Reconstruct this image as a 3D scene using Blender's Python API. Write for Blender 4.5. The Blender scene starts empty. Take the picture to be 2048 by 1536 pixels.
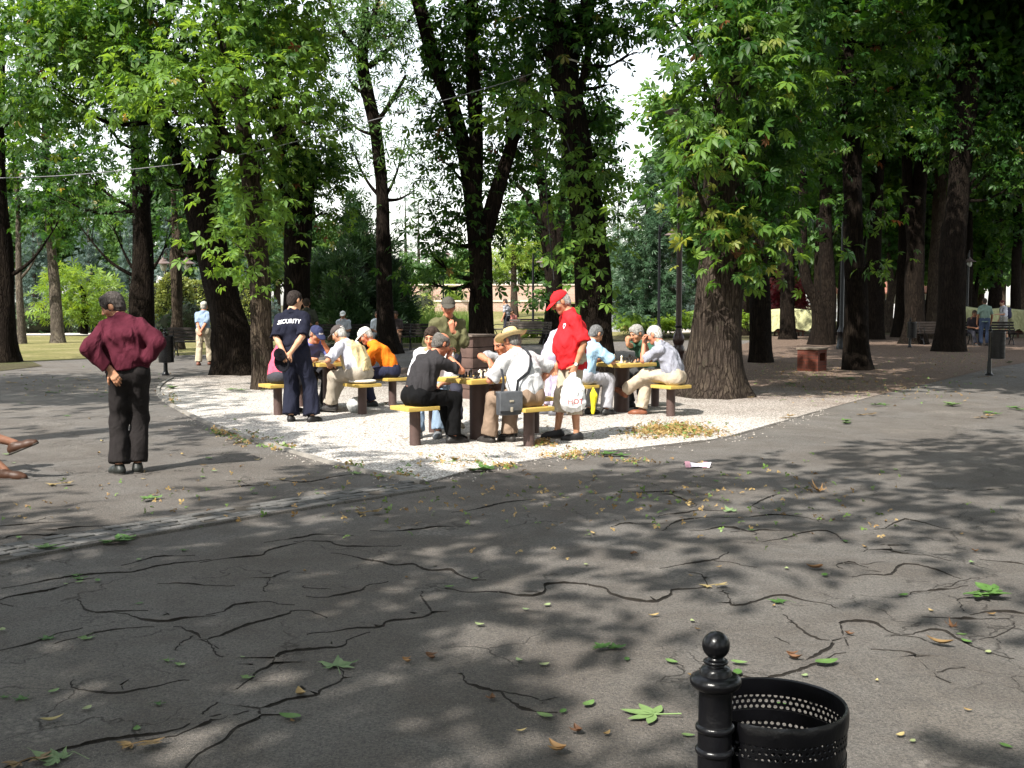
import bpy, bmesh, math, random
import numpy as np
from mathutils import Vector, Matrix
from mathutils.bvhtree import BVHTree
SC = bpy.context.scene
COL = SC.collection
RNG = random.Random(7)
NR = np.random.default_rng(11)
R = math.radians
# ---------------------------------------------------------------- camera geometry
FPX, CAMH, HOR = 2200.0, 1.58, 605.0
PITCH = math.atan((768.0 - HOR) / FPX)
CP, SP = math.cos(PITCH), math.sin(PITCH)

def ray(px, py):
    x = (px - 1024.0) / FPX
    y = (768.0 - py) / FPX
    return np.array([x, CP + y * SP, -SP + y * CP])

def at(px, py, d):
    """world point seen at photo pixel (px,py) on the plane y = d"""
    r = ray(px, py)
    r = r * (d / r[1])
    return Vector((r[0], r[1], CAMH + r[2]))

def gnd(px, py, z=0.0):
    r = ray(px, py)
    t = (z - CAMH) / r[2]
    return Vector((r[0] * t, r[1] * t, z))

def project(p):
    """world array (N,3) -> photo pixels (N,2), and depth"""
    p = np.asarray(p, float)
    dy = p[:, 1]; dz = p[:, 2] - CAMH
    depth = dy * CP - dz * SP
    up = dy * SP + dz * CP
    dd = np.where(depth > 0.05, depth, 0.05)
    return 1024 + FPX * p[:, 0] / dd, 768 - FPX * up / dd, depth

cam_d = bpy.data.cameras.new('camera')
cam = bpy.data.objects.new('camera', cam_d)
COL.objects.link(cam)
cam.location = (0, 0, CAMH)
cam.rotation_euler = (math.pi / 2 - PITCH, 0, 0)
cam_d.sensor_width = 36.0
cam_d.lens = FPX / 2048.0 * 36.0
cam_d.clip_start = 0.05
cam_d.clip_end = 2000
SC.camera = cam

# ---------------------------------------------------------------- sun
SUN_AZ = (0.60, 0.80)          # horizontal direction the light travels in
SUN_EL = R(48)
SUN_DIR = np.array([SUN_AZ[0] * math.cos(SUN_EL), SUN_AZ[1] * math.cos(SUN_EL), -math.sin(SUN_EL)])

# ---------------------------------------------------------------- linking helpers
def tag(o, label=None, cat=None, group=None, kind=None):
    if label: o['label'] = label
    if cat: o['category'] = cat
    if group: o['group'] = group
    if kind: o['kind'] = kind
    return o

def empty(name, loc=(0, 0, 0), rz=0.0, label=None, cat=None, group=None):
    o = bpy.data.objects.new(name, None)
    o.empty_display_size = 0.1
    COL.objects.link(o)
    o.location = loc
    o.rotation_euler = (0, 0, rz)
    return tag(o, label, cat, group)

def link(name, me, mats, parent=None, smooth=True):
    if not isinstance(mats, (list, tuple)):
        mats = [mats]
    for m in mats:
        me.materials.append(m)
    if smooth:
        me.polygons.foreach_set('use_smooth', [True] * len(me.polygons))
    o = bpy.data.objects.new(name, me)
    COL.objects.link(o)
    if parent: o.parent = parent
    return o

def np_mesh(name, v, faces, n):
    """v (N,3), faces (M,n) numpy"""
    me = bpy.data.meshes.new(name)
    v = np.ascontiguousarray(v, dtype=np.float32)
    f = np.ascontiguousarray(faces, dtype=np.int32)
    me.vertices.add(len(v)); me.vertices.foreach_set('co', v.ravel())
    me.loops.add(f.size); me.loops.foreach_set('vertex_index', f.ravel())
    me.polygons.add(len(f))
    me.polygons.foreach_set('loop_start', np.arange(0, f.size, n, dtype=np.int32))
    me.update(calc_edges=True)
    return me

class MB:
    """collects shapes, then becomes ONE mesh object"""
    def __init__(s): s.v = []; s.f = []; s.mi = []
    def add(s, vs, fs, mi=0):
        b = len(s.v)
        s.v += [tuple(x) for x in vs]
        s.f += [tuple(b + i for i in f) for f in fs]
        s.mi += [mi] * len(fs)
    def box(s, c, size, rz=0.0, mi=0, bev=0.0, M=None):
        bm = bmesh.new()
        bmesh.ops.create_cube(bm, size=1.0)
        for v in bm.verts: v.co = Vector((v.co.x * size[0], v.co.y * size[1], v.co.z * size[2]))
        if bev > 0:
            bmesh.ops.bevel(bm, geom=list(bm.edges), offset=bev, segments=2, profile=0.7, affect='EDGES')
        T = Matrix.Translation(Vector(c)) @ Matrix.Rotation(rz, 4, 'Z') @ (M or Matrix.Identity(4))
        bm.verts.index_update()
        s.add([T @ v.co for v in bm.verts], [[v.index for v in f.verts] for f in bm.faces], mi)
        bm.free()
    def lathe(s, prof, c=(0, 0, 0), n=20, mi=0, cap=True, axis=None):
        T = Matrix.Translation(Vector(c))
        if axis is not None:
            T = T @ Vector((0, 0, 1)).rotation_difference(Vector(axis)).to_matrix().to_4x4()
        vs = []; fs = []
        for r, z in prof:
            for k in range(n):
                a = 2 * math.pi * k / n
                vs.append(T @ Vector((r * math.cos(a), r * math.sin(a), z)))
        m = len(prof)
        for i in range(m - 1):
            for k in range(n):
                k2 = (k + 1) % n
                fs.append((i * n + k, i * n + k2, (i + 1) * n + k2, (i + 1) * n + k))
        if cap:
            fs.append(tuple(range(n - 1, -1, -1)))
            fs.append(tuple((m - 1) * n + k for k in range(n)))
        s.add(vs, fs, mi)
    def tube(s, pts, rad, n=8, mi=0, cap=True, wob=0.0, flat=1.0):
        pts = [Vector(p) for p in pts]
        if not isinstance(rad, (list, tuple)): rad = [rad] * len(pts)
        vs = []; fs = []
        ref = None
        for i, p in enumerate(pts):
            t = (pts[min(i + 1, len(pts) - 1)] - pts[max(i - 1, 0)])
            t.normalize()
            if ref is None:
                ref = Vector((1, 0, 0)) if abs(t.x) < 0.9 else Vector((0, 1, 0))
            u = (ref - t * ref.dot(t)).normalized()
            w = t.cross(u)
            ref = u
            for k in range(n):
                a = 2 * math.pi * k / n
                rr = rad[i] * (1 + (wob * (RNG.random() - .5) if wob else 0))
                vs.append(p + u * (rr * math.cos(a)) + w * (rr * flat * math.sin(a)))
        for i in range(len(pts) - 1):
            for k in range(n):
                k2 = (k + 1) % n
                fs.append((i * n + k, i * n + k2, (i + 1) * n + k2, (i + 1) * n + k))
        if cap:
            fs.append(tuple(range(n - 1, -1, -1)))
            fs.append(tuple((len(pts) - 1) * n + k for k in range(n)))
        s.add(vs, fs, mi)
    def build(s, name, mats, parent=None, smooth=True, sharp=35):
        me = bpy.data.meshes.new(name)
        me.from_pydata(s.v, [], s.f)
        me.polygons.foreach_set('material_index', s.mi)
        o = link(name, me, mats, parent, smooth)
        if smooth and sharp:
            me.set_sharp_from_angle(angle=R(sharp))
        me.update()
        return o

def copy_tree(o, parent=None):
    c = o.copy(); COL.objects.link(c)
    if parent: c.parent = parent
    for ch in list(o.children):
        copy_tree(ch, c)
    return c

def smooth_path(pts, n=6):
    """Catmull-Rom through pts (tuples of any length)"""
    P = [np.array(p, float) for p in pts]
    if len(P) < 3: 
        return [P[0] + (P[-1] - P[0]) * t / n for t in range(n + 1)]
    out = []
    for i in range(len(P) - 1):
        p0 = P[max(i - 1, 0)]; p1 = P[i]; p2 = P[i + 1]; p3 = P[min(i + 2, len(P) - 1)]
        for k in range(n):
            t = k / n
            out.append(0.5 * ((2 * p1) + (-p0 + p2) * t + (2 * p0 - 5 * p1 + 4 * p2 - p3) * t * t + (-p0 + 3 * p1 - 3 * p2 + p3) * t ** 3))
    out.append(P[-1])
    return out

# ---------------------------------------------------------------- materials
class NT:
    def __init__(s, name):
        s.m = bpy.data.materials.new(name); s.m.use_nodes = True
        s.t = s.m.node_tree; s.n = s.t.nodes; s.l = s.t.links
        s.b = s.n['Principled BSDF']; s.out = s.n['Material Output']
        s.co = s.n.new('ShaderNodeTexCoord')
    def node(s, typ, **kw):
        n = s.n.new(typ)
        for k, v in kw.items():
            if k in n.inputs: n.inputs[k].default_value = v
            else: setattr(n, k, v)
        return n
    def noise(s, scale, detail=4, rough=.55, dist=0.0, vec=None, out='Fac'):
        n = s.node('ShaderNodeTexNoise', Scale=scale, Detail=detail, Roughness=rough, Distortion=dist)
        s.l.new(vec or s.co.outputs['Object'], n.inputs['Vector'])
        return n.outputs[out]
    def map(s, scale=(1, 1, 1), rot=(0, 0, 0), src='Object'):
        n = s.n.new('ShaderNodeMapping')
        n.inputs['Scale'].default_value = scale; n.inputs['Rotation'].default_value = rot
        s.l.new(s.co.outputs[src], n.inputs['Vector'])
        return n.outputs['Vector']
    def ramp(s, fac, stops):
        n = s.n.new('ShaderNodeValToRGB')
        cr = n.color_ramp
        while len(cr.elements) < len(stops): cr.elements.new(0.5)
        for e, (p, c) in zip(cr.elements, stops):
            e.position = p
            e.color = (c, c, c, 1) if not hasattr(c, '__len__') else (c[0], c[1], c[2], 1)
        s.l.new(fac, n.inputs['Fac'])
        return n.outputs['Color']
    def mix(s, fac, a, b, typ='MIX'):
        n = s.n.new('ShaderNodeMix'); n.data_type = 'RGBA'; n.blend_type = typ
        for i, sock, v in ((0, n.inputs[0], fac), (1, n.inputs[6], a), (2, n.inputs[7], b)):
            if hasattr(v, 'is_linked') or isinstance(v, bpy.types.NodeSocket): s.l.new(v, sock)
            elif hasattr(v, '__len__'): sock.default_value = (v[0], v[1], v[2], 1)
            else: sock.default_value = v if i == 0 else (v, v, v, 1)
        return n.outputs[2]
    def math(s, op, a, b=0.0):
        n = s.n.new('ShaderNodeMath'); n.operation = op
        for sock, v in ((n.inputs[0], a), (n.inputs[1], b)):
            if isinstance(v, bpy.types.NodeSocket): s.l.new(v, sock)
            else: sock.default_value = v
        return n.outputs[0]
    def col(s, v):
        if isinstance(v, bpy.types.NodeSocket): s.l.new(v, s.b.inputs['Base Color'])
        else: s.b.inputs['Base Color'].default_value = (v[0], v[1], v[2], 1)
    def rough(s, v):
        if isinstance(v, bpy.types.NodeSocket): s.l.new(v, s.b.inputs['Roughness'])
        else: s.b.inputs['Roughness'].default_value = v
    def bump(s, h, strength=.5, dist=.01):
        n = s.n.new('ShaderNodeBump'); n.inputs['Strength'].default_value = strength; n.inputs['Distance'].default_value = dist
        s.l.new(h, n.inputs['Height']); s.l.new(n.outputs['Normal'], s.b.inputs['Normal'])
        return n
    def spec(s, v): s.b.inputs['Specular IOR Level'].default_value = v

def sh(c, k): return tuple(max(0.0, x * k) for x in c[:3])

_MC = {}
def plain(name, c, rough=.7, var=.15, scale=6, bump=.0, bscale=40, spec=.3, bdist=.01):
    key = (name, tuple(c), rough, var, scale, bump, bscale)
    if key in _MC: return _MC[key]
    t = NT(name)
    f = t.noise(scale, 4)
    t.col(t.ramp(f, [(.3, sh(c, 1 - var)), (.7, sh(c, 1 + var))]))
    t.rough(rough); t.spec(spec)
    if bump: t.bump(t.noise(bscale, 4), bump, bdist)
    _MC[key] = t.m
    return t.m

def cloth(name, c, rough=.9, stripes=None, fold=.4, spec=.12):
    """woven cloth with irregular creases"""
    key = ('cloth', name, tuple(c), str(stripes))
    if key in _MC: return _MC[key]
    t = NT(name)
    f = t.noise(9, 3)
    base = t.ramp(f, [(.3, sh(c, .9)), (.7, sh(c, 1.08))])
    if stripes:
        w = t.node('ShaderNodeTexWave', Scale=stripes[0], Distortion=0.3)
        w.bands_direction = stripes[2] if len(stripes) > 2 else 'X'
        t.l.new(t.co.outputs['Object'], w.inputs['Vector'])
        base = t.mix(t.ramp(w.outputs['Fac'], [(.45, 0.0), (.6, 1.0)]), base, stripes[1])
    t.col(base); t.rough(rough); t.spec(spec)
    v = t.map((1, 1, .55), (.5, .3, .2))
    h1 = t.noise(7, 2, .45, 1.0, v)
    h2 = t.noise(190, 2, .5)
    h = t.math('ADD', h1, t.math('MULTIPLY', h2, .05))
    t.bump(h, min(1, fold * 1.7), .06)
    _MC[key] = t.m
    return t.m

def skin_mat(name, c):
    key = ('skin', name, tuple(c))
    if key in _MC: return _MC[key]
    t = NT(name)
    f = t.noise(22, 3)
    t.col(t.ramp(f, [(.25, (c[0] * .92, c[1] * .78, c[2] * .72)), (.7, (c[0] * 1.05, c[1] * 1.05, c[2] * 1.05))]))
    t.rough(.55); t.spec(.35)
    t.b.inputs['Subsurface Weight'].default_value = .0
    t.bump(t.noise(120, 2), .15, .004)
    _MC[key] = t.m
    return t.m
SKY_STRENGTH, SUN_STRENGTH, EXPOSURE = .13, 5.0, 1.05
# ================================================================ signed-distance modelling (smooth, continuous bodies)
def surface_nets(v, org, h):
    nx, ny, nz = v.shape
    ins = v < 0
    c = np.zeros((nx - 1, ny - 1, nz - 1), np.int8)
    offs = [(i, j, k) for i in (0, 1) for j in (0, 1) for k in (0, 1)]
    for i, j, k in offs:
        c += ins[i:nx - 1 + i, j:ny - 1 + j, k:nz - 1 + k]
    act = (c > 0) & (c < 8)
    ii, jj, kk = np.nonzero(act)
    n = len(ii)
    idx = np.full(act.shape, -1, np.int64)
    idx[ii, jj, kk] = np.arange(n)
    cor = np.stack([v[ii + i, jj + j, kk + k] for i, j, k in offs], 1)
    acc = np.zeros((n, 3)); cnt = np.zeros(n)
    O = np.array(offs, float)
    for a in range(8):
        for b in range(a + 1, 8):
            if np.abs(O[a] - O[b]).sum() != 1: continue
            va, vb = cor[:, a], cor[:, b]
            m = (va < 0) != (vb < 0)
            t = va[m] / (va[m] - vb[m])
            acc[m] += O[a] + t[:, None] * (O[b] - O[a])
            cnt[m] += 1
    P = (np.stack([ii, jj, kk], 1) + acc / cnt[:, None]) * h + np.array(org)
    F = []
    for ax in range(3):
        a = np.moveaxis(ins, ax, 0); ix = np.moveaxis(idx, ax, 0)
        cr = a[:-1] != a[1:]
        cr = cr[:, 1:-1, 1:-1]
        i, j, k = np.nonzero(cr)
        inside0 = a[i, j + 1, k + 1]
        q = np.stack([ix[i, j, k], ix[i, j + 1, k], ix[i, j + 1, k + 1], ix[i, j, k + 1]], 1)
        fl = inside0 if ax != 1 else ~inside0
        q[~fl] = q[~fl][:, ::-1]
        F.append(q)
    F = np.concatenate(F)
    F = F[(F >= 0).all(1)]
    return P, F

def V(*a): return np.array(a, float)
def unit(v):
    v = np.asarray(v, float); return v / (np.linalg.norm(v) + 1e-12)

class SDF:
    def __init__(s): s.ops = []
    def cap(s, a, b, ra, rb=None, k=.03):
        s.ops.append(('c', V(*a), V(*b), ra, ra if rb is None else rb, k)); return s
    def cuff(s, a, b, ra, rb, k=.03, flat=None):
        """tapered limb whose end at b is cut flat (sleeve, trouser leg)"""
        s.ops.append(('c', V(*a), V(*b), ra, rb, k, unit(V(*b) - V(*a)) if flat is None else unit(flat))); return s
    def ell(s, c, r, B=None, k=.03, sub=False):
        """ellipsoid; B = 3x3 rows are the axes"""
        s.ops.append(('s' if sub else 'e', V(*c), V(*r), np.eye(3) if B is None else np.array(B), k, 0)); return s
    def cut(s, p, n):
        """keep the side the normal points away from"""
        s.ops.append(('p', V(*p), unit(n), 0, 0, 0)); return s
    def fn(s, f): s.ops.append(('f', f, 0, 0, 0, 0)); return s
    def bounds(s, pad):
        lo = []; hi = []
        for o in s.ops:
            if o[0] == 'c':
                r = max(o[3], o[4]); lo += [o[1] - r, o[2] - r]; hi += [o[1] + r, o[2] + r]
            elif o[0] == 'e':
                r = max(o[2]); lo.append(o[1] - r); hi.append(o[1] + r)
        return np.min(lo, 0) - pad, np.max(hi, 0) + pad
    def mesh(s, h):
        pad = 3 * h + .012
        lo, hi = s.bounds(pad)
        n = np.ceil((hi - lo) / h).astype(int) + 1
        ax = [lo[i] + h * np.arange(n[i]) for i in range(3)]
        v = np.full(tuple(n), .5, np.float64)
        for o in s.ops:
            if o[0] in 'ces':
                if o[0] == 'c':
                    r = max(o[3], o[4]); l = np.minimum(o[1], o[2]) - r; u = np.maximum(o[1], o[2]) + r; k = o[5]
                else:
                    r = max(o[2]); l = o[1] - r; u = o[1] + r; k = o[4]
                m = k + 4 * h + .03
                i0 = np.maximum(np.floor((l - m - lo) / h).astype(int), 0)
                i1 = np.minimum(np.ceil((u + m - lo) / h).astype(int) + 1, n)
                if (i1 <= i0).any(): continue
                sl = tuple(slice(a, b) for a, b in zip(i0, i1))
                X, Y, Z = np.meshgrid(ax[0][sl[0]], ax[1][sl[1]], ax[2][sl[2]], indexing='ij')
                if o[0] == 'c':
                    a, b, ra, rb = o[1:5]
                    ab = b - a; L = ab @ ab + 1e-12
                    t = np.clip(((X - a[0]) * ab[0] + (Y - a[1]) * ab[1] + (Z - a[2]) * ab[2]) / L, 0, 1)
                    d = np.sqrt((X - a[0] - t * ab[0]) ** 2 + (Y - a[1] - t * ab[1]) ** 2 + (Z - a[2] - t * ab[2]) ** 2) - (ra + (rb - ra) * t)
                    if len(o) > 6:
                        fl = o[6]
                        d = np.maximum(d, (X - b[0]) * fl[0] + (Y - b[1]) * fl[1] + (Z - b[2]) * fl[2])
                else:
                    B = o[3]; q = [X - o[1][0], Y - o[1][1], Z - o[1][2]]
                    L3 = [B[i][0] * q[0] + B[i][1] * q[1] + B[i][2] * q[2] for i in range(3)]
                    k0 = np.sqrt(sum((L3[i] / o[2][i]) ** 2 for i in range(3))) + 1e-9
                    k1 = np.sqrt(sum((L3[i] / o[2][i] ** 2) ** 2 for i in range(3))) + 1e-9
                    d = k0 * (k0 - 1) / k1
                w = v[sl]
                if o[0] == 's':
                    d = -d
                    if k > 0:
                        hh = np.maximum(k - np.abs(w - d), 0) / k
                        v[sl] = np.maximum(w, d) + hh * hh * k * .25
                    else: v[sl] = np.maximum(w, d)
                elif k > 0:
                    hh = np.maximum(k - np.abs(w - d), 0) / k
                    v[sl] = np.minimum(w, d) - hh * hh * k * .25
                else: v[sl] = np.minimum(w, d)
            else:
                X, Y, Z = np.meshgrid(*ax, indexing='ij')
                if o[0] == 'p':
                    d = (X - o[1][0]) * o[2][0] + (Y - o[1][1]) * o[2][1] + (Z - o[1][2]) * o[2][2]
                    v = np.maximum(v, d)
                else:
                    v = o[1](X, Y, Z, v)
        v[0], v[-1], v[:, 0], v[:, -1], v[:, :, 0], v[:, :, -1] = [.5] * 6
        return surface_nets(v, lo, h)

def sdf_obj(name, sdfs, mats, parent=None, mi_fn=None):
    """sdfs: list of (SDF, voxel); joined into ONE mesh object"""
    VS = []; FS = []; b = 0
    for s, h in sdfs:
        p, f = s.mesh(h)
        VS.append(p); FS.append(f + b); b += len(p)
    p = np.concatenate(VS); f = np.concatenate(FS)
    me = np_mesh(name, p, f, 4)
    o = link(name, me, mats, parent)
    if mi_fn is not None:
        cen = p[f].mean(1)
        me.polygons.foreach_set('material_index', mi_fn(cen).astype(np.int32))
    return o
# ================================================================ people
def rotv(v, axis, deg):
    return np.array(Matrix.Rotation(R(deg), 3, Vector(axis)) @ Vector(v))

def ik(a, t, l1, l2, pole):
    a = V(*a); t = V(*t)
    d = t - a; L = np.linalg.norm(d)
    mx = (l1 + l2) * .997
    if L > mx: t = a + d / L * mx; d = t - a; L = mx
    if L < abs(l1 - l2) + .02: L = abs(l1 - l2) + .02; t = a + unit(d) * L
    u = unit(d)
    p = V(*pole); p = unit(p - u * (p @ u))
    x = (l1 * l1 - l2 * l2 + L * L) / (2 * L)
    y = math.sqrt(max(l1 * l1 - x * x, 1e-6))
    return a + u * x + p * y, t

CURL = dict(relax=(22, 28, 18), fist=(72, 88, 55), flat=(6, 8, 5), hold=(55, 60, 40), pinch=(38, 42, 25), cheek=(40, 55, 40))
_WR = np.random.default_rng(5)

def wrinkle(A, seed, lam=.11):
    g = np.random.default_rng(seed)
    D = g.normal(size=(4, 3)) * np.array([1, 1, .75])
    D = D / np.linalg.norm(D, axis=1)[:, None] * (2 * math.pi / (lam * g.uniform(.7, 1.5, 4)))[:, None]
    ph = g.uniform(0, 6.28, 4); W = g.normal(size=(2, 3)) * 9
    def f(X, Y, Z, v):
        m = np.abs(v) < .05
        x, y, z = X[m], Y[m], Z[m]
        w = .9 * np.sin(W[0, 0] * x + W[0, 1] * y + W[0, 2] * z) + .9 * np.sin(W[1, 0] * x + W[1, 1] * y + W[1, 2] * z)
        a = 0
        for i in range(4):
            a = a + (np.abs(np.sin(.5 * (D[i, 0] * x + D[i, 1] * y + D[i, 2] * z) + ph[i] + w)) - .6)
        v[m] += A * a * .5
        return v
    return f

def hand_ops(S, W, d, n, side, curl, sc=1.0, spread=1.0):
    """five separate bent fingers rooted in a palm"""
    d = unit(d); n = unit(n - d * (V(*n) @ d)); t = np.cross(d, n) * (1 if side > 0 else -1)
    c1, c2, c3 = CURL[curl] if isinstance(curl, str) else curl
    ax = np.cross(d, n)
    lat = [.027, .009, -.009, -.026]; ln = [.070, .079, .073, .057]
    S.cap(W - d * .02 * sc, W + d * .03 * sc, .0235 * sc, .021 * sc, .012)
    for i in range(4):
        k = W + (d * (.088 - .006 * abs(i - 1)) + t * lat[i]) * sc
        S.cap(W + (d * .015 + t * lat[i] * .55) * sc, k, .0155 * sc, .0125 * sc, .012)
        p = k; ang = 0
        vv = unit(d + t * lat[i] * 2.2 * spread)
        for j, (fr, c, r0, r1) in enumerate(((.45, c1, .0098, .0092), (.31, c2, .0092, .0085), (.24, c3, .0085, .0072))):
            ang += c * (1 + .08 * (i - 1.5))
            q = p + rotv(vv, ax, ang) * ln[i] * fr * sc
            S.cap(p, q, r0 * sc, r1 * sc, .004); p = q
    p = W + (d * .022 + t * .02) * sc
    v = unit(d * .62 + t * .72 + n * .28)
    close = min(c1, 60) / 60.0
    for L, r0, r1, a in ((.042, .0145, .0115, 0), (.034, .0115, .0105, 22 * close + 6), (.027, .0105, .008, 25 * close + 6)):
        v = unit(rotv(v, unit(np.cross(v, n * .6 + d * .4)), a))
        q = p + v * L * sc
        S.cap(p, q, r0 * sc, r1 * sc, .005); p = q

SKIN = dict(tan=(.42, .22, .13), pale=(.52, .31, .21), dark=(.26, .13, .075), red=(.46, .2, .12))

def person(label, loc, yaw, H=1.72, name='person', group=None, pelvis=None, lean=0, side=0, twist=0, hunch=10, head=(0, 10, 0),
           hr=None, hl=None, pr=None, pl=None, gr='relax', gl='relax', nr=None, nl=None, dr=None, dl=None,
           fr=None, fl=None, kr=None, kl=None, toe_r=(0, 0), toe_l=(0, 0), fat=0.0, build=1.0,
           skin='tan', shirt=None, trousers=None, shoes=(.03, .027, .025), hair=None, cap=None, straw=False, belt=None,
           detail=1.0, extras=None, seatz=None):
    """pose in the person's own frame: +Y is where the pelvis faces, +X the right-hand side, feet on z = 0"""
    s = H / 1.72
    root = empty(name, loc, R(yaw), label, 'person', group)
    P = V(*(pelvis or (0, 0, .94 * s)))
    X0 = V(1, 0, 0)
    def tilt(f, sd, tw):
        m = Matrix.Rotation(R(-tw), 3, 'Z') @ Matrix.Rotation(R(sd), 3, 'Y') @ Matrix.Rotation(R(-f), 3, 'X')
        return np.array(m)
    M1 = tilt(lean * .75, side * .7, twist * .35); M2 = tilt(lean, side, twist * .8); M3 = tilt(lean + hunch, side, twist); M4 = tilt(lean + hunch * 2, side, twist)
    W = P + M1[:, 2] * .15 * s
    C = W + M2[:, 2] * .17 * s
    N = C + M3[:, 2] * .18 * s
    XS = M3[:, 0]; XP = X0; XC = M2[:, 0]
    FW, FC, FN = M1[:, 1], M2[:, 1], M3[:, 1]
    Sm = N - M3[:, 2] * .07 * s
    sw = .172 * s * build
    SR, SL = Sm + XS * sw, Sm - XS * sw
    HR, HL = P + X0 * .088 * s, P - X0 * .088 * s
    # head frame
    hy, hp, hroll = head
    Hm = np.array(Matrix.Rotation(R(-hy), 3, 'Z') @ Matrix.Rotation(R(hroll), 3, 'Y') @ Matrix.Rotation(R(-hp), 3, 'X'))
    nd = unit(M4[:, 2] * .8 + Hm[:, 2] * .5 + V(0, 0, .3))
    HB = N + nd * .085 * s
    hs = (.235 / .23) * (.55 + .45 * s)
    HC = HB + Hm[:, 2] * .075 * hs + Hm[:, 1] * .025 * hs
    def h2w(p): return HC + Hm @ (V(*p) * hs)
    # limbs
    ua, fa, th, sh_ = .29 * s, .255 * s, .43 * s, .425 * s
    if hr is None: hr = SR + V(.07, .05, -.51 * s)
    if hl is None: hl = SL + V(-.07, .05, -.51 * s)
    def loc2(p): return V(*p)
    ER, WRr = ik(SR, hr, ua, fa, pr or (.5, -1, -.2))
    EL, WLl = ik(SL, hl, ua, fa, pl or (-.5, -1, -.2))
    if fr is None: fr = (.11 * s, 0, .085)
    if fl is None: fl = (-.11 * s, 0, .085)
    KR, AR = ik(HR, fr, th, sh_, kr or (.1, 1, .1))
    KL, AL = ik(HL, fl, th, sh_, kl or (-.1, 1, .1))
    b = build
    # ---- the body
    B = SDF(); hb = .0125 / detail
    B.cap(P - XP * .07 * s, P + XP * .07 * s, .098 * s * b)
    for e in (-1, 1):
        B.cap(P + XP * .055 * e * s, W + XC * .05 * e * s + FW * fat * .4, .09 * s * b, (.088 + fat * .35) * s * b, .05)
        B.cap(W + XC * .05 * e * s + FW * fat * .4, C + XC * .062 * e * s, (.088 + fat * .35) * s * b, .098 * s * b, .05)
        B.cap(C + XC * .062 * e * s, Sm + XS * .09 * e * s, .098 * s * b, .06 * s, .05)
    B.cap(SL, SR, .05 * s, None, .05)
    for S_ in (SR, SL): B.cap(S_ * .85 + Sm * .15, N + M3[:, 2] * .03 * s, .042 * s, .05 * s, .04)
    B.cap(N - M3[:, 2] * .05, HB + Hm[:, 2] * .03, .056 * s, .052 * s, .03)
    for S_, E_, W_ in ((SR, ER, WRr), (SL, EL, WLl)):
        B.cap(S_, E_, .048 * s * b, .038 * s, .03); B.cap(E_, E_ * .65 + W_ * .35, .038 * s, .038 * s, .012); B.cap(E_ * .65 + W_ * .35, W_, .038 * s, .025 * s, .015)
    for h_, k_, a_ in ((HR, KR, AR), (HL, KL, AL)):
        B.cap(h_, k_, .078 * s * b, .053 * s, .03); 
        mid = k_ * .68 + a_ * .32; bk = unit(np.cross(np.cross(a_ - k_, k_ - h_ + V(0, 0, 1e-3)), a_ - k_))
        cr = .05 if (not trousers or trousers.get('leg', 1) < .8) else .04; B.cap(k_, mid + bk * -.012, .048 * s, cr * 1.05 * s, .02); B.cap(mid + bk * -.012, a_, cr * 1.05 * s, .034 * s, .02)
    def footdir(t, base): 
        a = R(t[0]); pd = R(t[1])
        return V(math.sin(a) * math.cos(pd), math.cos(a) * math.cos(pd), -math.sin(pd))
    dR, dL = footdir(toe_r, 1), footdir(toe_l, -1)
    for a_, d_ in ((AR, dR), (AL, dL)):
        rt = unit(np.cross(d_, V(0, 0, 1))); up = np.cross(rt, d_)
        B.cap(a_ - up * .03, a_ + d_ * .13 - up * .055, .036, .028, .02)
    body = [(B, hb)]
    hand_d = {}
    for sgn, S_, E_, W_, g_, n_, d_ in ((1, SR, ER, WRr, gr, nr, dr), (-1, SL, EL, WLl, gl, nl, dl)):
        d = unit(W_ - E_) if d_ is None else unit(V(*d_))
        if n_ is None:
            n_ = V(-sgn, 0, 0) if d[2] < -.6 else V(0, 0, -1)
        HD = SDF()
        HD.cap(E_ * .35 + W_ * .65, W_, .0315 * s, .025 * s, .012)
        hand_ops(HD, W_, d, V(*n_), sgn, g_, s * 1.04)
        body.append((HD, .0052 / min(detail, 1.0) if detail < 1 else .0048))
        hand_d[sgn] = (W_, d)
    Hd = SDF()
    Hd.cap(N - M3[:, 2] * .01, HB + Hm[:, 2] * .02 * s, .054 * s, .052 * s, .03)
    Hd.ell(h2w((0, -.012, .03)), V(.075, .095, .087) * hs, Hm.T, .03)
    Hd.ell(h2w((0, .026, -.045)), V(.058, .060, .074) * hs, Hm.T, .035)
    Hd.cap(h2w((-.012, .062, -.098)), h2w((.012, .062, -.098)), .02 * hs, None, .03)
    for e in (-1, 1):
        Hd.ell(h2w((.045 * e, .05, -.025)), V(.024, .025, .024) * hs, Hm.T, .03)
        Hd.cap(h2w((.012 * e, .082, .027)), h2w((.048 * e, .066, .024)), .011 * hs, .009 * hs, .014)
        Hd.ell(h2w((.031 * e, .095, .006)), V(.017, .013, .0105) * hs, Hm.T, .012, sub=True)
        Hd.ell(h2w((.031 * e, .073, .005)), V(.0125, .0125, .0115) * hs, Hm.T, .002)
        Hd.ell(h2w((.078 * e, -.012, -.002)), V(.011, .021, .033) * hs, Hm.T, .008)
    Hd.cap(h2w((0, .083, .018)), h2w((0, .106, -.022)), .010 * hs, .0145 * hs, .012)
    for e in (-1, 1): Hd.cap(h2w((.011 * e, .094, -.027)), h2w((.012 * e, .096, -.027)), .010 * hs, None, .008)
    Hd.cap(h2w((-.02, .079, -.06)), h2w((.02, .079, -.06)), .0085 * hs, None, .008)
    Hd.ell(h2w((0, .093, -.0605)), V(.026, .012, .0022) * hs, Hm.T, .004, sub=True)
    Hd.cap(h2w((-.017, .077, -.07)), h2w((.017, .077, -.07)), .008 * hs, None, .006)
    body.append((Hd, .0062 / min(1, detail * 1.2) if detail < 1 else .0058))
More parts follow.
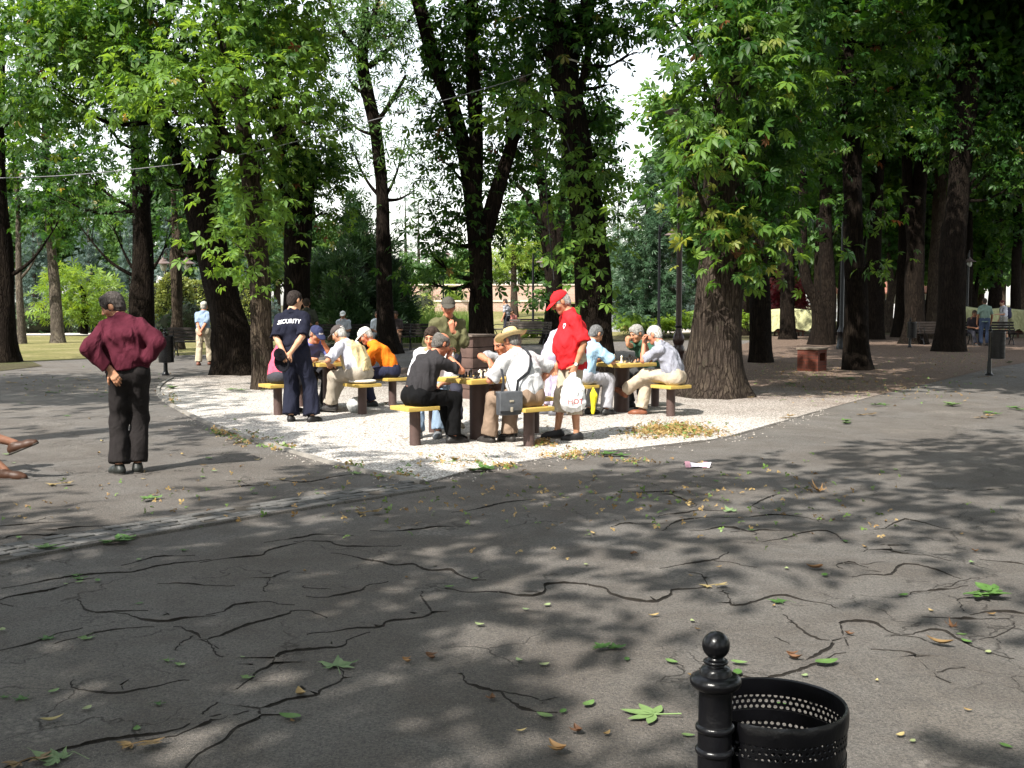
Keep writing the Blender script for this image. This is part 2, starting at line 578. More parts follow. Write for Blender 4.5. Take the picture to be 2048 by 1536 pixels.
    sk = SKIN[skin] if isinstance(skin, str) else skin
    hc = hair[1] if hair else (.35, .33, .31)
    Hi = Hm.T / hs
    def mi(c):
        q = (c - HC) @ Hi.T
        x, y, z = np.abs(q[:, 0]), q[:, 1], q[:, 2]
        m = np.zeros(len(c), int)
        near = (np.abs(q) < .2).all(1)
        eye = near & (((x - .031) / .0135) ** 2 + ((z - .005) / .0085) ** 2 < 1) & (y > .06)
        m[eye] = 2
        m[near & (x > .010) & (x < .052) & (z > .0205) & (z < .033) & (y > .055)] = 3
        m[near & (x < .025) & (z > -.074) & (z < -.053) & (y > .07)] = 1
        return m
    bd = sdf_obj('body', body, [skin_mat('skin', sk), skin_mat('lips', (sk[0] * .85, sk[1] * .55, sk[2] * .55)),
                 plain('eyes', (.05, .04, .035), .3, .1), plain('eyebrow', sh(hc, .75), .9, .2)], root, mi)
    J = dict(P=P, W=W, C=C, N=N, SR=SR, SL=SL, ER=ER, EL=EL, WR=WRr, WL=WLl, KR=KR, KL=KL, AR=AR, AL=AL, HC=HC, Hm=Hm, M1=M1, M2=M2, M3=M3, FC=FC, hs=hs, s=s, hand=hand_d, root=root, HR=HR, HL=HL)
    vx = .0115 / detail
    seed = int(abs(loc[0]) * 977 + abs(loc[1]) * 131) % 9999
    # ---- trousers
    if trousers:
        t = dict(col=(.2, .2, .2), leg=.97, w=.014, hem=.07, top=.10); t.update(trousers)
        T = SDF()
        T.cap(P - XP * .07 * s, P + XP * .07 * s, .098 * s * b + t['w'], None, .04)
        for e in (-1, 1):
            T.cap(P + XP * .05 * e * s, P + (W - P) * 1.1 + XC * .045 * e * s + FW * fat * .3, .092 * s * b + t['w'] * .8, (.09 + fat * .2) * s * b + .008, .05)
        T.cut(P + M1[:, 2] * t['top'] * s, M1[:, 2])
        for h_, k_, a_ in ((HR, KR, AR), (HL, KL, AL)):
            L = t['leg'] * 2
            if L <= 1:
                T.cuff(h_, h_ + (k_ - h_) * L, .084 * s * b + t['w'], t['hem'], .045)
            else:
                T.cap(h_, k_, .084 * s * b + t['w'], .058 * s + t['w'], .045)
                e_ = k_ + (a_ - k_) * (L - 1)
                T.cuff(k_, e_ + (a_ - k_) * .02, .058 * s + t['w'], t['hem'], .03)
        T.fn(wrinkle(t.get('fold', .012), seed + 3, .15))
        o = sdf_obj('trousers', [(T, vx)], cloth('trouser cloth', t['col'], stripes=t.get('stripes')), root)
        if t.get('label'): o['label'] = t['label']
    if belt:
        Bt = SDF(); z = (trousers or {}).get('top', .10) - .015
        for e in (-1, 1):
            Bt.cap(P + XP * .05 * e * s, P + (W - P) * 1.1 + XC * .045 * e * s + FW * fat * .3, .092 * s * b + .018, (.09 + fat * .2) * s * b + .016, .05)
        Bt.cap(P - XP * .05 * s, P + XP * .05 * s, .098 * s * b + .017, None, .04)
        Bt.cut(P + M1[:, 2] * (z + .017) * s, M1[:, 2]); Bt.cut(P + M1[:, 2] * (z - .017) * s, -M1[:, 2])
        sdf_obj('belt', [(Bt, .008)], plain('belt leather', belt, .5), root)
    # ---- shirt / jacket
    if shirt:
        t = dict(col=(.5, .5, .5), sleeve=.42, hem=-.06, w=.018, sr=.066, collar=True, ccol=None); t.update(shirt)
        T = SDF(); w = t['w']
        hemP = P + M1[:, 2] * t['hem'] * s
        for e in (-1, 1):
            T.cap(hemP - M1[:, 2] * .06 + XP * .06 * e * s, W + XC * .052 * e * s + FW * fat * .5, .098 * s * b + w, (.092 + fat * .4) * s * b + w, .06)
            T.cap(W + XC * .052 * e * s + FW * fat * .5, C + XC * .064 * e * s, (.092 + fat * .4) * s * b + w, .1 * s * b + w * .8, .06)
            T.cap(C + XC * .064 * e * s, Sm + XS * .085 * e * s, .1 * s * b + w * .8, .062 * s + w * .4, .05)
        T.cut(hemP, -M1[:, 2])
        T.cap(SL, SR, .052 * s + w * .3, None, .05)
        T.cap(Sm, N + M3[:, 2] * .004, .06 * s + w * .3, .055 * s + w * .2, .05)
        for S_ in (SR, SL): T.cap(S_ * .85 + Sm * .15, N + M3[:, 2] * .012 * s, .044 * s + w * .3, .05 * s + w * .2, .05)
        for S_, E_, W_ in ((SR, ER, WRr), (SL, EL, WLl)):
            f = t['sleeve'] * 2
            if f <= 1:
                T.cuff(S_, S_ + (E_ - S_) * f, .056 * s * b + w * .5, t['sr'], .03)
            else:
                T.cap(S_, E_, .056 * s * b + w * .5, .046 * s + w * .7, .03)
                T.cuff(E_, E_ + (W_ - E_) * (f - 1), .046 * s + w * .7, .034 + w * .5, .02)
        T.fn(wrinkle(t.get('fold', .010) * 1.7, seed + 1, .14))
        if t['collar']:
            T2 = SDF(); ring = []
            cN = N + nd * .012 * s
            for k in range(11):
                a = 2 * math.pi * (k + .75) / 12.0 - math.pi * 1.5
                ring.append(cN + XS * math.cos(a) * .066 * s + FN * math.sin(a) * .064 * s - M3[:, 2] * (.022 * max(0, math.sin(a))))
            cc = t['ccol'] or t['col']
            for q0, q1 in zip(ring[:-1], ring[1:]):
                T2.cap(q0, q1, .011, None, .006); T2.cap(q0 - nd * .018 + unit(q0 - cN) * .006, q1 - nd * .018 + unit(q1 - cN) * .006, .010, None, .01)
            sdf_obj('collar', [(T2, .007)], cloth('collar cloth', cc), root)
        o = sdf_obj(t.get('name', 'shirt'), [(T, vx)], cloth('shirt cloth', t['col'], stripes=t.get('stripes'), fold=t.get('bump', .4)), root)
        J['shirt'] = o
        if t.get('vest'):
            T = SDF(); w = w + .020
            hemP = P + M1[:, 2] * (t['hem'] - .015) * s
            for e in (-1, 1):
                T.cap(hemP - M1[:, 2] * .06 + XP * .06 * e * s, W + XC * .052 * e * s + FW * fat * .5, .098 * s * b + w, (.092 + fat * .4) * s * b + w, .06)
                T.cap(W + XC * .052 * e * s + FW * fat * .5, C + XC * .064 * e * s, (.092 + fat * .4) * s * b + w, .1 * s * b + w * .8, .06)
                T.cap(C + XC * .064 * e * s, Sm + XS * .07 * e * s, .1 * s * b + w * .8, .062 * s + w * .5, .05)
            T.cut(hemP, -M1[:, 2])
            for S_, q in ((SR, 1), (SL, -1)): T.cut(Sm + XS * q * .155 * s, XS * q)
            T.cap(Sm, N + M3[:, 2] * .0, .058 * s + w * .5, .055 * s + w * .3, .05)
            T.fn(wrinkle(t.get('fold', .010) * 1.7, seed + 1, .14))
            J['vest'] = sdf_obj('vest', [(T, vx)], cloth('vest cloth', t['vest'], fold=.6), root)
        if t.get('label'): o['label'] = t['label']
    # ---- shoes
    if shoes:
        for a_, d_ in ((AR, dR), (AL, dL)):
            T = SDF(); rt = unit(np.cross(d_, V(0, 0, 1))); up = np.cross(rt, d_)
            T.cap(a_ - d_ * .045 - up * .045, a_ + d_ * .02 - up * .045, .043, .042, .02)
            T.cap(a_ + d_ * .0 - up * .045, a_ + d_ * .115 - up * .06, .043, .042, .03)
            T.cap(a_ + d_ * .10 - up * .06, a_ + d_ * .165 - up * .067, .043, .033, .03)
            T.cap(a_ - d_ * .02 - up * .03, a_ - d_ * .015 + up * .0, .043, .043, .02)
            T.cut(a_ + up * .012, up)
            T.cut(a_ - up * .0845, -up)
            o = sdf_obj('shoe', [(T, .0095)], plain('shoe', shoes, .5, .2, 12), root)
            S2 = SDF(); S2.cap(a_ - d_ * .045 - up * .07, a_ + d_ * .1 - up * .07, .043, .046, .01); S2.cap(a_ + d_ * .1 - up * .07, a_ + d_ * .165 - up * .07, .046, .036, .01)
            S2.cut(a_ - up * .068, up); S2.cut(a_ - up * .085, -up)
            sdf_obj('sole', [(S2, .009)], plain('sole rubber', (.05, .045, .04), .8), o)
    # ---- hair
    if hair:
        st, hcol = hair[0], hair[1]
        T = SDF()
        th_ = .010 if st in ('crop',) else .016
        T.ell(h2w((0, -.014, .032)), (V(.075, .095, .087) + th_) * hs, Hm.T, .01)
        T.ell(h2w((0, -.06, -.03)), V(.062 + th_ * .5, .05, .06) * hs, Hm.T, .03)
        T.ell(h2w((0, .115, -.035)), V(.10, .078, .105) * hs, Hm.T, .006, sub=True)
        T.ell(h2w((0, .02, -.12)), V(.12, .085, .095) * hs, Hm.T, .006, sub=True)
        for e in (-1, 1): T.ell(h2w((.08 * e, -.006, -.004)), V(.03, .026, .034) * hs, Hm.T, .006, sub=True)
        if st in ('bald', 'balding'): T.ell(h2w((0, .09, .06)), V(.085, .085, .085) * hs, Hm.T, .006, sub=True)
        if st == 'bald': T.ell(h2w((0, .01, .125)), V(.088, .118, .078) * hs, Hm.T, .006, sub=True)
        if st == 'balding': T.ell(h2w((0, .075, .125)), V(.09, .095, .06) * hs, Hm.T, .006, sub=True)
        if st == 'quiff': T.cap(h2w((-.03, .050, .098)), h2w((.03, .055, .094)), .020 * hs, None, .03)
        T.fn(wrinkle(.0055 if st != 'crop' else .003, seed + 9, .04))
        key = ('hair', tuple(hcol))
        if key not in _MC:
            t = NT('hair'); n1 = t.noise(80, 4, .7, .6, t.map((1, 1, .35)))
            t.col(t.ramp(n1, [(.32, sh(hcol, .3)), (.66, sh(hcol, 1.6))])); t.rough(.8); t.spec(.1); t.bump(n1, 1.0, .02); _MC[key] = t.m
        sdf_obj('hair', [(T, .0072)], _MC[key], root)
    # ---- caps and hats
    if cap:
        c, up_off, hpitch = cap.get('col'), cap.get('lift', 0.0), cap.get('pitch', 6)
        Cm = Hm @ np.array(Matrix.Rotation(R(-hpitch), 3, 'X'))
        if cap.get('back'): Cm = Cm @ np.array(Matrix.Rotation(math.pi, 3, 'Z'))
        def c2(p): return HC + Cm @ (V(*p) * hs)
        T = SDF(); T.ell(c2((0, -.012, .042)), V(.09, .11, .088) * hs, Cm.T, .01); T.cut(c2((0, 0, .034)), -Cm[:, 2])
        T.cap(c2((0, -.012, .13)), c2((0, -.012, .132)), .008, None, .004)
        T.fn(wrinkle(.003, seed + 4, .08))
        co = sdf_obj(cap.get('name', 'cap'), [(T, .0072)], cloth('cap cloth', c, fold=.3), root)
        if cap.get('visor', True):
            T = SDF(); T.ell(c2((0, .085, .03)), V(.082, .105, .03) * hs, (Cm @ np.array(Matrix.Rotation(R(-8), 3, 'X'))).T, .01)
            T.ell(c2((0, .08, .015)), V(.095, .125, .032) * hs, (Cm @ np.array(Matrix.Rotation(R(-8), 3, 'X'))).T, .004, sub=True)
            T.cut(c2((0, .045, 0)), -Cm[:, 1])
            sdf_obj('visor', [(T, .006)], cloth('visor cloth', cap.get('vcol', c), fold=.2), co)
        if cap.get('patch'):
            px_, pz_ = cap.get('pw', .05), cap.get('ph', .022)
            mb = MB(); vs = []; n = 8
            ctr = cap.get('pz', .075)
            for i in range(n + 1):
                a = -px_ / .1 + 2 * px_ / .1 * i / n
                a += R(cap.get('pa', 0))
                for z_ in (ctr - pz_, ctr + pz_):
                    zz = (z_ - .042) / .088; rr = math.sqrt(max(0, 1 - zz * zz)) * 1.035
                    vs.append(c2((.09 * rr * math.sin(a), -.012 + .11 * rr * math.cos(a), z_)))
            mb.add(vs, [(2 * i, 2 * i + 2, 2 * i + 3, 2 * i + 1) for i in range(n)])
            mb.build('patch', plain('cap patch', cap['patch'], .8, .1), co)
        J['cap'] = co
    if straw:
        mb = MB(); n = 40; Cm = Hm @ np.array(Matrix.Rotation(R(-4), 3, 'X'))
        prof = [(.0, .135), (.03, .134), (.06, .128), (.078, .112), (.086, .085), (.092, .05), (.096, .03), (.115, .024), (.14, .022), (.165, .03), (.18, .044), (.184, .05), (.18, .04), (.165, .024), (.14, .015), (.115, .017), (.09, .02)]
        vs = []; fs = []
        for r_, z_ in prof:
            for k in range(n):
                a = 2 * math.pi * k / n
                dz = .012 * math.cos(2 * a) * max(0, (r_ - .09)) / .09 + .004 * math.sin(5 * a) * max(0, r_ - .1) / .08
                vs.append(HC + Cm @ (V(r_ * math.cos(a) * .93, r_ * math.sin(a) * 1.05 - .01, z_ + .012 + dz) * hs))
        for i in range(len(prof) - 1):
            for k in range(n): fs.append((i * n + k, i * n + (k + 1) % n, (i + 1) * n + (k + 1) % n, (i + 1) * n + k))
        mb.add(vs, fs)
        t = NT('straw'); w = t.noise(70, 3, .6, 0, t.map((1, 1, 4)))
        t.col(t.ramp(w, [(.3, (.50, .36, .15)), (.7, (.72, .57, .30))])); t.rough(.8); t.bump(w, .6, .01)
        st = mb.build('straw_hat', t.m, root)
        mb = MB(); vs = []; fs = []
        for z_ in (.032, .056):
            for k in range(n):
                a = 2 * math.pi * k / n; r_ = .098 - (z_ - .03) * .2
                vs.append(HC + Cm @ (V(r_ * math.cos(a) * .93, r_ * math.sin(a) * 1.05 - .01, z_ + .012) * hs))
        for k in range(n): fs.append((k, (k + 1) % n, n + (k + 1) % n, n + k))
        mb.add(vs, fs); mb.build('hat_band', plain('hat band', (.45, .31, .12), .8), st)
    return root, J

def w2l(root, p):
    """world point -> person frame"""
    M = Matrix.Translation(root[0]) @ Matrix.Rotation(R(root[1]), 4, 'Z')
    return V(*(M.inverted() @ Vector(p)))

def drape_text(txt, size, obj, origin, right, up, nrm, mat, name, parent, bold=.0, off=.004, arch=0.0, width=None):
    """lettering printed on the surface of obj: every point is dropped onto the cloth"""
    cu = bpy.data.curves.new(name, 'FONT'); cu.body = txt; cu.size = size; cu.align_x = 'CENTER'; cu.align_y = 'CENTER'; cu.offset = bold
    cu.resolution_u = 3
    to = bpy.data.objects.new(name, cu)
    me0 = to.to_mesh(); 
    bm = bmesh.new(); bm.from_mesh(me0); to.to_mesh_clear()
    bmesh.ops.triangulate(bm, faces=bm.faces)
    bmesh.ops.subdivide_edges(bm, edges=[e for e in bm.edges if e.calc_length() > size * .12], cuts=2, use_grid_fill=False)
    xs = [v.co.x for v in bm.verts]; k = 1.0
    if width: k = width / (max(xs) - min(xs))
    me = obj.data
    tree = BVHTree.FromPolygons([v.co.copy() for v in me.vertices], [tuple(p.vertices) for p in me.polygons])
    o_, r_, u_, n_ = (Vector(a) for a in (origin, right, up, nrm))
    for v in bm.verts:
        x = v.co.x * k; y = v.co.y + arch * (1 - (x / (width or .3) * 2) ** 2)
        p = o_ + r_ * x + u_ * y + n_ * .3
        hit = tree.ray_cast(p, -n_, 1.0)
        v.co = (hit[0] + n_ * off) if hit[0] is not None else (p - n_ * .3)
    m2 = bpy.data.meshes.new(name); bm.to_mesh(m2); bm.free()
    bpy.data.objects.remove(to)
    return link(name, m2, mat, parent, False)
# ================================================================ ground, paths, gravel bed
def sheet(name, pts, z, mat, kind='structure'):
    bm = bmesh.new()
    vs = [bm.verts.new((p[0], p[1], z)) for p in pts]
    bm.faces.new(vs)
    bmesh.ops.triangulate(bm, faces=bm.faces)
    bmesh.ops.recalc_face_normals(bm, faces=bm.faces)
    for f in bm.faces:
        if f.normal.z < 0: f.normal_flip()
    me = bpy.data.meshes.new(name); bm.to_mesh(me); bm.free()
    return tag(link(name, me, mat, None, False), kind=kind)

def asphalt_mat():
    t = NT('asphalt')
    big = t.noise(.30, 4, .6, .5); mid = t.noise(1.7, 5, .65, .4); fine = t.noise(80, 4, .75); spk = t.noise(190, 2, .6)
    a = t.ramp(big, [(.33, (0.138, 0.128, 0.118)), (.48, (0.173, 0.159, 0.145)), (.56, (0.150, 0.133, 0.117)), (.70, (0.189, 0.171, 0.152))])
    b = t.mix(t.ramp(mid, [(.42, 0.0), (.62, .62)]), a, (0.109, 0.092, 0.078))
    st = t.noise(.8, 3, .5, .2); b = t.mix(t.ramp(st, [(.60, 0.0), (.66, .35)]), b, (0.223, 0.198, 0.170))
    c = t.mix(t.ramp(fine, [(.36, .8), (.58, 0.0)]), b, (.058, .056, .054))
    d = t.mix(t.ramp(spk, [(.63, 0.0), (.71, .75)]), c, (.36, .335, .30))
    # worn places where the stones of the mix stand bare
    w = t.noise(.9, 3, .6, .2)
    v = t.node('ShaderNodeTexVoronoi', Scale=24.0); t.l.new(t.co.outputs['Object'], v.inputs['Vector'])
    worn = t.ramp(w, [(.60, 0.0), (.66, 1.0)])
    stones = t.ramp(v.outputs['Distance'], [(.2, 0.6), (.5, 0.0)])
    d = t.mix(t.mix(1.0, worn, stones, 'MULTIPLY'), d, (.25, .225, .20))
    # hairline crazing in patches
    wp = t.node('ShaderNodeVectorMath'); wp.operation = 'ADD'
    nz = t.node('ShaderNodeTexNoise', Scale=5.0, Detail=4.0); t.l.new(t.co.outputs['Object'], nz.inputs['Vector'])
    sc = t.node('ShaderNodeVectorMath'); sc.operation = 'SCALE'; sc.inputs['Scale'].default_value = .35; t.l.new(nz.outputs['Color'], sc.inputs[0])
    t.l.new(t.co.outputs['Object'], wp.inputs[0]); t.l.new(sc.outputs[0], wp.inputs[1])
    vc = t.node('ShaderNodeTexVoronoi', Scale=1.5); vc.feature = 'DISTANCE_TO_EDGE'; t.l.new(wp.outputs[0], vc.inputs['Vector'])
    line = t.ramp(vc.outputs['Distance'], [(.003, .6), (.012, 0.0)])
    mask = t.ramp(t.noise(.6, 3, .6, .3), [(.50, 0.0), (.58, 1.0)])
    hair = t.mix(1.0, line, mask, 'MULTIPLY')
    d = t.mix(hair, d, (.022, .019, .016))
    t.col(d); t.rough(.92); t.spec(.2)
    h = t.math('ADD', t.math('MULTIPLY', fine, .7), t.math('MULTIPLY', mid, 1.6))
    t.bump(t.math('SUBTRACT', h, t.math('MULTIPLY', hair, .8)), .9, .03)
    return t.m
M_ASPH = asphalt_mat()

def gravel_mat():
    t = NT('limestone gravel')
    v = t.node('ShaderNodeTexVoronoi', Scale=48.0); t.l.new(t.co.outputs['Object'], v.inputs['Vector'])
    v2 = t.node('ShaderNodeTexVoronoi', Scale=95.0); t.l.new(t.co.outputs['Object'], v2.inputs['Vector'])
    sepc = t.node('ShaderNodeSeparateColor'); t.l.new(v.outputs['Color'], sepc.inputs['Color'])
    sep = sepc.outputs['Red']
    stone = t.ramp(sep, [(.0, (.28, .26, .24)), (.35, (.56, .525, .485)), (1.0, (.76, .73, .69))])
    edge = t.ramp(v.outputs['Distance'], [(.35, 0.0), (.75, .85)])
    white = t.mix(edge, stone, (.13, .112, .095))
    soil = t.ramp(sep, [(.0, (.088, .058, .042)), (.6, (.165, .116, .086)), (1.0, (.30, .225, .175))])
    soil = t.mix(edge, soil, (.05, .035, .027))
    # chips thin out towards the back and the right, where soil shows through
    sepp = t.node('ShaderNodeSeparateXYZ'); t.l.new(t.co.outputs['Object'], sepp.inputs[0])
    x, y = sepp.outputs[0], sepp.outputs[1]
    n = t.math('MULTIPLY', t.math('SUBTRACT', t.noise(.55, 4, .6), .5), 5.0)
    q = t.math('ADD', t.math('ADD', t.math('MULTIPLY', x, .32), t.math('MULTIPLY', y, .50)), n)
    f = t.ramp(t.math('MULTIPLY', t.math('SUBTRACT', q, 7.4), .22), [(.0, 0.0), (1.0, 1.0)])
    t.col(t.mix(f, white, soil)); t.rough(.95); t.spec(.15)
    h = t.math('SUBTRACT', 1.0, v.outputs['Distance'])
    t.bump(t.math('ADD', h, t.math('MULTIPLY', v2.outputs['Distance'], -.3)), .9, .015)
    return t.m
M_GRAV = gravel_mat()

def lawn_mat(name, a, b, c):
    t = NT(name)
    n1 = t.noise(.5, 5, .65); n2 = t.noise(9, 4, .7); n3 = t.noise(60, 3)
    base = t.ramp(n1, [(.35, a), (.55, b), (.7, c)])
    t.col(t.mix(t.ramp(n2, [(.4, .6), (.65, 0.0)]), base, sh(a, .6)))
    t.rough(.95); t.spec(.1); t.bump(t.math('ADD', n3, n2), .8, .05)
    return t.m
M_LAWN = lawn_mat('dry lawn', (.16, .16, .055), (.26, .23, .10), (.34, .29, .15))
M_GREEN = lawn_mat('green lawn', (.07, .13, .03), (.12, .19, .045), (.2, .22, .07))
M_EARTH = lawn_mat('park earth', (.07, .06, .035), (.11, .10, .055), (.09, .11, .04))
M_PATH = plain('pale path', (.42, .38, .33), .95, .15, 2, .4, 80)

sheet('ground', [(-500, -60), (500, -60), (500, 600), (-500, 600)], 0.0, M_EARTH)
sheet('asphalt_path', [(-60, -25), (60, -25), (60, 31), (30, 46), (6, 46), (-2, 38), (-60, 33)], .004, M_ASPH)
BED_PX = [(845, 968), (1000, 932), (1200, 905), (1440, 878), (1640, 822), (1760, 790), (1880, 762), (1990, 735), (2080, 722), (2300, 700), (2000, 672), (1560, 668),
          (1480, 690), (1250, 715), (900, 735), (700, 738), (480, 745), (345, 757), (325, 769), (316, 784), (330, 803), (380, 832), (450, 862), (560, 898), (700, 938)]
BED = [gnd(*p) for p in BED_PX]
sheet('gravel_bed', BED, .010, M_GRAV)
sheet('lawn', [gnd(-300, 738), gnd(0, 726), gnd(330, 712), gnd(520, 706), gnd(640, 690), (-14, 52), (-60, 52)], .010, M_LAWN)
sheet('flower_lawn', [gnd(1010, 668), gnd(1230, 664), gnd(1500, 658), (14, 72), (-8, 72), (-3, 52)], .012, M_GREEN)
sheet('far_path', [(-70, 53), (-14, 53), (-14, 57), (-70, 57)], .012, M_PATH)
sheet('crossing_path', [gnd(1060, 672), gnd(1240, 668), gnd(1500, 663), gnd(1900, 661), (40, 54), (40, 58), gnd(1500, 656), gnd(1230, 660), gnd(1060, 666)], .016, M_PATH)
sheet('far_lawn', [(-70, 58), (70, 60), (90, 120), (-90, 120)], .010, M_LAWN)
# grass bank under the terrace walls
mb = MB(); mb.add([(-8, 52, .0), (6, 52, .0), (6, 74, 1.1), (-8, 74, 1.1), (6, 74, 0), (-8, 74, 0)], [(0, 1, 2, 3), (1, 4, 2), (0, 3, 5)])
tag(mb.build('grass_bank', M_LAWN, None, False), kind='structure')
# turf in the near left corner under the first trunk
sheet('turf_patch', [gnd(-200, 760), gnd(0, 743), gnd(85, 733), gnd(60, 722), gnd(-200, 724)], .014, M_EARTH)

# kerb along the rounded corner of the gravel bed
def ribbon(name, pts, w, h, z0, mat, kind='structure'):
    P = [Vector((p[0], p[1], 0)) for p in pts]; mb = MB(); vs = []
    for i, p in enumerate(P):
        t = (P[min(i + 1, len(P) - 1)] - P[max(i - 1, 0)]).normalized(); n = Vector((-t.y, t.x, 0))
        for off, z in ((-w / 2, z0), (-w / 2 * .8, z0 + h), (w / 2 * .8, z0 + h), (w / 2, z0)):
            q = p + n * off; vs.append((q.x, q.y, z + RNG.uniform(-.003, .003)))
    fs = []
    for i in range(len(P) - 1):
        for k in range(3): fs.append((i * 4 + k, i * 4 + k + 1, (i + 1) * 4 + k + 1, (i + 1) * 4 + k))
    fs += [(0, 3, 2, 1), tuple(len(vs) - 4 + k for k in range(4))]
    mb.add(vs, fs); return tag(mb.build(name, mat, None, False), kind=kind)
M_KERB = plain('kerb concrete', (.20, .185, .165), .95, .3, 5, .4, 60)
cp = [(q[0], q[1]) for q in BED]
left_edge = [cp[i] for i in range(0, 1)] + [cp[i] for i in range(len(cp) - 1, 16, -1)]
ribbon('kerb', smooth_path(left_edge, 6), .07, .03, .004, M_KERB)
right_edge = cp[0:5]
ribbon('kerb_edge', smooth_path(right_edge, 6), .04, .008, .004, M_ASPH)

# ---------------------------------------------------------------- gutter of cobblestones
def cobbles():
    a, b = gnd(-260, 1168), gnd(0, 1108); c = gnd(470, 1028); e = gnd(850, 969)
    line = smooth_path([tuple(a), tuple(b), tuple(c), tuple(e)], 24)
    L = [Vector(p) for p in line]
    mb = MB(); s = 0.0; acc = []
    cum = [0]
    for i in range(1, len(L)): cum.append(cum[-1] + (L[i] - L[i - 1]).length)
    def pos(u):
        for i in range(1, len(L)):
            if cum[i] >= u or i == len(L) - 1:
                f = (u - cum[i - 1]) / (cum[i] - cum[i - 1]); p = L[i - 1].lerp(L[i], f); t = (L[i] - L[i - 1]).normalized()
                return p, t
    for row in range(4):
        u = RNG.uniform(0, .1)
        while u < cum[-1] - .12:
            ln = RNG.uniform(.10, .17); p, t = pos(u + ln / 2); n = Vector((-t.y, t.x, 0))
            q = p + n * ((row - 1.5) * .098 + RNG.uniform(-.008, .008))
            if RNG.random() > .05:
                mb.box((q.x, q.y, .002 + RNG.uniform(-.004, .004)), (ln - .012, .086, .03), math.atan2(t.y, t.x) + RNG.uniform(-.06, .06), bev=.008)
            u += ln
    m = plain('granite setts', (.095, .092, .088), .85, .4, 9, .4, 60)
    tag(mb.build('cobblestone_gutter', m), kind='structure')
    ribbon('gutter_bed', [(p[0], p[1]) for p in L], .46, .004, .003, plain('gutter dirt', (.06, .052, .043), .95, .3, 8, .3, 60))
    off = [(p[0] + .0, p[1] - .0) for p in L]
    q = []
    for i, p in enumerate(L):
        t = (L[min(i + 1, len(L) - 1)] - L[max(i - 1, 0)]).normalized(); n = Vector((-t.y, t.x, 0)); r = p - n * .25; q.append((r.x, r.y))
    ribbon('gutter_edging', q, .05, .02, .003, M_ASPH)
cobbles()

# ---------------------------------------------------------------- cracked plates of asphalt: each crack is a raised lip facing the path
def Z4(l): return [(x / 2.56, 880 + y / 2.56) for x, y in l]
def Z5(l): return [(700 + x / 2.56, 860 + y / 2.56) for x, y in l]
def Z6(l): return [(1300 + x * .3652, 760 + y * .3652) for x, y in l]
CR = [Z4(l) for l in (
 [(110,750),(250,722),(400,700),(520,688),(680,680),(780,655),(900,635),(1010,625)], [(0,825),(60,805),(160,790),(270,770),(310,755)],
 [(425,860),(480,890),(600,882),(700,880)], [(680,905),(760,930),(860,932),(950,918),(1020,910)], [(1155,610),(1240,603),(1330,595),(1380,570),(1470,545),(1520,530)],
 [(1470,512),(1560,500),(1610,488),(1680,487)], [(1580,520),(1680,525),(1740,545),(1850,550),(1910,548)], [(860,740),(930,738),(1050,748)], [(1370,740),(1390,710),(1430,690)],
 [(730,620),(800,602),(900,598)], [(1680,808),(1780,790),(1850,775),(1875,750)], [(1150,880),(1200,850),(1270,840),(1340,835)],
 [(1070,1050),(1065,1025),(1150,1000),(1280,950),(1380,920),(1480,895),(1500,880),(1570,878)], [(1680,988),(1790,970),(1940,962),(1990,935),(2130,918),(2200,900),(2207,875),(2157,805)],
 [(1280,1230),(1330,1190),(1390,1160),(1405,1120),(1460,1095),(1550,1080),(1650,1072),(1740,1065),(1775,1035)], [(450,1290),(530,1300),(610,1302),(700,1285),(800,1265)],
 [(930,1720),(1040,1600),(1150,1536),(1220,1480),(1320,1430),(1335,1390),(1400,1360),(1500,1330),(1620,1310),(1650,1280),(1740,1240),(1760,1210)],
 [(100,1660),(380,1580),(600,1536),(700,1525),(820,1508),(920,1480)], [(1000,1480),(1060,1460),(1090,1440),(1130,1445)], [(0,520),(60,495),(180,490),(250,495),(300,465),(400,450),(490,445)],
 [(0,445),(120,435),(250,425)], [(1220,243),(1300,235)], [(1440,210),(1560,220),(1650,205),(1720,190),(1790,180)], [(420,1010),(520,985),(640,970)], [(40,1075),(150,1050),(260,1010)], [(960,980),(1010,1000),(1030,1030)])]
CR += [Z5(l) for l in (
 [(230,520),(300,518),(380,510),(440,500),(520,497)], [(10,650),(80,668),(150,680),(220,695),(320,692),(370,715),(440,725),(510,722),(560,750),(630,770)],
 [(530,822),(600,835),(730,832),(850,850),(930,855),(985,840),(1000,800),(1060,790),(1130,788),(1220,798),(1300,815),(1340,845),(1430,872),(1500,882),(1570,882),(1630,855),(1650,825),(1720,820),(1830,803),(1800,745)],
 [(1430,320),(1530,322),(1640,318),(1660,340),(1780,385)], [(1620,435),(1720,428),(1770,415),(1880,415)], [(1640,490),(1690,468),(1800,452)], [(1355,495),(1400,482),(1480,485)],
 [(1820,515),(1920,500),(2048,525)], [(1690,695),(1780,680),(1880,665),(1910,640)], [(640,410),(700,398),(790,375),(900,362)], [(600,1310),(680,1330),(800,1350)], [(830,1400),(880,1430),(960,1450)], [(1330,725),(1395,718)])]
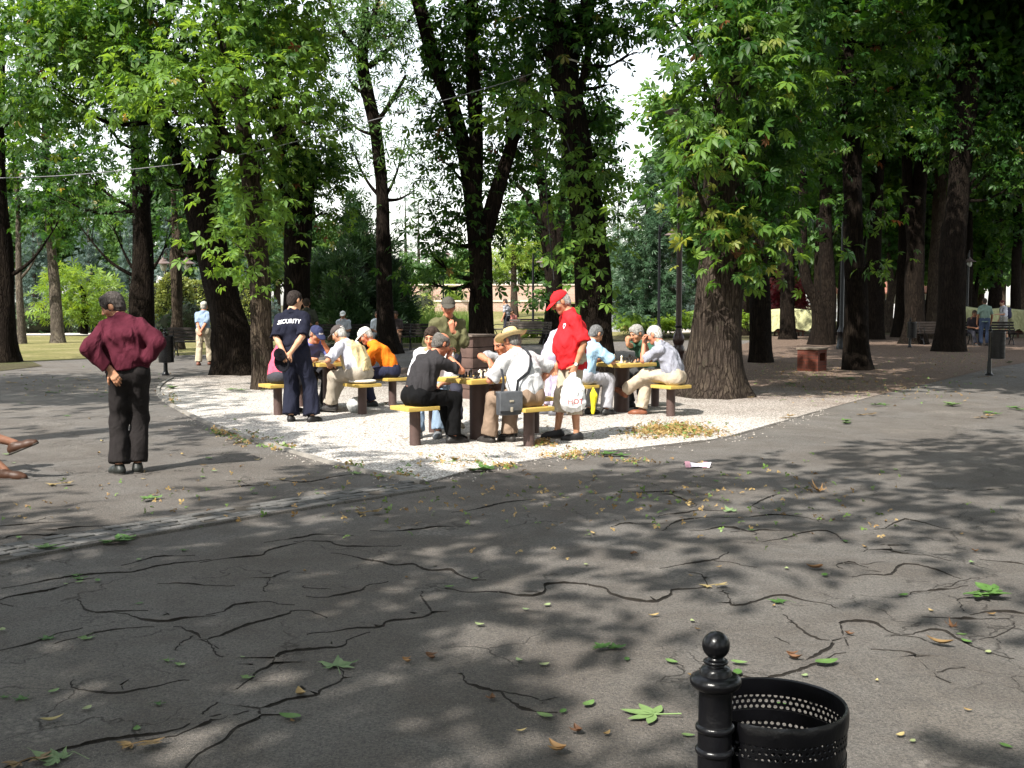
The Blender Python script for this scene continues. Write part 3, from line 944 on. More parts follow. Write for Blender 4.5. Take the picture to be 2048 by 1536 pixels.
CR += [Z6(l) for l in (
 [(540,755),(600,748),(700,742),(820,752)], [(560,832),(620,826),(700,830)], [(650,885),(760,865),(830,840),(960,830),(1050,870)], [(1300,805),(1380,770),(1400,765),(1500,785),(1570,805)],
 [(1210,1070),(1320,1070),(1370,1020),(1450,1015),(1560,1040),(1660,1080)], [(430,1200),(450,1240),(540,1230),(640,1195),(720,1185),(800,1200),(870,1215)], [(780,1330),(850,1390),(940,1430),(1000,1450),(900,1520),(820,1560)],
 [(1060,1420),(1040,1340),(1110,1325),(1220,1335),(1320,1390)], [(1450,1390),(1520,1375),(1620,1380),(1700,1430),(1800,1475)], [(1240,920),(1290,910),(1340,945),(1460,960)], [(1520,1160),(1640,1148)], [(1650,1310),(1790,1315)],
 [(1370,1490),(1420,1500),(1450,1520),(1560,1620)], [(1020,1015),(1090,1000),(1140,1015)], [(1930,1000),(2000,1005),(2060,1015)], [(1840,605),(1900,600)], [(560,690),(640,650),(700,630)], [(470,1620),(600,1640),(800,1600),(980,1530)], [(1800,1280),(1920,1275),(2080,1290)])]

M_CRACK = plain('crack soil', (.013, .0105, .008), .97, .4, 30, .6, 120)
def cracks():
    mb = MB(); rr = random.Random(3)
    def wander(p, d, L):
        out = []; a = math.atan2(d.y, d.x); q = p.copy(); s = 0
        while s < L:
            a += rr.gauss(0, .26); st = rr.uniform(.018, .03); q = q + Vector((math.cos(a), math.sin(a), 0)) * st; out.append(q.copy()); s += st
        return out
    jobs = []
    for line in CR:
        W = [gnd(*p) for p in line]
        S = [Vector(p) for p in smooth_path([tuple(w) for w in W], max(3, int(90 / max(len(W), 3))))]
        pts = [S[0]]
        for p in S[1:]:
            if (p - pts[-1]).length > .020: pts.append(p)
        if len(pts) < 6: continue
        m = len(pts)
        env = [min(1, min(i, m - 1 - i) / (m * .5) * 2.0) ** .7 * (.75 + .25 * math.sin(i * .21 + m)) for i in range(m)]
        pre = wander(pts[0], pts[0] - pts[2], rr.uniform(.05, .22))[::-1]; post = wander(pts[-1], pts[-1] - pts[-3], rr.uniform(.05, .25))
        jobs.append((pre + pts + post, [.02] * len(pre) + [max(e, .06) for e in env] + [.02] * len(post), rr.uniform(.005, .0105)))
        for _ in range(rr.choice((0, 0, 0, 1))):
            k = rr.randrange(2, m - 2); t = (pts[k + 1] - pts[k - 1]).normalized(); sd = rr.choice((-1, 1))
            b_ = wander(pts[k], Vector((-t.y * sd + t.x * .6, t.x * sd + t.y * .6, 0)), rr.uniform(.12, .5))
            if len(b_) > 4: jobs.append((b_, [.05 * (1 - i / len(b_)) for i in range(len(b_))], .004))
    for pts, env, hmax in jobs:
        m = len(pts); vs = []; fs = []; mi = []; jog = 0
        for i, p in enumerate(pts):
            t = (pts[min(i + 1, m - 1)] - pts[max(i - 1, 0)]).normalized(); nn = Vector((-t.y, t.x, 0))
            if nn.y < 0: nn = -nn                          # towards the far side
            e = env[i]
            jog = jog * .55 + rr.uniform(-1, 1) * .0055
            q = p + nn * jog + t * rr.uniform(-.004, .004)
            hgt = (.0006 + hmax * e * rr.uniform(.6, 1.25))
            gap = (.0014 + .0055 * e * rr.uniform(.2, 1.4))
            bw = .05 + .24 * e
            row = [q - nn * (gap + .003), q - nn * gap * .9, q - nn * gap * .1, q + nn * .004 * rr.uniform(.2, 1.5), q + nn * bw * .35, q + nn * bw]
            zz = [.0038, .0060, .0062, .0055 + hgt, .0045 + hgt * .55, .0]
            for r_, z_ in zip(row, zz): vs.append((r_.x, r_.y, z_))
            if e > .3 and rr.random() < .10:               # crumbs broken off the lip
                c = q - nn * rr.uniform(.0, .05); z0 = rr.uniform(.003, .009); b = len(mb.v)
                mb.add([(c.x - z0, c.y - z0 * .6, .004), (c.x + z0, c.y - z0 * .8, .004), (c.x + z0 * .3, c.y + z0, .004), (c.x, c.y, .004 + z0)], [(0, 1, 3), (1, 2, 3), (2, 0, 3)], 0)
        for i in range(m - 1):
            for k, mm in ((0, 1), (1, 1), (2, 1), (3, 0), (4, 0)):
                a = (i * 6 + k, (i + 1) * 6 + k, (i + 1) * 6 + k + 1, i * 6 + k + 1)
                A, Bv, Cv = (Vector(vs[j]) for j in a[:3])
                if (Bv - A).cross(Cv - A).z < 0: a = a[::-1]
                fs.append(a); mi.append(mm)
        b = len(mb.v); mb.v += vs; mb.f += [tuple(b + j for j in f) for f in fs]; mb.mi += mi
    o = mb.build('asphalt_cracks', [M_ASPH, M_CRACK], None, True, 30)
    tag(o, kind='structure')
cracks()

def stray_chips():
    g = random.Random(12); mb = MB(); edge = [Vector((q[0], q[1], 0)) for q in BED]
    runs = [(edge[i], edge[(i + 1) % len(edge)]) for i in list(range(0, 6)) + list(range(17, len(edge)))]
    for a, b in runs:
        L = (b - a).length; n = Vector((-(b - a).y, (b - a).x, 0)).normalized()
        if a.y > 15.5: continue
        for _ in range(int(L * 60)):
            p = a.lerp(b, g.random()) + n * (g.gauss(0, .16) - .02); s_ = g.uniform(.004, .013); r = g.uniform(0, 6.28); q = []
            for k in range(4):
                t = r + k * 1.57 + g.uniform(-.3, .3); q.append((p.x + s_ * math.cos(t), p.y + s_ * math.sin(t), .008))
            q.append((p.x + g.uniform(-.3, .3) * s_, p.y, .010 + s_ * g.uniform(.5, 1.0)))
            mb.add(q, [(0, 1, 4), (1, 2, 4), (2, 3, 4), (3, 0, 4)])
    tag(mb.build('stray_chips', plain('stray limestone chips', (.30, .275, .245), .95, .5, 40), None, False), 'stray gravel chips kicked over the edge of the gravel bed onto the asphalt', 'gravel', kind='stuff')
stray_chips()
# ================================================================ leaves, crowns, trunks
def leaflet_fan(angles, lens, wid, fold=.05, droop=.28, full=True):
    vs = []; fs = []
    for a, L in zip(angles, lens):
        c, s_ = math.sin(R(a)), math.cos(R(a)); b = len(vs)
        def P(u, w, z):
            x = c * u + s_ * w; y = s_ * u - c * w
            return (x, y, z - droop * u * u)
        if full:
            vs += [P(.03, 0, 0), P(L * .62, -wid * L, fold), P(L * .6, 0, -fold * .3), P(L * .62, wid * L, fold), P(L, 0, -.03)]
            fs += [(b, b + 2, b + 1), (b, b + 3, b + 2), (b + 1, b + 2, b + 4), (b + 2, b + 3, b + 4)]
        else:
            vs += [P(.03, 0, 0), P(L * .6, -wid * L, fold), P(L * .6, wid * L, fold), P(L, 0, -.03)]
            fs += [(b, b + 2, b + 1), (b + 1, b + 2, b + 3)]
    return np.array(vs), np.array(fs)
LEAF = dict(
    palm7=leaflet_fan([-125, -82, -40, 0, 40, 82, 125], [.55, .8, .95, 1, .95, .8, .55], .19, droop=.50),
    palm5=leaflet_fan([-100, -50, 0, 50, 100], [.65, .9, 1, .9, .65], .21, droop=.42),
    palm4=leaflet_fan([-90, -30, 30, 90], [.8, 1, 1, .8], .26, full=False),
    tri=leaflet_fan([-75, 0, 75], [.8, 1, .8], .3, full=False),
    spray=leaflet_fan([-60, -20, 25, 70], [.7, 1, .95, .7], .10, .02, .1, full=False),
    needle=leaflet_fan([-28, 0, 28], [.85, 1, .85], .07, .02, .05, full=False))

def leaf_mat(name, cols, transl=.42, pos=(.0, .42, .72, .88, .97), gloss=.35, tv=1.9):
    t = NT(name)
    at_ = t.node('ShaderNodeAttribute'); at_.attribute_name = 'tone'
    oi = t.node('ShaderNodeObjectInfo')
    f = t.math('ADD', at_.outputs['Fac'], t.math('MULTIPLY', t.math('SUBTRACT', oi.outputs['Random'], .5), .12))
    c = t.ramp(f, list(zip(pos, cols)))
    t.col(c); t.rough(.5); t.spec(gloss)
    tr = t.node('ShaderNodeBsdfTranslucent')
    hsv = t.node('ShaderNodeHueSaturation'); hsv.inputs['Hue'].default_value = .472; hsv.inputs['Saturation'].default_value = 1.1; hsv.inputs['Value'].default_value = tv
    t.l.new(c, hsv.inputs['Color']); t.l.new(hsv.outputs['Color'], tr.inputs['Color'])
    mx = t.node('ShaderNodeMixShader'); mx.inputs[0].default_value = transl
    t.l.new(t.b.outputs[0], mx.inputs[1]); t.l.new(tr.outputs[0], mx.inputs[2])
    t.l.new(mx.outputs[0], t.out.inputs['Surface'])
    return t.m
M_CHEST = leaf_mat('chestnut leaf', transl=.46, tv=2.15, cols=[(.008, .030, .006), (.022, .074, .010), (.112, .21, .034), (.26, .22, .05), (.13, .06, .022)], pos=(0, .45, .82, .94, 1.0))
M_FINE = leaf_mat('fine leaf', [(.03, .075, .018), (.055, .125, .026), (.09, .17, .04), (.17, .2, .05), (.2, .16, .05)])
M_FAR = leaf_mat('wood leaf', [(.035, .085, .022), (.06, .13, .032), (.10, .19, .05), (.15, .21, .06), (.19, .19, .07)])
M_CONIF = leaf_mat('conifer needles', [(.02, .05, .022), (.04, .085, .04), (.06, .115, .055), (.10, .15, .08), (.12, .12, .06)], transl=.15)
M_BLUE = leaf_mat('blue spruce needles', [(.04, .07, .055), (.07, .11, .09), (.11, .16, .14), (.16, .20, .18), (.14, .14, .10)], transl=.15)
M_JUN = leaf_mat('juniper sprays', [(.012, .034, .012), (.022, .056, .016), (.04, .09, .024), (.08, .13, .035), (.10, .09, .04)], transl=.15)
M_LIME = leaf_mat('pale leaf', [(.08, .15, .02), (.13, .22, .03), (.19, .28, .05), (.25, .3, .06), (.28, .26, .08)], transl=.45)
M_RED = leaf_mat('red leaf', [(.08, .018, .014), (.14, .03, .022), (.2, .055, .035), (.22, .09, .05), (.12, .06, .03)])
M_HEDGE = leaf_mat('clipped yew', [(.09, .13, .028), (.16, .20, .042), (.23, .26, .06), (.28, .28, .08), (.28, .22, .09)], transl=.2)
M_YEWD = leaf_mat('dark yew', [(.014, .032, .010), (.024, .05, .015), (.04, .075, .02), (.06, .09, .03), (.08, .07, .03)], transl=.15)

def bark_mat(name, c, k=1.0):
    """ridged bark: long broken plates with dark furrows, lichen and paler worn places"""
    t = NT(name)
    v = t.map((1, 1, .15)); n1 = t.noise(13 * k, 5, .65, .8, v); n2 = t.noise(2.2, 5, .65, .3); n3 = t.noise(45 * k, 3, .7)
    wp = t.node('ShaderNodeVectorMath'); wp.operation = 'ADD'
    nz = t.node('ShaderNodeTexNoise', Scale=3.0, Detail=3.0); t.l.new(v, nz.inputs['Vector'])
    sc = t.node('ShaderNodeVectorMath'); sc.operation = 'SCALE'; sc.inputs['Scale'].default_value = .25; t.l.new(nz.outputs['Color'], sc.inputs[0])
    t.l.new(v, wp.inputs[0]); t.l.new(sc.outputs[0], wp.inputs[1])
    vo = t.node('ShaderNodeTexVoronoi', Scale=21.0 * k); vo.feature = 'DISTANCE_TO_EDGE'; t.l.new(wp.outputs[0], vo.inputs['Vector'])
    fur = t.ramp(vo.outputs['Distance'], [(.02, 0.0), (.16, 1.0)])
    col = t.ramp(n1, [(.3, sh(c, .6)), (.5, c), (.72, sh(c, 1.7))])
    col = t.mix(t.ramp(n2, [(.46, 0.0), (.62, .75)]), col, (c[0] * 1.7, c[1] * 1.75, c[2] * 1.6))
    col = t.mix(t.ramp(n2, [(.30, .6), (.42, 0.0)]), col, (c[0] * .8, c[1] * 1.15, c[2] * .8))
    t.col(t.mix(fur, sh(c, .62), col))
    t.rough(.95); t.spec(.06)
    h = t.math('ADD', t.math('MULTIPLY', fur, .35), t.math('ADD', t.math('MULTIPLY', n1, 1.3), t.math('MULTIPLY', n3, .35)))
    t.bump(h, 1.0, .06)
    return t.m
DENS = 1.7
M_BARK = bark_mat('chestnut bark', (.0150, .0110, .0085))  # darkened so the colour itself stands for canopy shade on the trunks
M_BARK_SUN = bark_mat('sunlit chestnut bark', (.048, .037, .030), .8)  # lighter copy of the chestnut bark, painted for the trunk in the sun
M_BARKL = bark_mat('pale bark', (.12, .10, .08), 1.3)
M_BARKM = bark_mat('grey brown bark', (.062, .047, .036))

def poly_in(px, py, poly):
    n = len(poly); ins = np.zeros(px.shape, bool); j = n - 1
    for i in range(n):
        xi, yi = poly[i]; xj, yj = poly[j]
        c = ((yi > py) != (yj > py)) & (px < (xj - xi) * (py - yi) / (yj - yi + 1e-12) + xi)
        ins ^= c; j = i
    return ins
# clearings among the crowns where the sky shows (keep share), seen from the path
SKY = [([(1222, 95), (1300, 70), (1335, 120), (1345, 330), (1300, 345), (1225, 345), (1245, 240), (1205, 180)], .02),
       ([(645, 70), (740, 30), (840, 60), (850, 190), (800, 300), (770, 400), (700, 330), (690, 240), (640, 150)], .34),
       ([(790, 370), (850, 370), (850, 520), (800, 520)], .2)]
# crown leaves are culled to shape the sun patches (keep share), in metres on the ground
LIT = [([(-5.6, 18.6), (-3.2, 13.8), (-1.5, 11.6), (-.6, 10.9), (.6, 11.5), (2.6, 12.6), (4.9, 15.6), (4.9, 17.3), (3.9, 19.6), (0, 20.8), (-3, 20.6)], .035),
       ([(-10.5, 17), (-5.4, 17.6), (-2.6, 12.2), (-1.7, 10.6), (-2.4, 9.4), (-6.4, 9.6)], .07),
       ([(-.6, 10.6), (.4, 11.4), (3.4, 13.6), (5.6, 16.4), (8, 17), (6.5, 13.5), (3.0, 10.4), (.4, 8.8)], .62),
       ([(-.6, 10.6), (.4, 11.4), (3.4, 13.6), (5.0, 15.6), (4.6, 13.4), (2.2, 10.9), (.4, 9.9)], .06),
       ([(3.2, 11.2), (8.5, 11.8), (12, 14.5), (9, 17.5), (6, 15)], .66),
       ([(-26, 24), (-9, 24), (-7, 31), (-10, 64), (-38, 64)], .3),
       ([(-5, 36), (6, 36), (8, 52), (-5, 52)], .35)]
def cull(p, rng, view=True, sun=True):
    keep = np.ones(len(p))
    if view:
        x, y, d = project(p)
        x = x + rng.normal(0, 9, len(p)); y = y + rng.normal(0, 9, len(p))
        for poly, k in SKY:
            m = poly_in(x, y, poly) & (d > 1); keep[m] = np.minimum(keep[m], k)
    if sun:
        t = p[:, 2] / math.sin(SUN_EL)
        gx = p[:, 0] + SUN_DIR[0] * t; gy = p[:, 1] + SUN_DIR[1] * t
        gx = gx + rng.normal(0, .22, len(p)); gy = gy + rng.normal(0, .22, len(p))
        for poly, k in LIT:
            m = poly_in(gx, gy, poly) & (p[:, 2] > 2.3); keep[m] = np.minimum(keep[m], k)
    return rng.random(len(p)) < keep

def leaves_mesh(name, p, out, size, tone, kind, rng, up=.9, jit=.45, sag=.35):
    n = len(p); T, F = LEAF[kind]
    y = out + rng.normal(0, jit, (n, 3)); y[:, 2] -= sag
    y /= np.linalg.norm(y, axis=1)[:, None] + 1e-9
    z = rng.normal(0, jit, (n, 3)); z[:, 2] += up
    z -= y * (z * y).sum(1)[:, None]; z /= np.linalg.norm(z, axis=1)[:, None] + 1e-9
    x = np.cross(y, z)
    B = np.stack([x, y, z], 1)                       # rows = axes
    v = np.einsum('mk,nkj->nmj', T, B) * size[:, None, None] + p[:, None, :]
    m = len(T)
    f = (F[None] + (np.arange(n) * m)[:, None, None]).reshape(-1, 3)
    me = np_mesh(name, v.reshape(-1, 3), f, 3)
    a = me.attributes.new('tone', 'FLOAT', 'POINT'); a.data.foreach_set('value', np.repeat(tone, m).astype(np.float32))
    return me

def in_ball(n, rng, shell=.55):
    v = rng.normal(size=(n, 3)); v /= np.linalg.norm(v, axis=1)[:, None]
    return v * (shell + (1 - shell) * rng.random(n)[:, None]) ** 1.0 * rng.random(n)[:, None] ** .25

def blob_leaves(blobs, rng, per, size, clump=8, rad=.38, shell=.35):
    """blobs: (centre, radii(3), tone shift, density) -> positions, outward, tone"""
    P = []; O = []; T = []
    for c, r, ts, dn in blobs:
        c = np.array(c, float); r = np.array(r, float)
        area = (r[0] * r[1] + r[1] * r[2] + r[0] * r[2]) / 3 * 12.6
        k = max(3, int(area * per * dn / clump))
        q = in_ball(k, rng, shell) ; tw = c + q * r
        tt = rng.normal(.42 + ts, .10, k)
        idx = np.repeat(np.arange(k), clump)
        off = rng.normal(0, 1, (k * clump, 3)) * rad * np.array([1, 1, .6])
        P.append(tw[idx] + off)
        o = q[idx] * .7 + off / rad * .6; o[:, 2] *= .6; O.append(o)
        T.append(tt[idx] + rng.normal(0, .10, k * clump))
    P = np.concatenate(P); O = np.concatenate(O); T = np.concatenate(T)
    old = rng.random(len(T)) < .008; T[old] = rng.uniform(.93, 1.05, old.sum())
    return P, O, np.clip(T, 0, .83 + (old * .3))

def trunk_mesh(mb, pts, rad, flare=0.0, seed=0, n=14, lump=.06):
    """tapered trunk or limb, with root buttresses when flare > 0"""
    S = smooth_path([tuple(p) + (r,) for p, r in zip(pts, rad)], 9)
    g = np.random.default_rng(seed); ph = g.uniform(0, 6.28, 6); nb = g.integers(4, 7)
    vs = []; fs = []; ref = None
    kn = [(g.uniform(.6, 7), g.uniform(0, 6.28), g.uniform(.06, .16)) for _ in range(7)]
    for i, s_ in enumerate(S):
        p = Vector(s_[:3]); r = s_[3]
        t = (Vector(S[min(i + 1, len(S) - 1)][:3]) - Vector(S[max(i - 1, 0)][:3])).normalized()
        if ref is None: ref = Vector((1, 0, 0))
        u = (ref - t * ref.dot(t)).normalized(); w = t.cross(u); ref = u
        hgt = p.z
        for k in range(n):
            a = 2 * math.pi * k / n
            f = 1 + lump * math.sin(2 * a + ph[0] + hgt * 1.1) + lump * .7 * math.sin(3 * a + ph[1] - hgt * 1.7) + lump * .5 * math.sin(5 * a + ph[2] + hgt * 2.6)
            if flare:
                for kz, ka, kh in kn:
                    da = (a - ka + 3.1416) % 6.2832 - 3.1416
                    f += kh * math.exp(-((hgt - kz) / .16) ** 2 - (da / .45) ** 2)
                e = math.exp(-max(hgt, 0) / .38)
                f += flare * e * (.55 + .6 * max(0, math.cos(nb * a + ph[3])) ** 1.5)
            q = p + u * (r * f * math.cos(a)) + w * (r * f * math.sin(a)); vs.append(q)
    for i in range(len(S) - 1):
        for k in range(n): fs.append((i * n + k, i * n + (k + 1) % n, (i + 1) * n + (k + 1) % n, (i + 1) * n + k))
    fs.append(tuple((len(S) - 1) * n + k for k in range(n)))
    mb.add(vs, fs)

def px_tree(label, d, stems, blobs, leaf='palm5', lsize=.185, per=9.0, ts=0.0, bark=None, mat=None, flare=.55, upper=None, name='chestnut_tree', group=None, seed=1, clump=8, rad=.4, limbs=True, lump=.06, slim=1.0):
    """stems: lists of (px, py, width px) at distance d; the first starts at the ground"""
    rng = np.random.default_rng(seed)
    b = stems[0][0]; base = gnd(b[0], 605 + FPX * CAMH / d)
    root = empty(name, base, 0, label, 'tree', group)
    def W(px, py, dd=0): return at(px, py, d + dd)
    k = d / FPX
    mb = MB()
    for i, st in enumerate(stems):
        pts = [W(*q[:2]) for q in st]; rad_ = [q[2] * .5 * k * slim for q in st]
        if i == 0: pts[0] = Vector((pts[0].x, d, -.06))
        trunk_mesh(mb, [p - base for p in pts], rad_, flare if i == 0 else 0, seed * 7 + i, 22 if d < 30 else 14, lump * 1.4)
    B = []
    for q in blobs:
        px, py, rx, ry = q[:4]; dy = q[4] if len(q) > 4 else 0; ts = q[5] if len(q) > 5 else 0; dn = q[6] if len(q) > 6 else 1  # tone shift paints sunlit clusters lighter and shaded ones darker
        c = W(px, py, dy); kk = (d + dy) / FPX
        B.append((c, (rx * kk, min((rx + ry) * .5 * kk, 2.2), ry * kk), ts, dn))
    if limbs:
        lm = mb; ends = []
        for st in stems:
            ends += [(W(*q[:2]), q[2] * k) for q in st[1:]]
        for c, r, ts, dn in B:
            e = min(ends, key=lambda z: (z[0] - c).length + (1.5 if z[0].z > c.z else 0))
            mid = (e[0] + c) * .5 + Vector((0, 0, -.12 * (c - e[0]).length))
            r0 = min(.07, .3 * e[1])
            trunk_mesh(lm, [e[0] - base, mid - base, c - base], [r0, r0 * .6, .012], 0, seed, 6, 0)
            for t_ in range(5):
                v = Vector(rng.normal(size=3)).normalized()
                s0 = mid.lerp(c, float(rng.uniform(.2, 1))); e0 = c + Vector((v.x * r[0], v.y * r[1], v.z * r[2])) * .8
                trunk_mesh(lm, [s0 - base, (s0 + e0) * .5 + Vector((0, 0, .06)) - base, e0 - base], [.016, .011, .005], 0, seed, 4, 0)
    mb.build('trunk', bark or M_BARK, root, True, 0)
    p, o, t = blob_leaves(B, rng, per * DENS * (1.25 if lsize < .19 else 1), lsize, clump, rad); t = np.where(t < .84, np.clip(t + ts, 0, .84), t)
    m = cull(p, rng); p, o, t = p[m], o[m], t[m]
    s = lsize * rng.uniform(.65, 1.25, len(p))
    me = leaves_mesh('crown', p - np.array(base), o, s, t, leaf, rng)
    link('crown', me, mat or M_CHEST, root, False)
    if upper:  # unseen leaf masses above the frame, added to shade what lies below
        ub = []
        for (ux, uy, uz, rx, rz, dn) in upper:
            ub.append(((ux, uy, uz), (rx, rx, rz), 0.0, dn))
        p, o, t = blob_leaves(ub, rng, 11, .45, 6, .6, .1)
        m = cull(p, rng); p, o, t = p[m], o[m], t[m]
        px_, py_, d_ = project(p); off = ~((px_ > -40) & (px_ < 2090) & (py_ > -30) & (d_ < 34)); p, o, t = p[off], o[off], np.minimum(t[off], .7)
        if len(p):
            me = leaves_mesh('shade_crown', p - np.array(base), o, .45 * rng.uniform(.7, 1.25, len(p)), t, 'tri', rng)
            link('shade_crown', me, mat or M_CHEST, root, False)
    return root
# ================================================================ the trees one can tell apart
CH = 'chestnut trees round the chess tables'
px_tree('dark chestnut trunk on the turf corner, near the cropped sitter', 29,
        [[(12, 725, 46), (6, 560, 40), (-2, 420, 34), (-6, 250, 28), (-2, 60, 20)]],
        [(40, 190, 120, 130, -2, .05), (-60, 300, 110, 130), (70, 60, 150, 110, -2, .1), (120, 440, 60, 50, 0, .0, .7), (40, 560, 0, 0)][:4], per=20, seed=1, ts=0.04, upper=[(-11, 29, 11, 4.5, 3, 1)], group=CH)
px_tree('slender pale tree on the lawn with a thin straight stem', 42,
        [[(44, 690, 15), (38, 560, 12), (36, 440, 10), (30, 300, 8)]], [(60, 400, 60, 45), (50, 300, 80, 70), (90, 470, 45, 30, 0, 0, .6)], per=13, lsize=.3, leaf='palm4', bark=M_BARKL, seed=2, name='lawn_tree')
px_tree('pale grey barked tree leaning slightly on the sunny lawn', 43,
        [[(117, 688, 25), (108, 560, 19), (98, 440, 16), (92, 320, 14), (90, 180, 10)]], [(110, 380, 90, 60), (150, 320, 90, 80), (40, 230, 90, 80), (180, 420, 60, 40, 0, 0, .7)], per=13, lsize=.3, leaf='palm4', bark=M_BARKL, seed=3, name='lawn_tree')
px_tree('straight dark chestnut behind the man in the maroon jacket', 33,
        [[(283, 708, 46), (285, 560, 41), (284, 420, 38), (280, 300, 34), (278, 150, 28), (300, 0, 22)], [(282, 230, 20), (320, 100, 16), (360, -40, 12)]],
        [(160, 330, 120, 80), (200, 230, 140, 90, -2), (90, 380, 70, 55), (250, 410, 45, 45), (210, 90, 160, 100, -3, .1), (330, 310, 60, 60), (340, 470, 50, 35, 0, 0, .6), (150, 440, 50, 30, 0, 0, .8), (225, 450, 25, 25, 0, 0, .6)], per=12, seed=4, ts=0.05, upper=[(-11, 33, 12, 4.5, 3, .8)], group=CH)
px_tree('massive dark chestnut forking in two beside the path, behind the pale leafy trunk', 24.2,
        [[(474, 752, 80), (455, 640, 72), (428, 520, 66), (408, 430, 64), (400, 370, 60)], [(402, 390, 46), (360, 320, 34), (318, 240, 26), (270, 120, 20), (240, 0, 15)], [(402, 390, 46), (428, 280, 36), (445, 150, 30), (455, 0, 24)]],
        [(330, 210, 110, 80), (420, 110, 110, 90, -1), (250, 120, 120, 100, -2, .1), (100, 170, 130, 120, -3, .12), (520, 60, 90, 80), (200, 20, 170, 70, -2, .12), (360, 290, 70, 40), (440, 330, 50, 40), (110, 40, 150, 60, -3, .15), (300, 350, 60, 40)], per=12, seed=5, ts=0.06, upper=[(-7, 24.5, 10.5, 4, 2.5, 1)], group=CH)
px_tree('pale trunk with bright sprouting leaves, behind the guard and next to the forked giant', 20,
        [[(528, 782, 46), (522, 660, 40), (520, 560, 38), (508, 420, 35), (492, 300, 33), (474, 180, 30), (455, 40, 26)]],
        [(490, 495, 62, 40, -.7, .26), (505, 400, 75, 45, -.5, .1), (400, 150, 80, 55, -2.0, .28), (490, 175, 80, 50, -1.2, .15), (300, 170, 110, 60, -1.5, .05), (580, 120, 70, 80, -.5), (600, 220, 60, 60, -.5), (520, 300, 60, 50, -.3), (560, 30, 110, 60), (430, 40, 140, 60, -1), (400, 250, 60, 40, -1.5, .1), (500, 540, 34, 20, -.4, .30, .8)], per=14, seed=6, ts=0.06, bark=M_BARKM, flare=.25, upper=[(-5.5, 20.5, 9.5, 3.5, 2, 1.3)], group=CH)
px_tree('dark chestnut with twin stems rising behind the security guard', 27,
        [[(592, 730, 66), (592, 600, 56), (596, 500, 54), (598, 440, 52)], [(596, 470, 36), (574, 390, 30), (560, 300, 26), (548, 200, 22), (540, 40, 16)], [(597, 470, 38), (612, 380, 34), (590, 300, 30), (556, 230, 26), (540, 100, 20)]],
        [(610, 330, 70, 70), (640, 230, 40, 80), (560, 330, 60, 60), (650, 420, 40, 45), (600, 100, 90, 90), (530, 440, 40, 40), (640, 340, 50, 60), (500, 230, 70, 80), (560, 560, 22, 30, -.2, .1, .7)], per=18, seed=7, ts=0.04, upper=[(-5.5, 27, 11, 4, 2.5, .8)], group=CH)
px_tree('slender dark tree with a bent stem and small loose leaves against the sky', 34,
        [[(778, 706, 44), (770, 600, 32), (766, 480, 27), (766, 400, 26), (752, 270, 25), (736, 190, 24), (726, 130, 22), (728, 60, 17), (732, -20, 12)],
         [(727, 120, 13), (700, 85, 11), (672, 40, 8), (655, -10, 6)], [(737, 135, 12), (765, 110, 10), (800, 70, 7), (830, 20, 5)], [(757, 240, 10), (785, 200, 8), (812, 150, 5)], [(730, 70, 12), (752, 20, 9), (760, -30, 7)]],
        [(690, 60, 70, 60), (800, 60, 70, 55), (745, 20, 110, 50), (690, 150, 60, 60, 0, 0, .8), (810, 180, 60, 60, 0, 0, .8), (700, 290, 50, 60, 0, 0, .7), (810, 290, 40, 70, 0, 0, .8), (760, 90, 60, 50), (830, 380, 35, 60, 0, 0, .8), (685, 230, 30, 50)], leaf='spray', lsize=.30, per=40, mat=M_FINE, seed=8, name='locust_tree', clump=7, rad=.5)
px_tree('dark three-stemmed chestnut behind the olive shirted man and the plank box', 24,
        [[(962, 745, 56), (964, 640, 52), (962, 560, 46), (958, 490, 44), (954, 440, 42)], [(956, 460, 38), (940, 370, 34), (925, 290, 32), (900, 200, 30), (872, 130, 27), (838, 10, 24), (820, -60, 20)], [(952, 400, 26), (952, 300, 28), (950, 210, 27), (944, 120, 25), (944, 0, 22)], [(962, 500, 32), (984, 420, 32), (1004, 350, 30), (1022, 290, 26), (1046, 180, 22), (1064, 80, 18)]],
        [(880, 250, 55, 60), (890, 110, 70, 80), (1000, 130, 70, 90, 1), (1010, 330, 70, 50, 1), (900, 420, 45, 45), (868, 470, 35, 45), (940, 480, 26, 30, -.4, .1, .7), (940, 575, 24, 26, -.4, .1, .6), (1050, 250, 50, 60, .5), (900, 330, 50, 40), (960, 20, 110, 60), (1010, 215, 50, 40, -1.5, .22), (850, 560, 26, 40, 1, 0, .5), (1000, 440, 40, 40, 1), (870, 520, 30, 30)], per=18, seed=9, upper=[(-1.3, 24, 11, 3.5, 2.5, .8)], group=CH)
px_tree('dark chestnut with a low side branch, behind the man in the red polo shirt', 42,
        [[(1108, 686, 44), (1108, 600, 36), (1105, 540, 35), (1100, 480, 30), (1090, 400, 22), (1074, 300, 18), (1068, 180, 14)], [(1104, 560, 24), (1088, 480, 15), (1064, 420, 12), (1050, 385, 10), (1020, 360, 7)], [(1108, 560, 20), (1122, 440, 18), (1130, 300, 15), (1128, 180, 12)]],
        [(1060, 440, 45, 55), (1090, 340, 55, 60), (1050, 350, 40, 40), (1100, 230, 60, 60), (1140, 380, 50, 60), (1086, 590, 18, 36, -.5, .12), (1220, 330, 40, 60), (1210, 240, 45, 60)], per=12, lsize=.26, leaf='palm4', seed=10, bark=M_BARK)
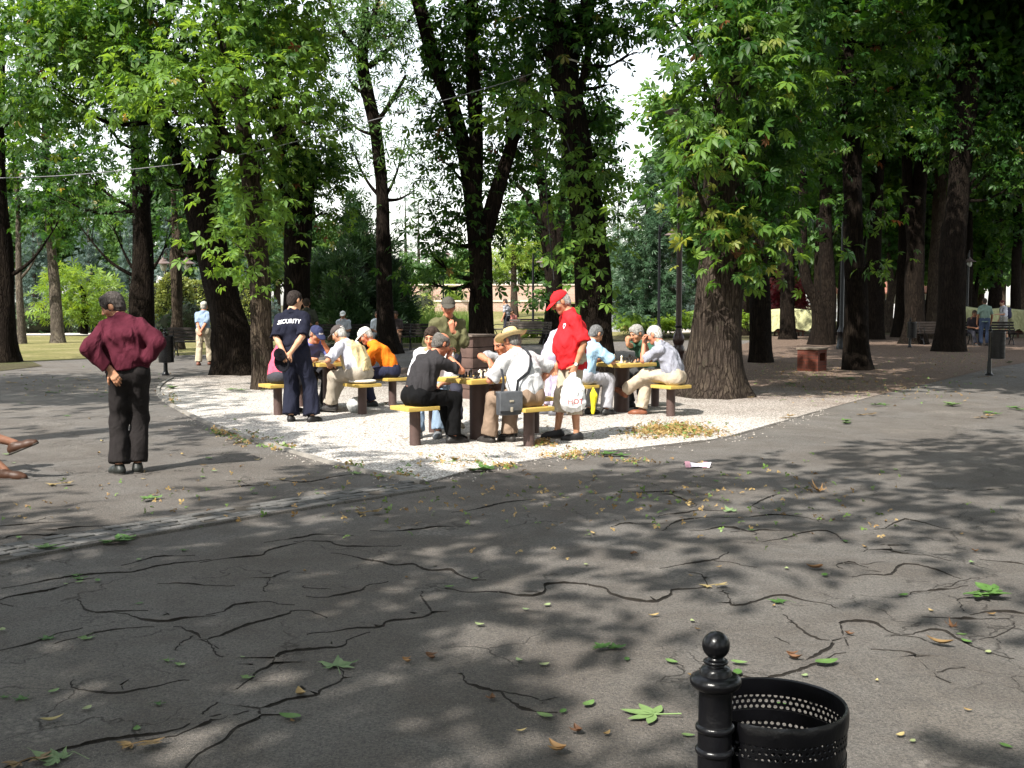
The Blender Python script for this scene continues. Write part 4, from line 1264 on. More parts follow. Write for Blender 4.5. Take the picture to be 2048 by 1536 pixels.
px_tree('tall chestnut with a strap round the trunk and yellowing sprouts', 21,
        [[(1192, 772, 82), (1188, 660, 70), (1186, 560, 68), (1176, 440, 60), (1160, 340, 57), (1144, 240, 58), (1130, 160, 62), (1120, 90, 66)], [(1122, 110, 46), (1108, 30, 36), (1096, -40, 30)], [(1134, 120, 34), (1164, 60, 30), (1176, 0, 27), (1182, -50, 24)], [(1150, 220, 16), (1172, 130, 16), (1178, 70, 14)]],
        [(1180, 335, 55, 28, -.6, .26), (1170, 375, 40, 26, -.6, .25), (1186, 460, 48, 30, -.6, .28), (1170, 510, 46, 24, -.6, .30), (1085, 215, 60, 20, -1.0, .25), (1150, 50, 110, 60), (1215, 170, 45, 70, .5), (1200, 290, 40, 60, .8), (1260, 110, 55, 26, .3, 0, .6), (1080, 110, 60, 60), (1225, 60, 70, 45), (1200, 590, 18, 12, -.5, .3, .6), (1190, 240, 40, 50, .3), (1215, 380, 32, 40, .8), (1060, 30, 60, 50)], per=20, seed=11, upper=[(1.5, 21.5, 10, 3, 2.5, 1), (-1.3, 17.3, 9.8, 2.8, 1.8, 1.2)], group=CH)
px_tree('slim reddish trunk close beside the banded chestnut', 23,
        [[(1164, 750, 26), (1162, 640, 22), (1158, 520, 20), (1150, 400, 18), (1146, 300, 14)]], [(1150, 300, 40, 40), (1140, 400, 26, 30, 0, 0, .6)], per=14, seed=12, bark=M_BARKM, flare=.2)
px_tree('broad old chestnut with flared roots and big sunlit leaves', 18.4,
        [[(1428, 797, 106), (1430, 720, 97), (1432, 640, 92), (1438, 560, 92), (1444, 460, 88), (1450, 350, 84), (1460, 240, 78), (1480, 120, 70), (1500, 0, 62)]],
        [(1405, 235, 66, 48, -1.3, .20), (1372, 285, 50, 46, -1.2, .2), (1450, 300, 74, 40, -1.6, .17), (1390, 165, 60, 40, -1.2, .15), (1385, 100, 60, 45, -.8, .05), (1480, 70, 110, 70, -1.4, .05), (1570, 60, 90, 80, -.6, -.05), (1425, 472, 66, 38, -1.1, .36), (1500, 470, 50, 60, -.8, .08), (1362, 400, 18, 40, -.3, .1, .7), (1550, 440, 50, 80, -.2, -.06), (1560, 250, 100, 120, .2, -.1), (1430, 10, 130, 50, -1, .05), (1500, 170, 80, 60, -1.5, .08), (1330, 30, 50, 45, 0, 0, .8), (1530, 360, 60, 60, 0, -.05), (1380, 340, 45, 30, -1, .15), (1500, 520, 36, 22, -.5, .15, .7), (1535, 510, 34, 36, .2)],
        leaf='palm7', lsize=.186, per=14, seed=13, clump=11, bark=M_BARK_SUN, flare=.58, upper=[(5.2, 14.6, 9.8, 2.9, 2.0, 1.4), (6.5, 18.5, 9.5, 4, 2.6, 1.4)], group=CH, lump=.05)
DK = 'shady trees on the far side of the path'
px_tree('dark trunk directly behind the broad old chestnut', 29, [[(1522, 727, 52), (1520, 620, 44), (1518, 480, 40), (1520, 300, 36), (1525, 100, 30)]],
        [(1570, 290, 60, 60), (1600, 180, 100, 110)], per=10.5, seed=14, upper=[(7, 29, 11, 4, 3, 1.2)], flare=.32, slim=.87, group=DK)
px_tree('twin trunk tree forking low behind the brick box', 41, [[(1640, 682, 44), (1640, 640, 38), (1632, 600, 30), (1612, 560, 24), (1604, 480, 22), (1606, 380, 20), (1600, 250, 16)], [(1655, 690, 38), (1656, 600, 34), (1652, 480, 31), (1650, 330, 28), (1640, 180, 22)]],
        [(1590, 330, 50, 40, 0, 0, .7), (1680, 300, 80, 90), (1620, 200, 90, 90), (1690, 430, 40, 40, 0, 0, .7), (1600, 460, 30, 30, 0, 0, .6)], per=7.4, lsize=.27, seed=15, upper=[(11.5, 41, 12, 5, 3.5, 1.2)], flare=.32, slim=.87, group=DK)
px_tree('straight trunk with a fluted base just past the brick box', 25.8, [[(1716, 741, 60), (1712, 660, 50), (1710, 560, 46), (1706, 400, 44), (1700, 250, 40), (1690, 80, 34)]],
        [(1730, 260, 60, 50), (1660, 200, 90, 100), (1760, 200, 100, 100), (1740, 420, 45, 40, 0, 0, .8), (1740, 520, 22, 16, -.5, .1, .7), (1800, 80, 100, 80)], per=11.2, seed=16, upper=[(8, 26, 11, 4.5, 3, 1.8), (9, 21, 10, 3.5, 2, 1.5)], flare=.32, slim=.87, group=DK)
px_tree('dark sturdy trunk between the lamp post and the white building', 47, [[(1752, 674, 40), (1750, 600, 34), (1748, 480, 32), (1756, 350, 27), (1764, 200, 20)]],
        [(1760, 290, 70, 50), (1790, 240, 80, 80)], per=6.2, lsize=.3, leaf='palm4', seed=17, upper=[(15.5, 47, 12.5, 5, 3.5, 1.2)], flare=.32, slim=.87, group=DK)
px_tree('pale forked trunk in front of the white building', 58, [[(1776, 658, 24), (1778, 620, 18), (1782, 570, 15), (1776, 500, 12), (1770, 400, 9)], [(1782, 600, 13), (1796, 540, 10), (1802, 460, 8)]],
        [(1780, 480, 50, 40), (1800, 420, 60, 50)], per=5.0, lsize=.35, leaf='palm4', seed=18, bark=M_BARKM, flare=.32, slim=.87, group=DK)
px_tree('very dark trunk with spreading roots and a bin at its foot', 42, [[(1828, 687, 52), (1830, 620, 42), (1830, 520, 38), (1838, 400, 34), (1846, 280, 28), (1850, 120, 22)], [(1826, 500, 26), (1816, 380, 24), (1812, 250, 18)]],
        [(1830, 270, 80, 60), (1870, 220, 90, 90), (1790, 250, 70, 80)], per=6.8, lsize=.28, seed=19, upper=[(15, 41, 12, 5, 3.5, 1.3)], flare=.6, slim=.87, group=DK)
px_tree('dim trunk half hidden between the two thickest shady trunks', 48, [[(1868, 672, 42), (1872, 560, 34), (1880, 400, 30), (1886, 250, 24)]],
        [(1900, 330, 60, 60)], per=6.2, lsize=.3, leaf='palm4', seed=20, bark=M_BARKM, flare=.32, slim=.87, group=DK)
px_tree('thickest shady trunk, leaning, in front of the bench where people wait', 35.5, [[(1900, 703, 66), (1902, 620, 58), (1906, 520, 55), (1914, 400, 52), (1928, 260, 46), (1944, 120, 36), (1956, 0, 28)], [(1930, 250, 26), (1900, 140, 20), (1880, 20, 14)], [(1936, 200, 22), (1980, 90, 16), (2010, 0, 12)]],
        [(1985, 330, 70, 40, 0, 0, .7), (1880, 250, 80, 80), (1990, 270, 90, 80), (2030, 370, 50, 40, 0, 0, .7), (1930, 130, 90, 70, 0, 0, .6), (2030, 160, 60, 80, 0, 0, .6), (1860, 90, 90, 80)], per=8.1, seed=21, upper=[(15, 35, 11.5, 5, 3, 1.3)], flare=.32, slim=.87, group=DK)
px_tree('slim forked tree behind the lamp at the shady bench', 60, [[(1945, 655, 20), (1948, 600, 15), (1940, 560, 10), (1930, 500, 8)], [(1948, 600, 12), (1960, 540, 10), (1970, 500, 8)]],
        [(1950, 470, 60, 50), (1990, 520, 50, 50)], per=5.0, lsize=.35, leaf='palm4', seed=22, flare=.32, slim=.87, group=DK)
px_tree('dark trunk at the far edge of the shade, past the backpacker', 55, [[(2030, 662, 26), (2032, 560, 22), (2036, 420, 18), (2030, 300, 14)]], [(2030, 440, 60, 60), (2060, 330, 80, 90), (2000, 350, 50, 50)], per=5.6, lsize=.32, leaf='palm4', seed=23, flare=.32, slim=.87, group=DK)
px_tree('slim far tree before the brick terrace wall', 66, [[(1029, 645, 18), (1028, 590, 14), (1027, 540, 12), (1030, 470, 9)]], [(1005, 510, 40, 40, 0, .15), (1045, 500, 35, 45, 0, .1), (1020, 460, 45, 35, 0, .1)], per=9, lsize=.34, leaf='spray', mat=M_LIME, seed=24, bark=M_BARKM, name='weeping_tree')
px_tree('stubby old tree with a broken side branch next to the double lamp', 37, [[(350, 696, 30), (354, 640, 23), (352, 580, 20), (352, 520, 20), (354, 485, 17), (350, 440, 12), (345, 380, 8)], [(357, 512, 11), (372, 506, 10), (388, 504, 9), (396, 494, 7), (400, 482, 5)]],
        [(330, 440, 50, 34), (375, 420, 45, 40), (350, 380, 40, 40)], per=11, lsize=.26, seed=25, bark=M_BARKM, name='pollard_tree', lump=.12)

# ---------------------------------------------------------------- trees overhead and behind the viewer: their crowns shade the near path
def shade_tree(label, x, y, crowns, seed, h=7):
    rng = np.random.default_rng(seed)
    root = empty('chestnut_tree', (x, y, 0), 0, label, 'tree', 'chestnut trees behind and beside the viewer')
    mb = MB(); trunk_mesh(mb, [Vector((0, 0, -.05)), Vector((.1, 0, 2.5)), Vector((0, .1, h)), Vector((.1, 0, h + 4))], [.36, .3, .26, .12], .6, seed, 14)
    mb.build('trunk', M_BARK, root, True, 0)
    B = [((x + cx, y + cy, cz), (r, r, rz), 0, dn) for cx, cy, cz, r, rz, dn in crowns]
    p, o, t = blob_leaves(B, rng, 6.3, .36, 7, .5, .1)
    m = cull(p, rng); p, o, t = p[m], o[m], t[m]
    # keep the frame clear of these near crowns
    px, py, d = project(p); vis = (d > .3) & (d < 14) & (px > -60) & (px < 2108) & (py > -40)
    p, o, t = p[~vis], o[~vis], t[~vis]
    link('crown', leaves_mesh('crown', p - np.array([x, y, 0]), o, .36 * rng.uniform(.6, 1.3, len(p)), t, 'tri', rng), M_CHEST, root, False)
SHD = [(-9.5, 7.5, [(1, 0, 8.5, 4.2, 2.6, 1.1), (-2, 3, 9, 4, 2.5, 1)], 101), (-6.5, -.5, [(.5, 0, 8, 4.6, 2.6, .95), (2, 3.5, 8.5, 3.5, 2, .85)], 102), (1.5, -4.5, [(0, 1, 8, 5, 2.6, 1.3), (-3, -1, 9, 3.5, 2.2, 1.1)], 103),
       (8.5, 2, [(-1, 0, 8.5, 5, 2.8, 1.3), (-3, 3, 8.5, 3.5, 2.2, 1.2), (-8.2, 1.6, 8.8, 3.2, 1.8, .95), (-5.6, 4.2, 8.8, 3.2, 1.7, .95)], 104), (10, 10.5, [(0, 0, 8.5, 5, 2.8, 1.3), (-2, -3, 8.2, 3.5, 2.2, 1.2)], 105), (-3.5, -8, [(0, 0, 8.5, 5, 2.8, 1.2)], 106),
       (-14.5, 15, [(0, 0, 8.5, 4.8, 2.8, 1.2)], 107), (13.5, 17.5, [(0, 0, 9, 5, 3, 1.4)], 108), (-12, -1, [(0, 0, 9, 5, 3, 1)], 109), (7, -7, [(0, 0, 8.5, 5, 2.8, 1)], 110), (1.2, 3.2, [], 0)]
WHERE = ['left of the cropped sitter, out of the picture', 'behind the viewer on the near left', 'directly behind the viewer', 'beside the near right path edge', 'on the near right, crown over the road', 'far behind the viewer',
         'left of the lawn corner, out of the picture', 'right of the far road, out of the picture', 'outermost behind the viewer on the left', 'behind the viewer on the right']
for (x, y, cr, sd), wh in zip(SHD, WHERE):
    shade_tree('tall shading chestnut ' + wh, x, y, cr, sd)
M_DEEP = 0

def ring():
    return [(-34, 6), (-30, -8), (-22, -20), (-10, -27), (3, -29), (16, -25), (26, -15), (32, -2), (30, 12), (-38, 20), (-26, -2), (-14, -18), (9, -20), (22, -6), (27, 20), (-27, 14), (-5, -20), (19, 6)]
# ---------------------------------------------------------------- shrubs, hedges and conifers beyond the path
def bush(name, label, cat, d, blobs, leaf, size, mat, per, seed, stem=None, clump=6, rad=.18, shell=.8, up=.9, sag=.2, jit=.5, core=None, group=None):
    rng = np.random.default_rng(seed)
    k = d / FPX
    B = []
    for q in blobs:
        px, py, rx, ry = q[:4]; dy = q[4] if len(q) > 4 else 0; ts = q[5] if len(q) > 5 else 0
        B.append((at(px, py, d + dy), (rx * k, min(rx * k, 2.5), ry * k), ts, 1))
    base = Vector((B[0][0].x, d, 0))
    root = empty(name, base, 0, label, cat, group)
    p, o, t = blob_leaves(B, rng, per, size, clump, rad, shell)
    m = (p[:, 2] > .03) & cull(p, rng, True, False); p, o, t = p[m], o[m], t[m]
    link('foliage', leaves_mesh('foliage', p - np.array(base), o, size * rng.uniform(.6, 1.3, len(p)), t, leaf, rng, up, jit, sag), mat, root, False)
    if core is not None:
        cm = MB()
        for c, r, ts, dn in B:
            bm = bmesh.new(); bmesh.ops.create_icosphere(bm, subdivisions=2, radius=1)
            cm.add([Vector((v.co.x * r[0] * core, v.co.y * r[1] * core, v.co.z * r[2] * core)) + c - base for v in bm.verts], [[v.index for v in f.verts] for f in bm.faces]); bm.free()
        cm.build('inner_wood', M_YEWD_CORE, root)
    if stem:
        mb = MB()
        for st in stem:
            trunk_mesh(mb, [at(a, b, d) - base for a, b, w in st], [w * .5 * k for a, b, w in st], 0, seed, 8)
        mb.build('stem', M_BARK, root, True, 0)
    return root
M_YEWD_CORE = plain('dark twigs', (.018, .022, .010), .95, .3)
bush('lime_shrub', 'round light green weeping tree glowing in the sun on the lawn', 'tree', 52, [(165, 575, 75, 48, 0, .05), (105, 605, 45, 42, 0, .05), (215, 600, 42, 45, 0, .05), (165, 620, 80, 26, 0, 0), (130, 560, 50, 34)], 'spray', .34, M_LIME, 16, 31, [[(168, 668, 16), (170, 610, 12), (160, 570, 8)]])
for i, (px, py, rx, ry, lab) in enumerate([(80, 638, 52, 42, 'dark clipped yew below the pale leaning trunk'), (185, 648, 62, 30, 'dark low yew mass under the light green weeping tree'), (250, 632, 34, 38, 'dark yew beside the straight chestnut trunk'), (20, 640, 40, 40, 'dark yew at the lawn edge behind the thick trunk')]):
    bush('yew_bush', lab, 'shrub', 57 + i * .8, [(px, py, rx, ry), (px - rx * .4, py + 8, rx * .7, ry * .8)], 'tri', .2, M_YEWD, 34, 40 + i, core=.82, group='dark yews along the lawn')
def topiary(label, d, prof, cx, seed, mat=M_HEDGE, name='topiary', box=None):
    """clipped evergreen: prof = (half width px, py) from bottom to top"""
    rng = np.random.default_rng(seed); k = d / FPX
    base = Vector((at(cx, 605, d).x, d, 0)); root = empty(name, base, 0, label, 'hedge')
    P = []; O = []
    zs = np.array([at(cx, py, d).z for w, py in prof]); ws = np.array([w * k for w, py in prof])
    n = int(300 * (zs[-1] - zs[0]) * ws.max() * 3.2)
    z = rng.uniform(max(zs[0], .02), zs[-1], n); w = np.interp(z, zs, ws)
    a = rng.uniform(0, 6.283, n)
    if box: dx = np.clip(1.35 * np.cos(a), -1, 1) * w; dy = np.clip(1.35 * np.sin(a), -1, 1) * box
    else: dx = np.cos(a) * w; dy = np.sin(a) * w
    P = np.stack([dx, dy, z], 1) * (1 + rng.normal(0, .015, (n, 1))); O = np.stack([np.cos(a), np.sin(a), rng.normal(.2, .3, n)], 1)
    nt = int(n * .25); r_ = np.sqrt(rng.random(nt)); a2 = rng.uniform(0, 6.28, nt)
    wt = ws[-1]; P = np.concatenate([P, np.stack([r_ * np.cos(a2) * wt, r_ * np.sin(a2) * (box or wt), np.full(nt, zs[-1]) + rng.normal(0, .03, nt)], 1)]); O = np.concatenate([O, np.tile([0, 0, 1.0], (nt, 1))])
    t = np.clip(rng.normal(.45, .16, len(P)), 0, 1)
    link('foliage', leaves_mesh('foliage', P, O, .13 * rng.uniform(.6, 1.3, len(P)), t, 'tri', rng, .3, .5, 0), mat, root, False)
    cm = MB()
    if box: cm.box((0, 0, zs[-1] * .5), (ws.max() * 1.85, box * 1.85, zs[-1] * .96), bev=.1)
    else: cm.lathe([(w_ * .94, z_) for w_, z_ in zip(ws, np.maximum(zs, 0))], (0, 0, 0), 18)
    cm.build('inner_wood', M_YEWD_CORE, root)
    return root
topiary('tall clipped cone of yew with a flat top behind the stubby old tree', 49, [(42, 672), (40, 640), (34, 600), (26, 565), (14, 553)], 350, 51)
topiary('long clipped hedge block behind the walking man', 53, [(34, 672), (34, 572), (30, 566)], 412, 52, box=.8, name='hedge')
topiary('clipped hedge block between the forked giant and the pale leafy trunk', 53, [(24, 672), (24, 570), (20, 565)], 498, 53, box=.8, name='hedge')
topiary('clipped hedge piece with a browned top behind the straight chestnut', 54, [(22, 672), (22, 578), (18, 572)], 318, 54, box=.7, name='hedge')
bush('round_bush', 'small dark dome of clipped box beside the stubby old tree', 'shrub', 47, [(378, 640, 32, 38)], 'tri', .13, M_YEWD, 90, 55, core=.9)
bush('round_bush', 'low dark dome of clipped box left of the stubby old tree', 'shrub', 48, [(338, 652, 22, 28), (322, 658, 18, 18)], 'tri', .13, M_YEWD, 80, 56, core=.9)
bush('round_bush', 'large round clipped bush behind the man in the white shirt', 'shrub', 56, [(836, 622, 38, 36)], 'tri', .15, M_HEDGE, 90, 57, core=.92)
# juniper thicket: upright plumes
for i, (px, py, rx, ry, dy, lab) in enumerate([(650, 590, 34, 100, 0, 'dark juniper plume behind the security guard'), (708, 520, 24, 190, 1.5, 'tallest pointed juniper, behind the bent slender tree'), (690, 590, 40, 110, -1, 'broad black-green juniper behind the bench of the white-capped sitter'), (735, 560, 30, 150, 1, 'feathery juniper close to the bent slender tree'), (772, 580, 26, 130, 0, 'juniper plume directly behind the slender bent trunk'), (800, 600, 24, 85, 1, 'lowest juniper, beside the round clipped bush'), (625, 610, 24, 70, 1, 'short juniper at the twin stemmed chestnut')]):
    bush('juniper', lab, 'shrub', 39.5 + dy, [(px, py, rx, ry), (px + 4, py + ry * .5, rx * 1.2, ry * .5)], 'spray', .30, M_JUN, 85, 60 + i, clump=7, rad=.13, shell=.75, up=.1, sag=-1.2, jit=.40, core=.62, group='dark juniper thicket')
bush('red_shrub', 'red leaved maple shrub behind the yellow covered stall', 'shrub', 56, [(1578, 580, 38, 45), (1600, 600, 30, 40), (1560, 610, 30, 30)], 'palm4', .22, M_RED, 22, 71)
bush('low_planting', 'bright green ground plants along the path behind the grey haired players', 'plants', 49, [(1265, 648, 36, 9), (1330, 648, 40, 10), (1370, 640, 26, 12), (1480, 640, 26, 12)], 'palm4', .2, M_LIME, 40, 72)
bush('low_planting', 'bright leafy edge plants below the far lamp, next to the dark side-branched trunk', 'plants', 50, [(1080, 655, 60, 6), (1060, 662, 40, 6)], 'palm4', .18, M_LIME, 40, 73)
def reeds(label, d, x0, x1, ytop, n, seed):
    rng = np.random.default_rng(seed); P = []; O = []
    base = Vector((at((x0 + x1) / 2, 605, d).x, d, 0)); 
    xs = rng.uniform(x0, x1, n); ys = d + rng.uniform(-.9, .9, n)
    X = (xs - 1024) / FPX * d
    hmax = at(0, ytop, d).z
    vs = []; fs = []
    for i in range(n):
        h = hmax * rng.uniform(.45, 1.05); a = rng.uniform(0, 3.14); l = rng.normal(0, .22, 2) * h
        c, s_ = math.cos(a) * .016, math.sin(a) * .016; b = len(vs)
        for u in (0, .5, 1.0):
            w = (1 - u) + .05; q = (X[i] - base.x + l[0] * u * u, ys[i] - d + l[1] * u * u, h * u)
            vs += [(q[0] - c * w, q[1] - s_ * w, q[2]), (q[0] + c * w, q[1] + s_ * w, q[2])]
        fs += [(b, b + 1, b + 3, b + 2), (b + 2, b + 3, b + 5, b + 4)]
    me = np_mesh('ornamental_grass', np.array(vs), np.array(fs), 4)
    a_ = me.attributes.new('tone', 'FLOAT', 'POINT'); a_.data.foreach_set('value', np.repeat(rng.uniform(.2, .8, n), 6).astype(np.float32))
    o = link('ornamental_grass', me, M_LIME2, None, False); o.location = base
    tag(o, label, 'grass', kind='stuff')
M_LIME2 = leaf_mat('reed blade', [(.05, .11, .02), (.09, .17, .03), (.13, .22, .05), (.2, .25, .07), (.25, .24, .1)], transl=.4)
reeds('tall bright ornamental grass behind the bench and the olive shirted man', 44, 795, 945, 612, 2600, 81)

# conifers
def conifer(label, d, px, ytop, ybase, w, mat, seed, layers=16, name='conifer', spread=1.0, taper=1.0):
    rng = np.random.default_rng(seed); k = d / FPX
    base = Vector((at(px, 605, d).x, d, 0)); root = empty(name, base, 0, label, 'tree')
    ht = at(px, ytop, d).z; z0 = max(.2, at(px, ybase, d).z); P = []; O = []; T = []
    mb = MB(); mb.tube([(0, 0, 0), (0, 0, ht * .97)], [.02 * ht + .05, .02], 8); mb.build('trunk', M_BARKM, root)
    for i in range(layers):
        u = i / (layers - 1); z = z0 + (ht - z0) * u; r = w * .5 * k * (1 - u) ** taper + .12
        for b in range(int(7 + 5 * (1 - u))):
            a = rng.uniform(0, 6.28); L = r * rng.uniform(.65, 1.1); m = max(5, int(L * 22 * spread))
            q = np.sort(rng.random(m) ** .7) * L
            P.append(np.stack([np.cos(a) * q, np.sin(a) * q, z + rng.normal(0, .1, m) - .12 * q + .05 * q * q / max(L, .1)], 1) + rng.normal(0, .09, (m, 3)))
            O.append(np.tile([math.cos(a), math.sin(a), 0], (m, 1))); T.append(rng.normal(.45, .1) + rng.normal(0, .1, m))
    P = np.concatenate(P); O = np.concatenate(O); T = np.clip(np.concatenate(T), 0, 1)
    link('crown', leaves_mesh('crown', P, O, .34 * rng.uniform(.6, 1.2, len(P)), T, 'needle', rng, .5, .5, .3), mat, root, False)
    return root
conifer('broad green conifer behind the lamp posts, right of the banded chestnut', 51, 1292, 335, 640, 190, M_CONIF, 91, 26, spread=1.5, taper=.8)
conifer('hazy blue-green conifer peeking behind the broad green one', 66, 1345, 330, 640, 150, M_BLUE, 92, 22)
conifer('lower conifer between the banded chestnut and the lamp posts', 60, 1235, 400, 640, 130, M_CONIF, 93, 20)
for i, (px, yt, w, lab) in enumerate([(70, 420, 150, 'blue-grey spruce far behind the pale leaning trunk'), (180, 400, 150, 'blue-grey spruce above the light green weeping tree'), (262, 440, 110, 'blue-grey spruce behind the straight chestnut'), (335, 430, 120, 'blue-grey spruce behind the double lamp'), (420, 450, 110, 'blue-grey spruce behind the forked giant'), (510, 470, 100, 'blue-grey spruce behind the pale leafy trunk')]):
    conifer(lab, 74 + (i % 2) * 5, px, yt, 660, w, M_BLUE, 95 + i, 20, name='spruce')
for i, (px, yt, lab) in enumerate([(812, 375, 'thin tiered pine far off, beside the slender bent tree'), (838, 390, 'thin tiered pine far off, nearer to the three-stemmed chestnut')]):
    conifer(lab, 112, px, yt, 590, 74, M_CONIF, 110 + i, 11, name='pine_tree', spread=.7, taper=.35)

# far trees of the wood behind the park: three models, copied
def far_model(seed, mat, h=11, r=3.6, leaf='palm4', lab=''):
    rng = np.random.default_rng(seed)
    root = empty('wood_tree', (0, 0, 0), 0, lab, 'tree', 'far trees of the wood behind the park')
    mb = MB(); trunk_mesh(mb, [Vector((0, 0, 0)), Vector((.1, 0, h * .3)), Vector((0, .1, h * .7))], [.3, .24, .1], .4, seed, 9); mb.build('trunk', M_BARKM, root, True, 0)
    B = []
    for i in range(15):
        v = in_ball(1, rng, .6)[0]; z = h * .58 + v[2] * h * .4
        rr = r * .42 * rng.uniform(.8, 1.2)
        B.append(((v[0] * r * .72, v[1] * r * .72, max(z, 1.3)), (rr, rr, rr * .85), rng.normal(0, .08), 1))
    p, o, t = blob_leaves(B, rng, 7, .4, 7, .35, .5)
    link('crown', leaves_mesh('crown', p, o, .40 * rng.uniform(.7, 1.3, len(p)), t, leaf, rng), mat, root, False)
    return root
MODELS = [far_model(201, M_FAR, 11, 3.8), far_model(202, M_FINE, 12, 3.6), far_model(203, M_FAR, 9, 4.0), far_model(204, M_LIME, 7, 3.2, 'spray')]
used = [False] * 4
def put_far(kind, px, d, sc, label):
    o = MODELS[kind] if not used[kind] else copy_tree(MODELS[kind]); used[kind] = True
    o.location = ((px - 1024) / FPX * d, d, 0); o.scale = (sc, sc, sc); o.rotation_euler = (0, 0, (px * 1.7 + d) % 6.28); o['label'] = label
rr = random.Random(5)
def tall_model(seed):
    rng = np.random.default_rng(seed)
    root = empty('wood_tree', (0, 0, 0), 0, '', 'tree', 'tall trees closing the view behind the paths')
    mb = MB(); trunk_mesh(mb, [Vector((0, 0, -.1)), Vector((.1, 0, 4)), Vector((0, .1, 12))], [.34, .27, .1], .5, seed, 10); mb.build('trunk', M_BARK, root, True, 0)
    B = []
    for i in range(16):
        v = in_ball(1, rng, .6)[0]; rr_ = rng.uniform(1.6, 2.2)
        B.append(((v[0] * 3.4, v[1] * 3.4, 9.6 + v[2] * 4.2), (rr_, rr_, rr_ * .8), rng.normal(-.05, .08), 1))
    p, o, t = blob_leaves(B, rng, 8, .4, 7, .4, .4)
    link('crown', leaves_mesh('crown', p, o, .42 * rng.uniform(.7, 1.3, len(p)), t, 'palm4', rng), M_CHEST, root, False)
    return root
TALL = [tall_model(211), tall_model(212)]; tused = [False, False]
for i, (px, d, sc) in enumerate([(1480, 53, 1.0), (1575, 47, .95), (1690, 53, 1.1), (1800, 50, 1.05), (1930, 57, 1.15), (2080, 48, 1.1), (1985, 62, 1.2), (1640, 63, 1.15), (1740, 68, 1.2), (1860, 66, 1.2), (1540, 66, 1.1), (2160, 58, 1.2), (2100, 38, .95)]):
    k = i % 2; o = TALL[k] if not tused[k] else copy_tree(TALL[k]); tused[k] = True
    o.location = ((px - 1024) / FPX * d, d, 0); o.scale = (sc, sc, sc); o.rotation_euler = (0, 0, i * 2.1)
    o['label'] = 'tall dark trunked tree closing the view behind the ' + ('shady trunks and stalls' if px > 1000 else 'left lawn')
for i in range(15):                     # behind the left lawn
    put_far((0, 1, 2)[i % 3], -250 + i * 62, 84 + (i % 3) * 9, rr.uniform(.95, 1.3), 'broad green wood tree beyond the hedges and lawn')
for px, d, sc, kd in ((880, 86, .62, 3), (925, 95, .75, 2), (985, 92, .9, 3), (1055, 95, 1.0, 1), (1110, 98, 1.05, 0), (1165, 93, 1.0, 1), (1215, 90, .8, 2), (850, 78, .5, 2), (905, 75, .42, 3), (790, 100, .7, 2), (740, 98, .7, 0), (690, 96, .8, 1)):
    put_far(kd, px, d, sc, 'sunny far tree above the terrace walls and the round bush')
for i in range(22):                     # behind the shady side
    put_far((1, 0, 2)[i % 3], 1400 + i * 40, 66 + (i % 4) * 10, rr.uniform(.9, 1.35), 'green wood tree behind the shady trunks and covered stalls')
for i in range(16):
    put_far((2, 0)[i % 2], 1380 + i * 55, 108 + (i % 3) * 8, rr.uniform(1.3, 1.7), 'tall wood tree farthest behind the shady trunks')

for i, (x, y) in enumerate(ring()):     # unseen trees added to cut the low sky light
    o = copy_tree(MODELS[i % 3]); o.location = (x, y, 0); sc = rr.uniform(1.0, 1.35); o.scale = (sc * 1.25, sc * 1.25, sc); o.rotation_euler = (0, 0, i * 1.3); o['label'] = 'leafy tree added unseen behind or beside the viewer to block sky light'; o['group'] = 'trees added outside the picture to block sky light'
# ================================================================ chess tables, stools, benches, bins, lamps, stalls
def wood_paint(name, c, worn):
    t = NT(name); v = t.map((1.2, 14, 8)); n = t.noise(5, 4, .6, .4, v); n2 = t.noise(3, 4)
    col = t.ramp(n, [(.3, sh(c, .8)), (.6, c), (.8, sh(c, 1.15))])
    t.col(t.mix(t.ramp(n2, [(.54, 0.0), (.72, .7)]), col, worn)); t.rough(.55); t.spec(.3); t.bump(n, .25, .006)
    return t.m
M_YEL = wood_paint('yellow painted planks', (.50, .345, .085), (.40, .29, .12))
M_POST = plain('brown painted steel', (.075, .047, .041), .55, .2, 5, .15, 50)
M_WHITE = plain('white chessman', (.78, .72, .60), .35, .06)
M_BLACK = plain('black chessman', (.012, .011, .011), .3, .2)
M_IRON = plain('black cast iron', (.0035, .0035, .0045), .28, .3, 8, .2, 40, .35)
M_SLATD = plain('dark weathered bench slats', (.014, .010, .008), .6, .35, 6, .2, 30)
M_SLATG = plain('grey weathered bench slats', (.09, .075, .065), .7, .3, 6, .2, 30)
TOPZ, SEATZ = .72, .445
TANG = R(-8)
def chess_table(x, y, label):
    r = empty('chess_table', (x, y, 0), R(37), label, 'table', 'yellow topped chess tables')
    m = MB()
    for i in range(4): m.box((0, (i - 1.5) * .1765, TOPZ - .025), (.706, .174, .05), bev=.005)
    m.build('table_top', M_YEL, r)
    m = MB(); m.lathe([(.112, -.02), (.112, .02), (.110, .03), (.110, TOPZ - .055), (.15, TOPZ - .05)], n=28); m.build('post', M_POST, r)
    m = MB()
    for i in range(8):
        for j in range(8):
            m.box(((i - 3.5) * .05, (j - 3.5) * .05, TOPZ + .001), (.05, .05, .004), 0, (i + j) % 2)
    m.build('board_squares', [plain('dark square', (.10, .045, .025), .5), plain('light square', (.55, .42, .24), .5)], r, False)
    return r
def stool(x, y, label):
    r = empty('stool', (x, y, 0), R(37), label, 'stool', 'yellow topped stools at the chess tables')
    m = MB()
    for i in range(2): m.box((0, (i - .5) * .2, SEATZ - .022), (.40, .197, .044), bev=.005)
    m.build('seat', M_YEL, r)
    m = MB(); m.lathe([(.064, -.02), (.064, .01), (.062, .02), (.062, SEATZ - .05), (.09, SEATZ - .045)], n=20); m.build('post', M_POST, r)
    return r
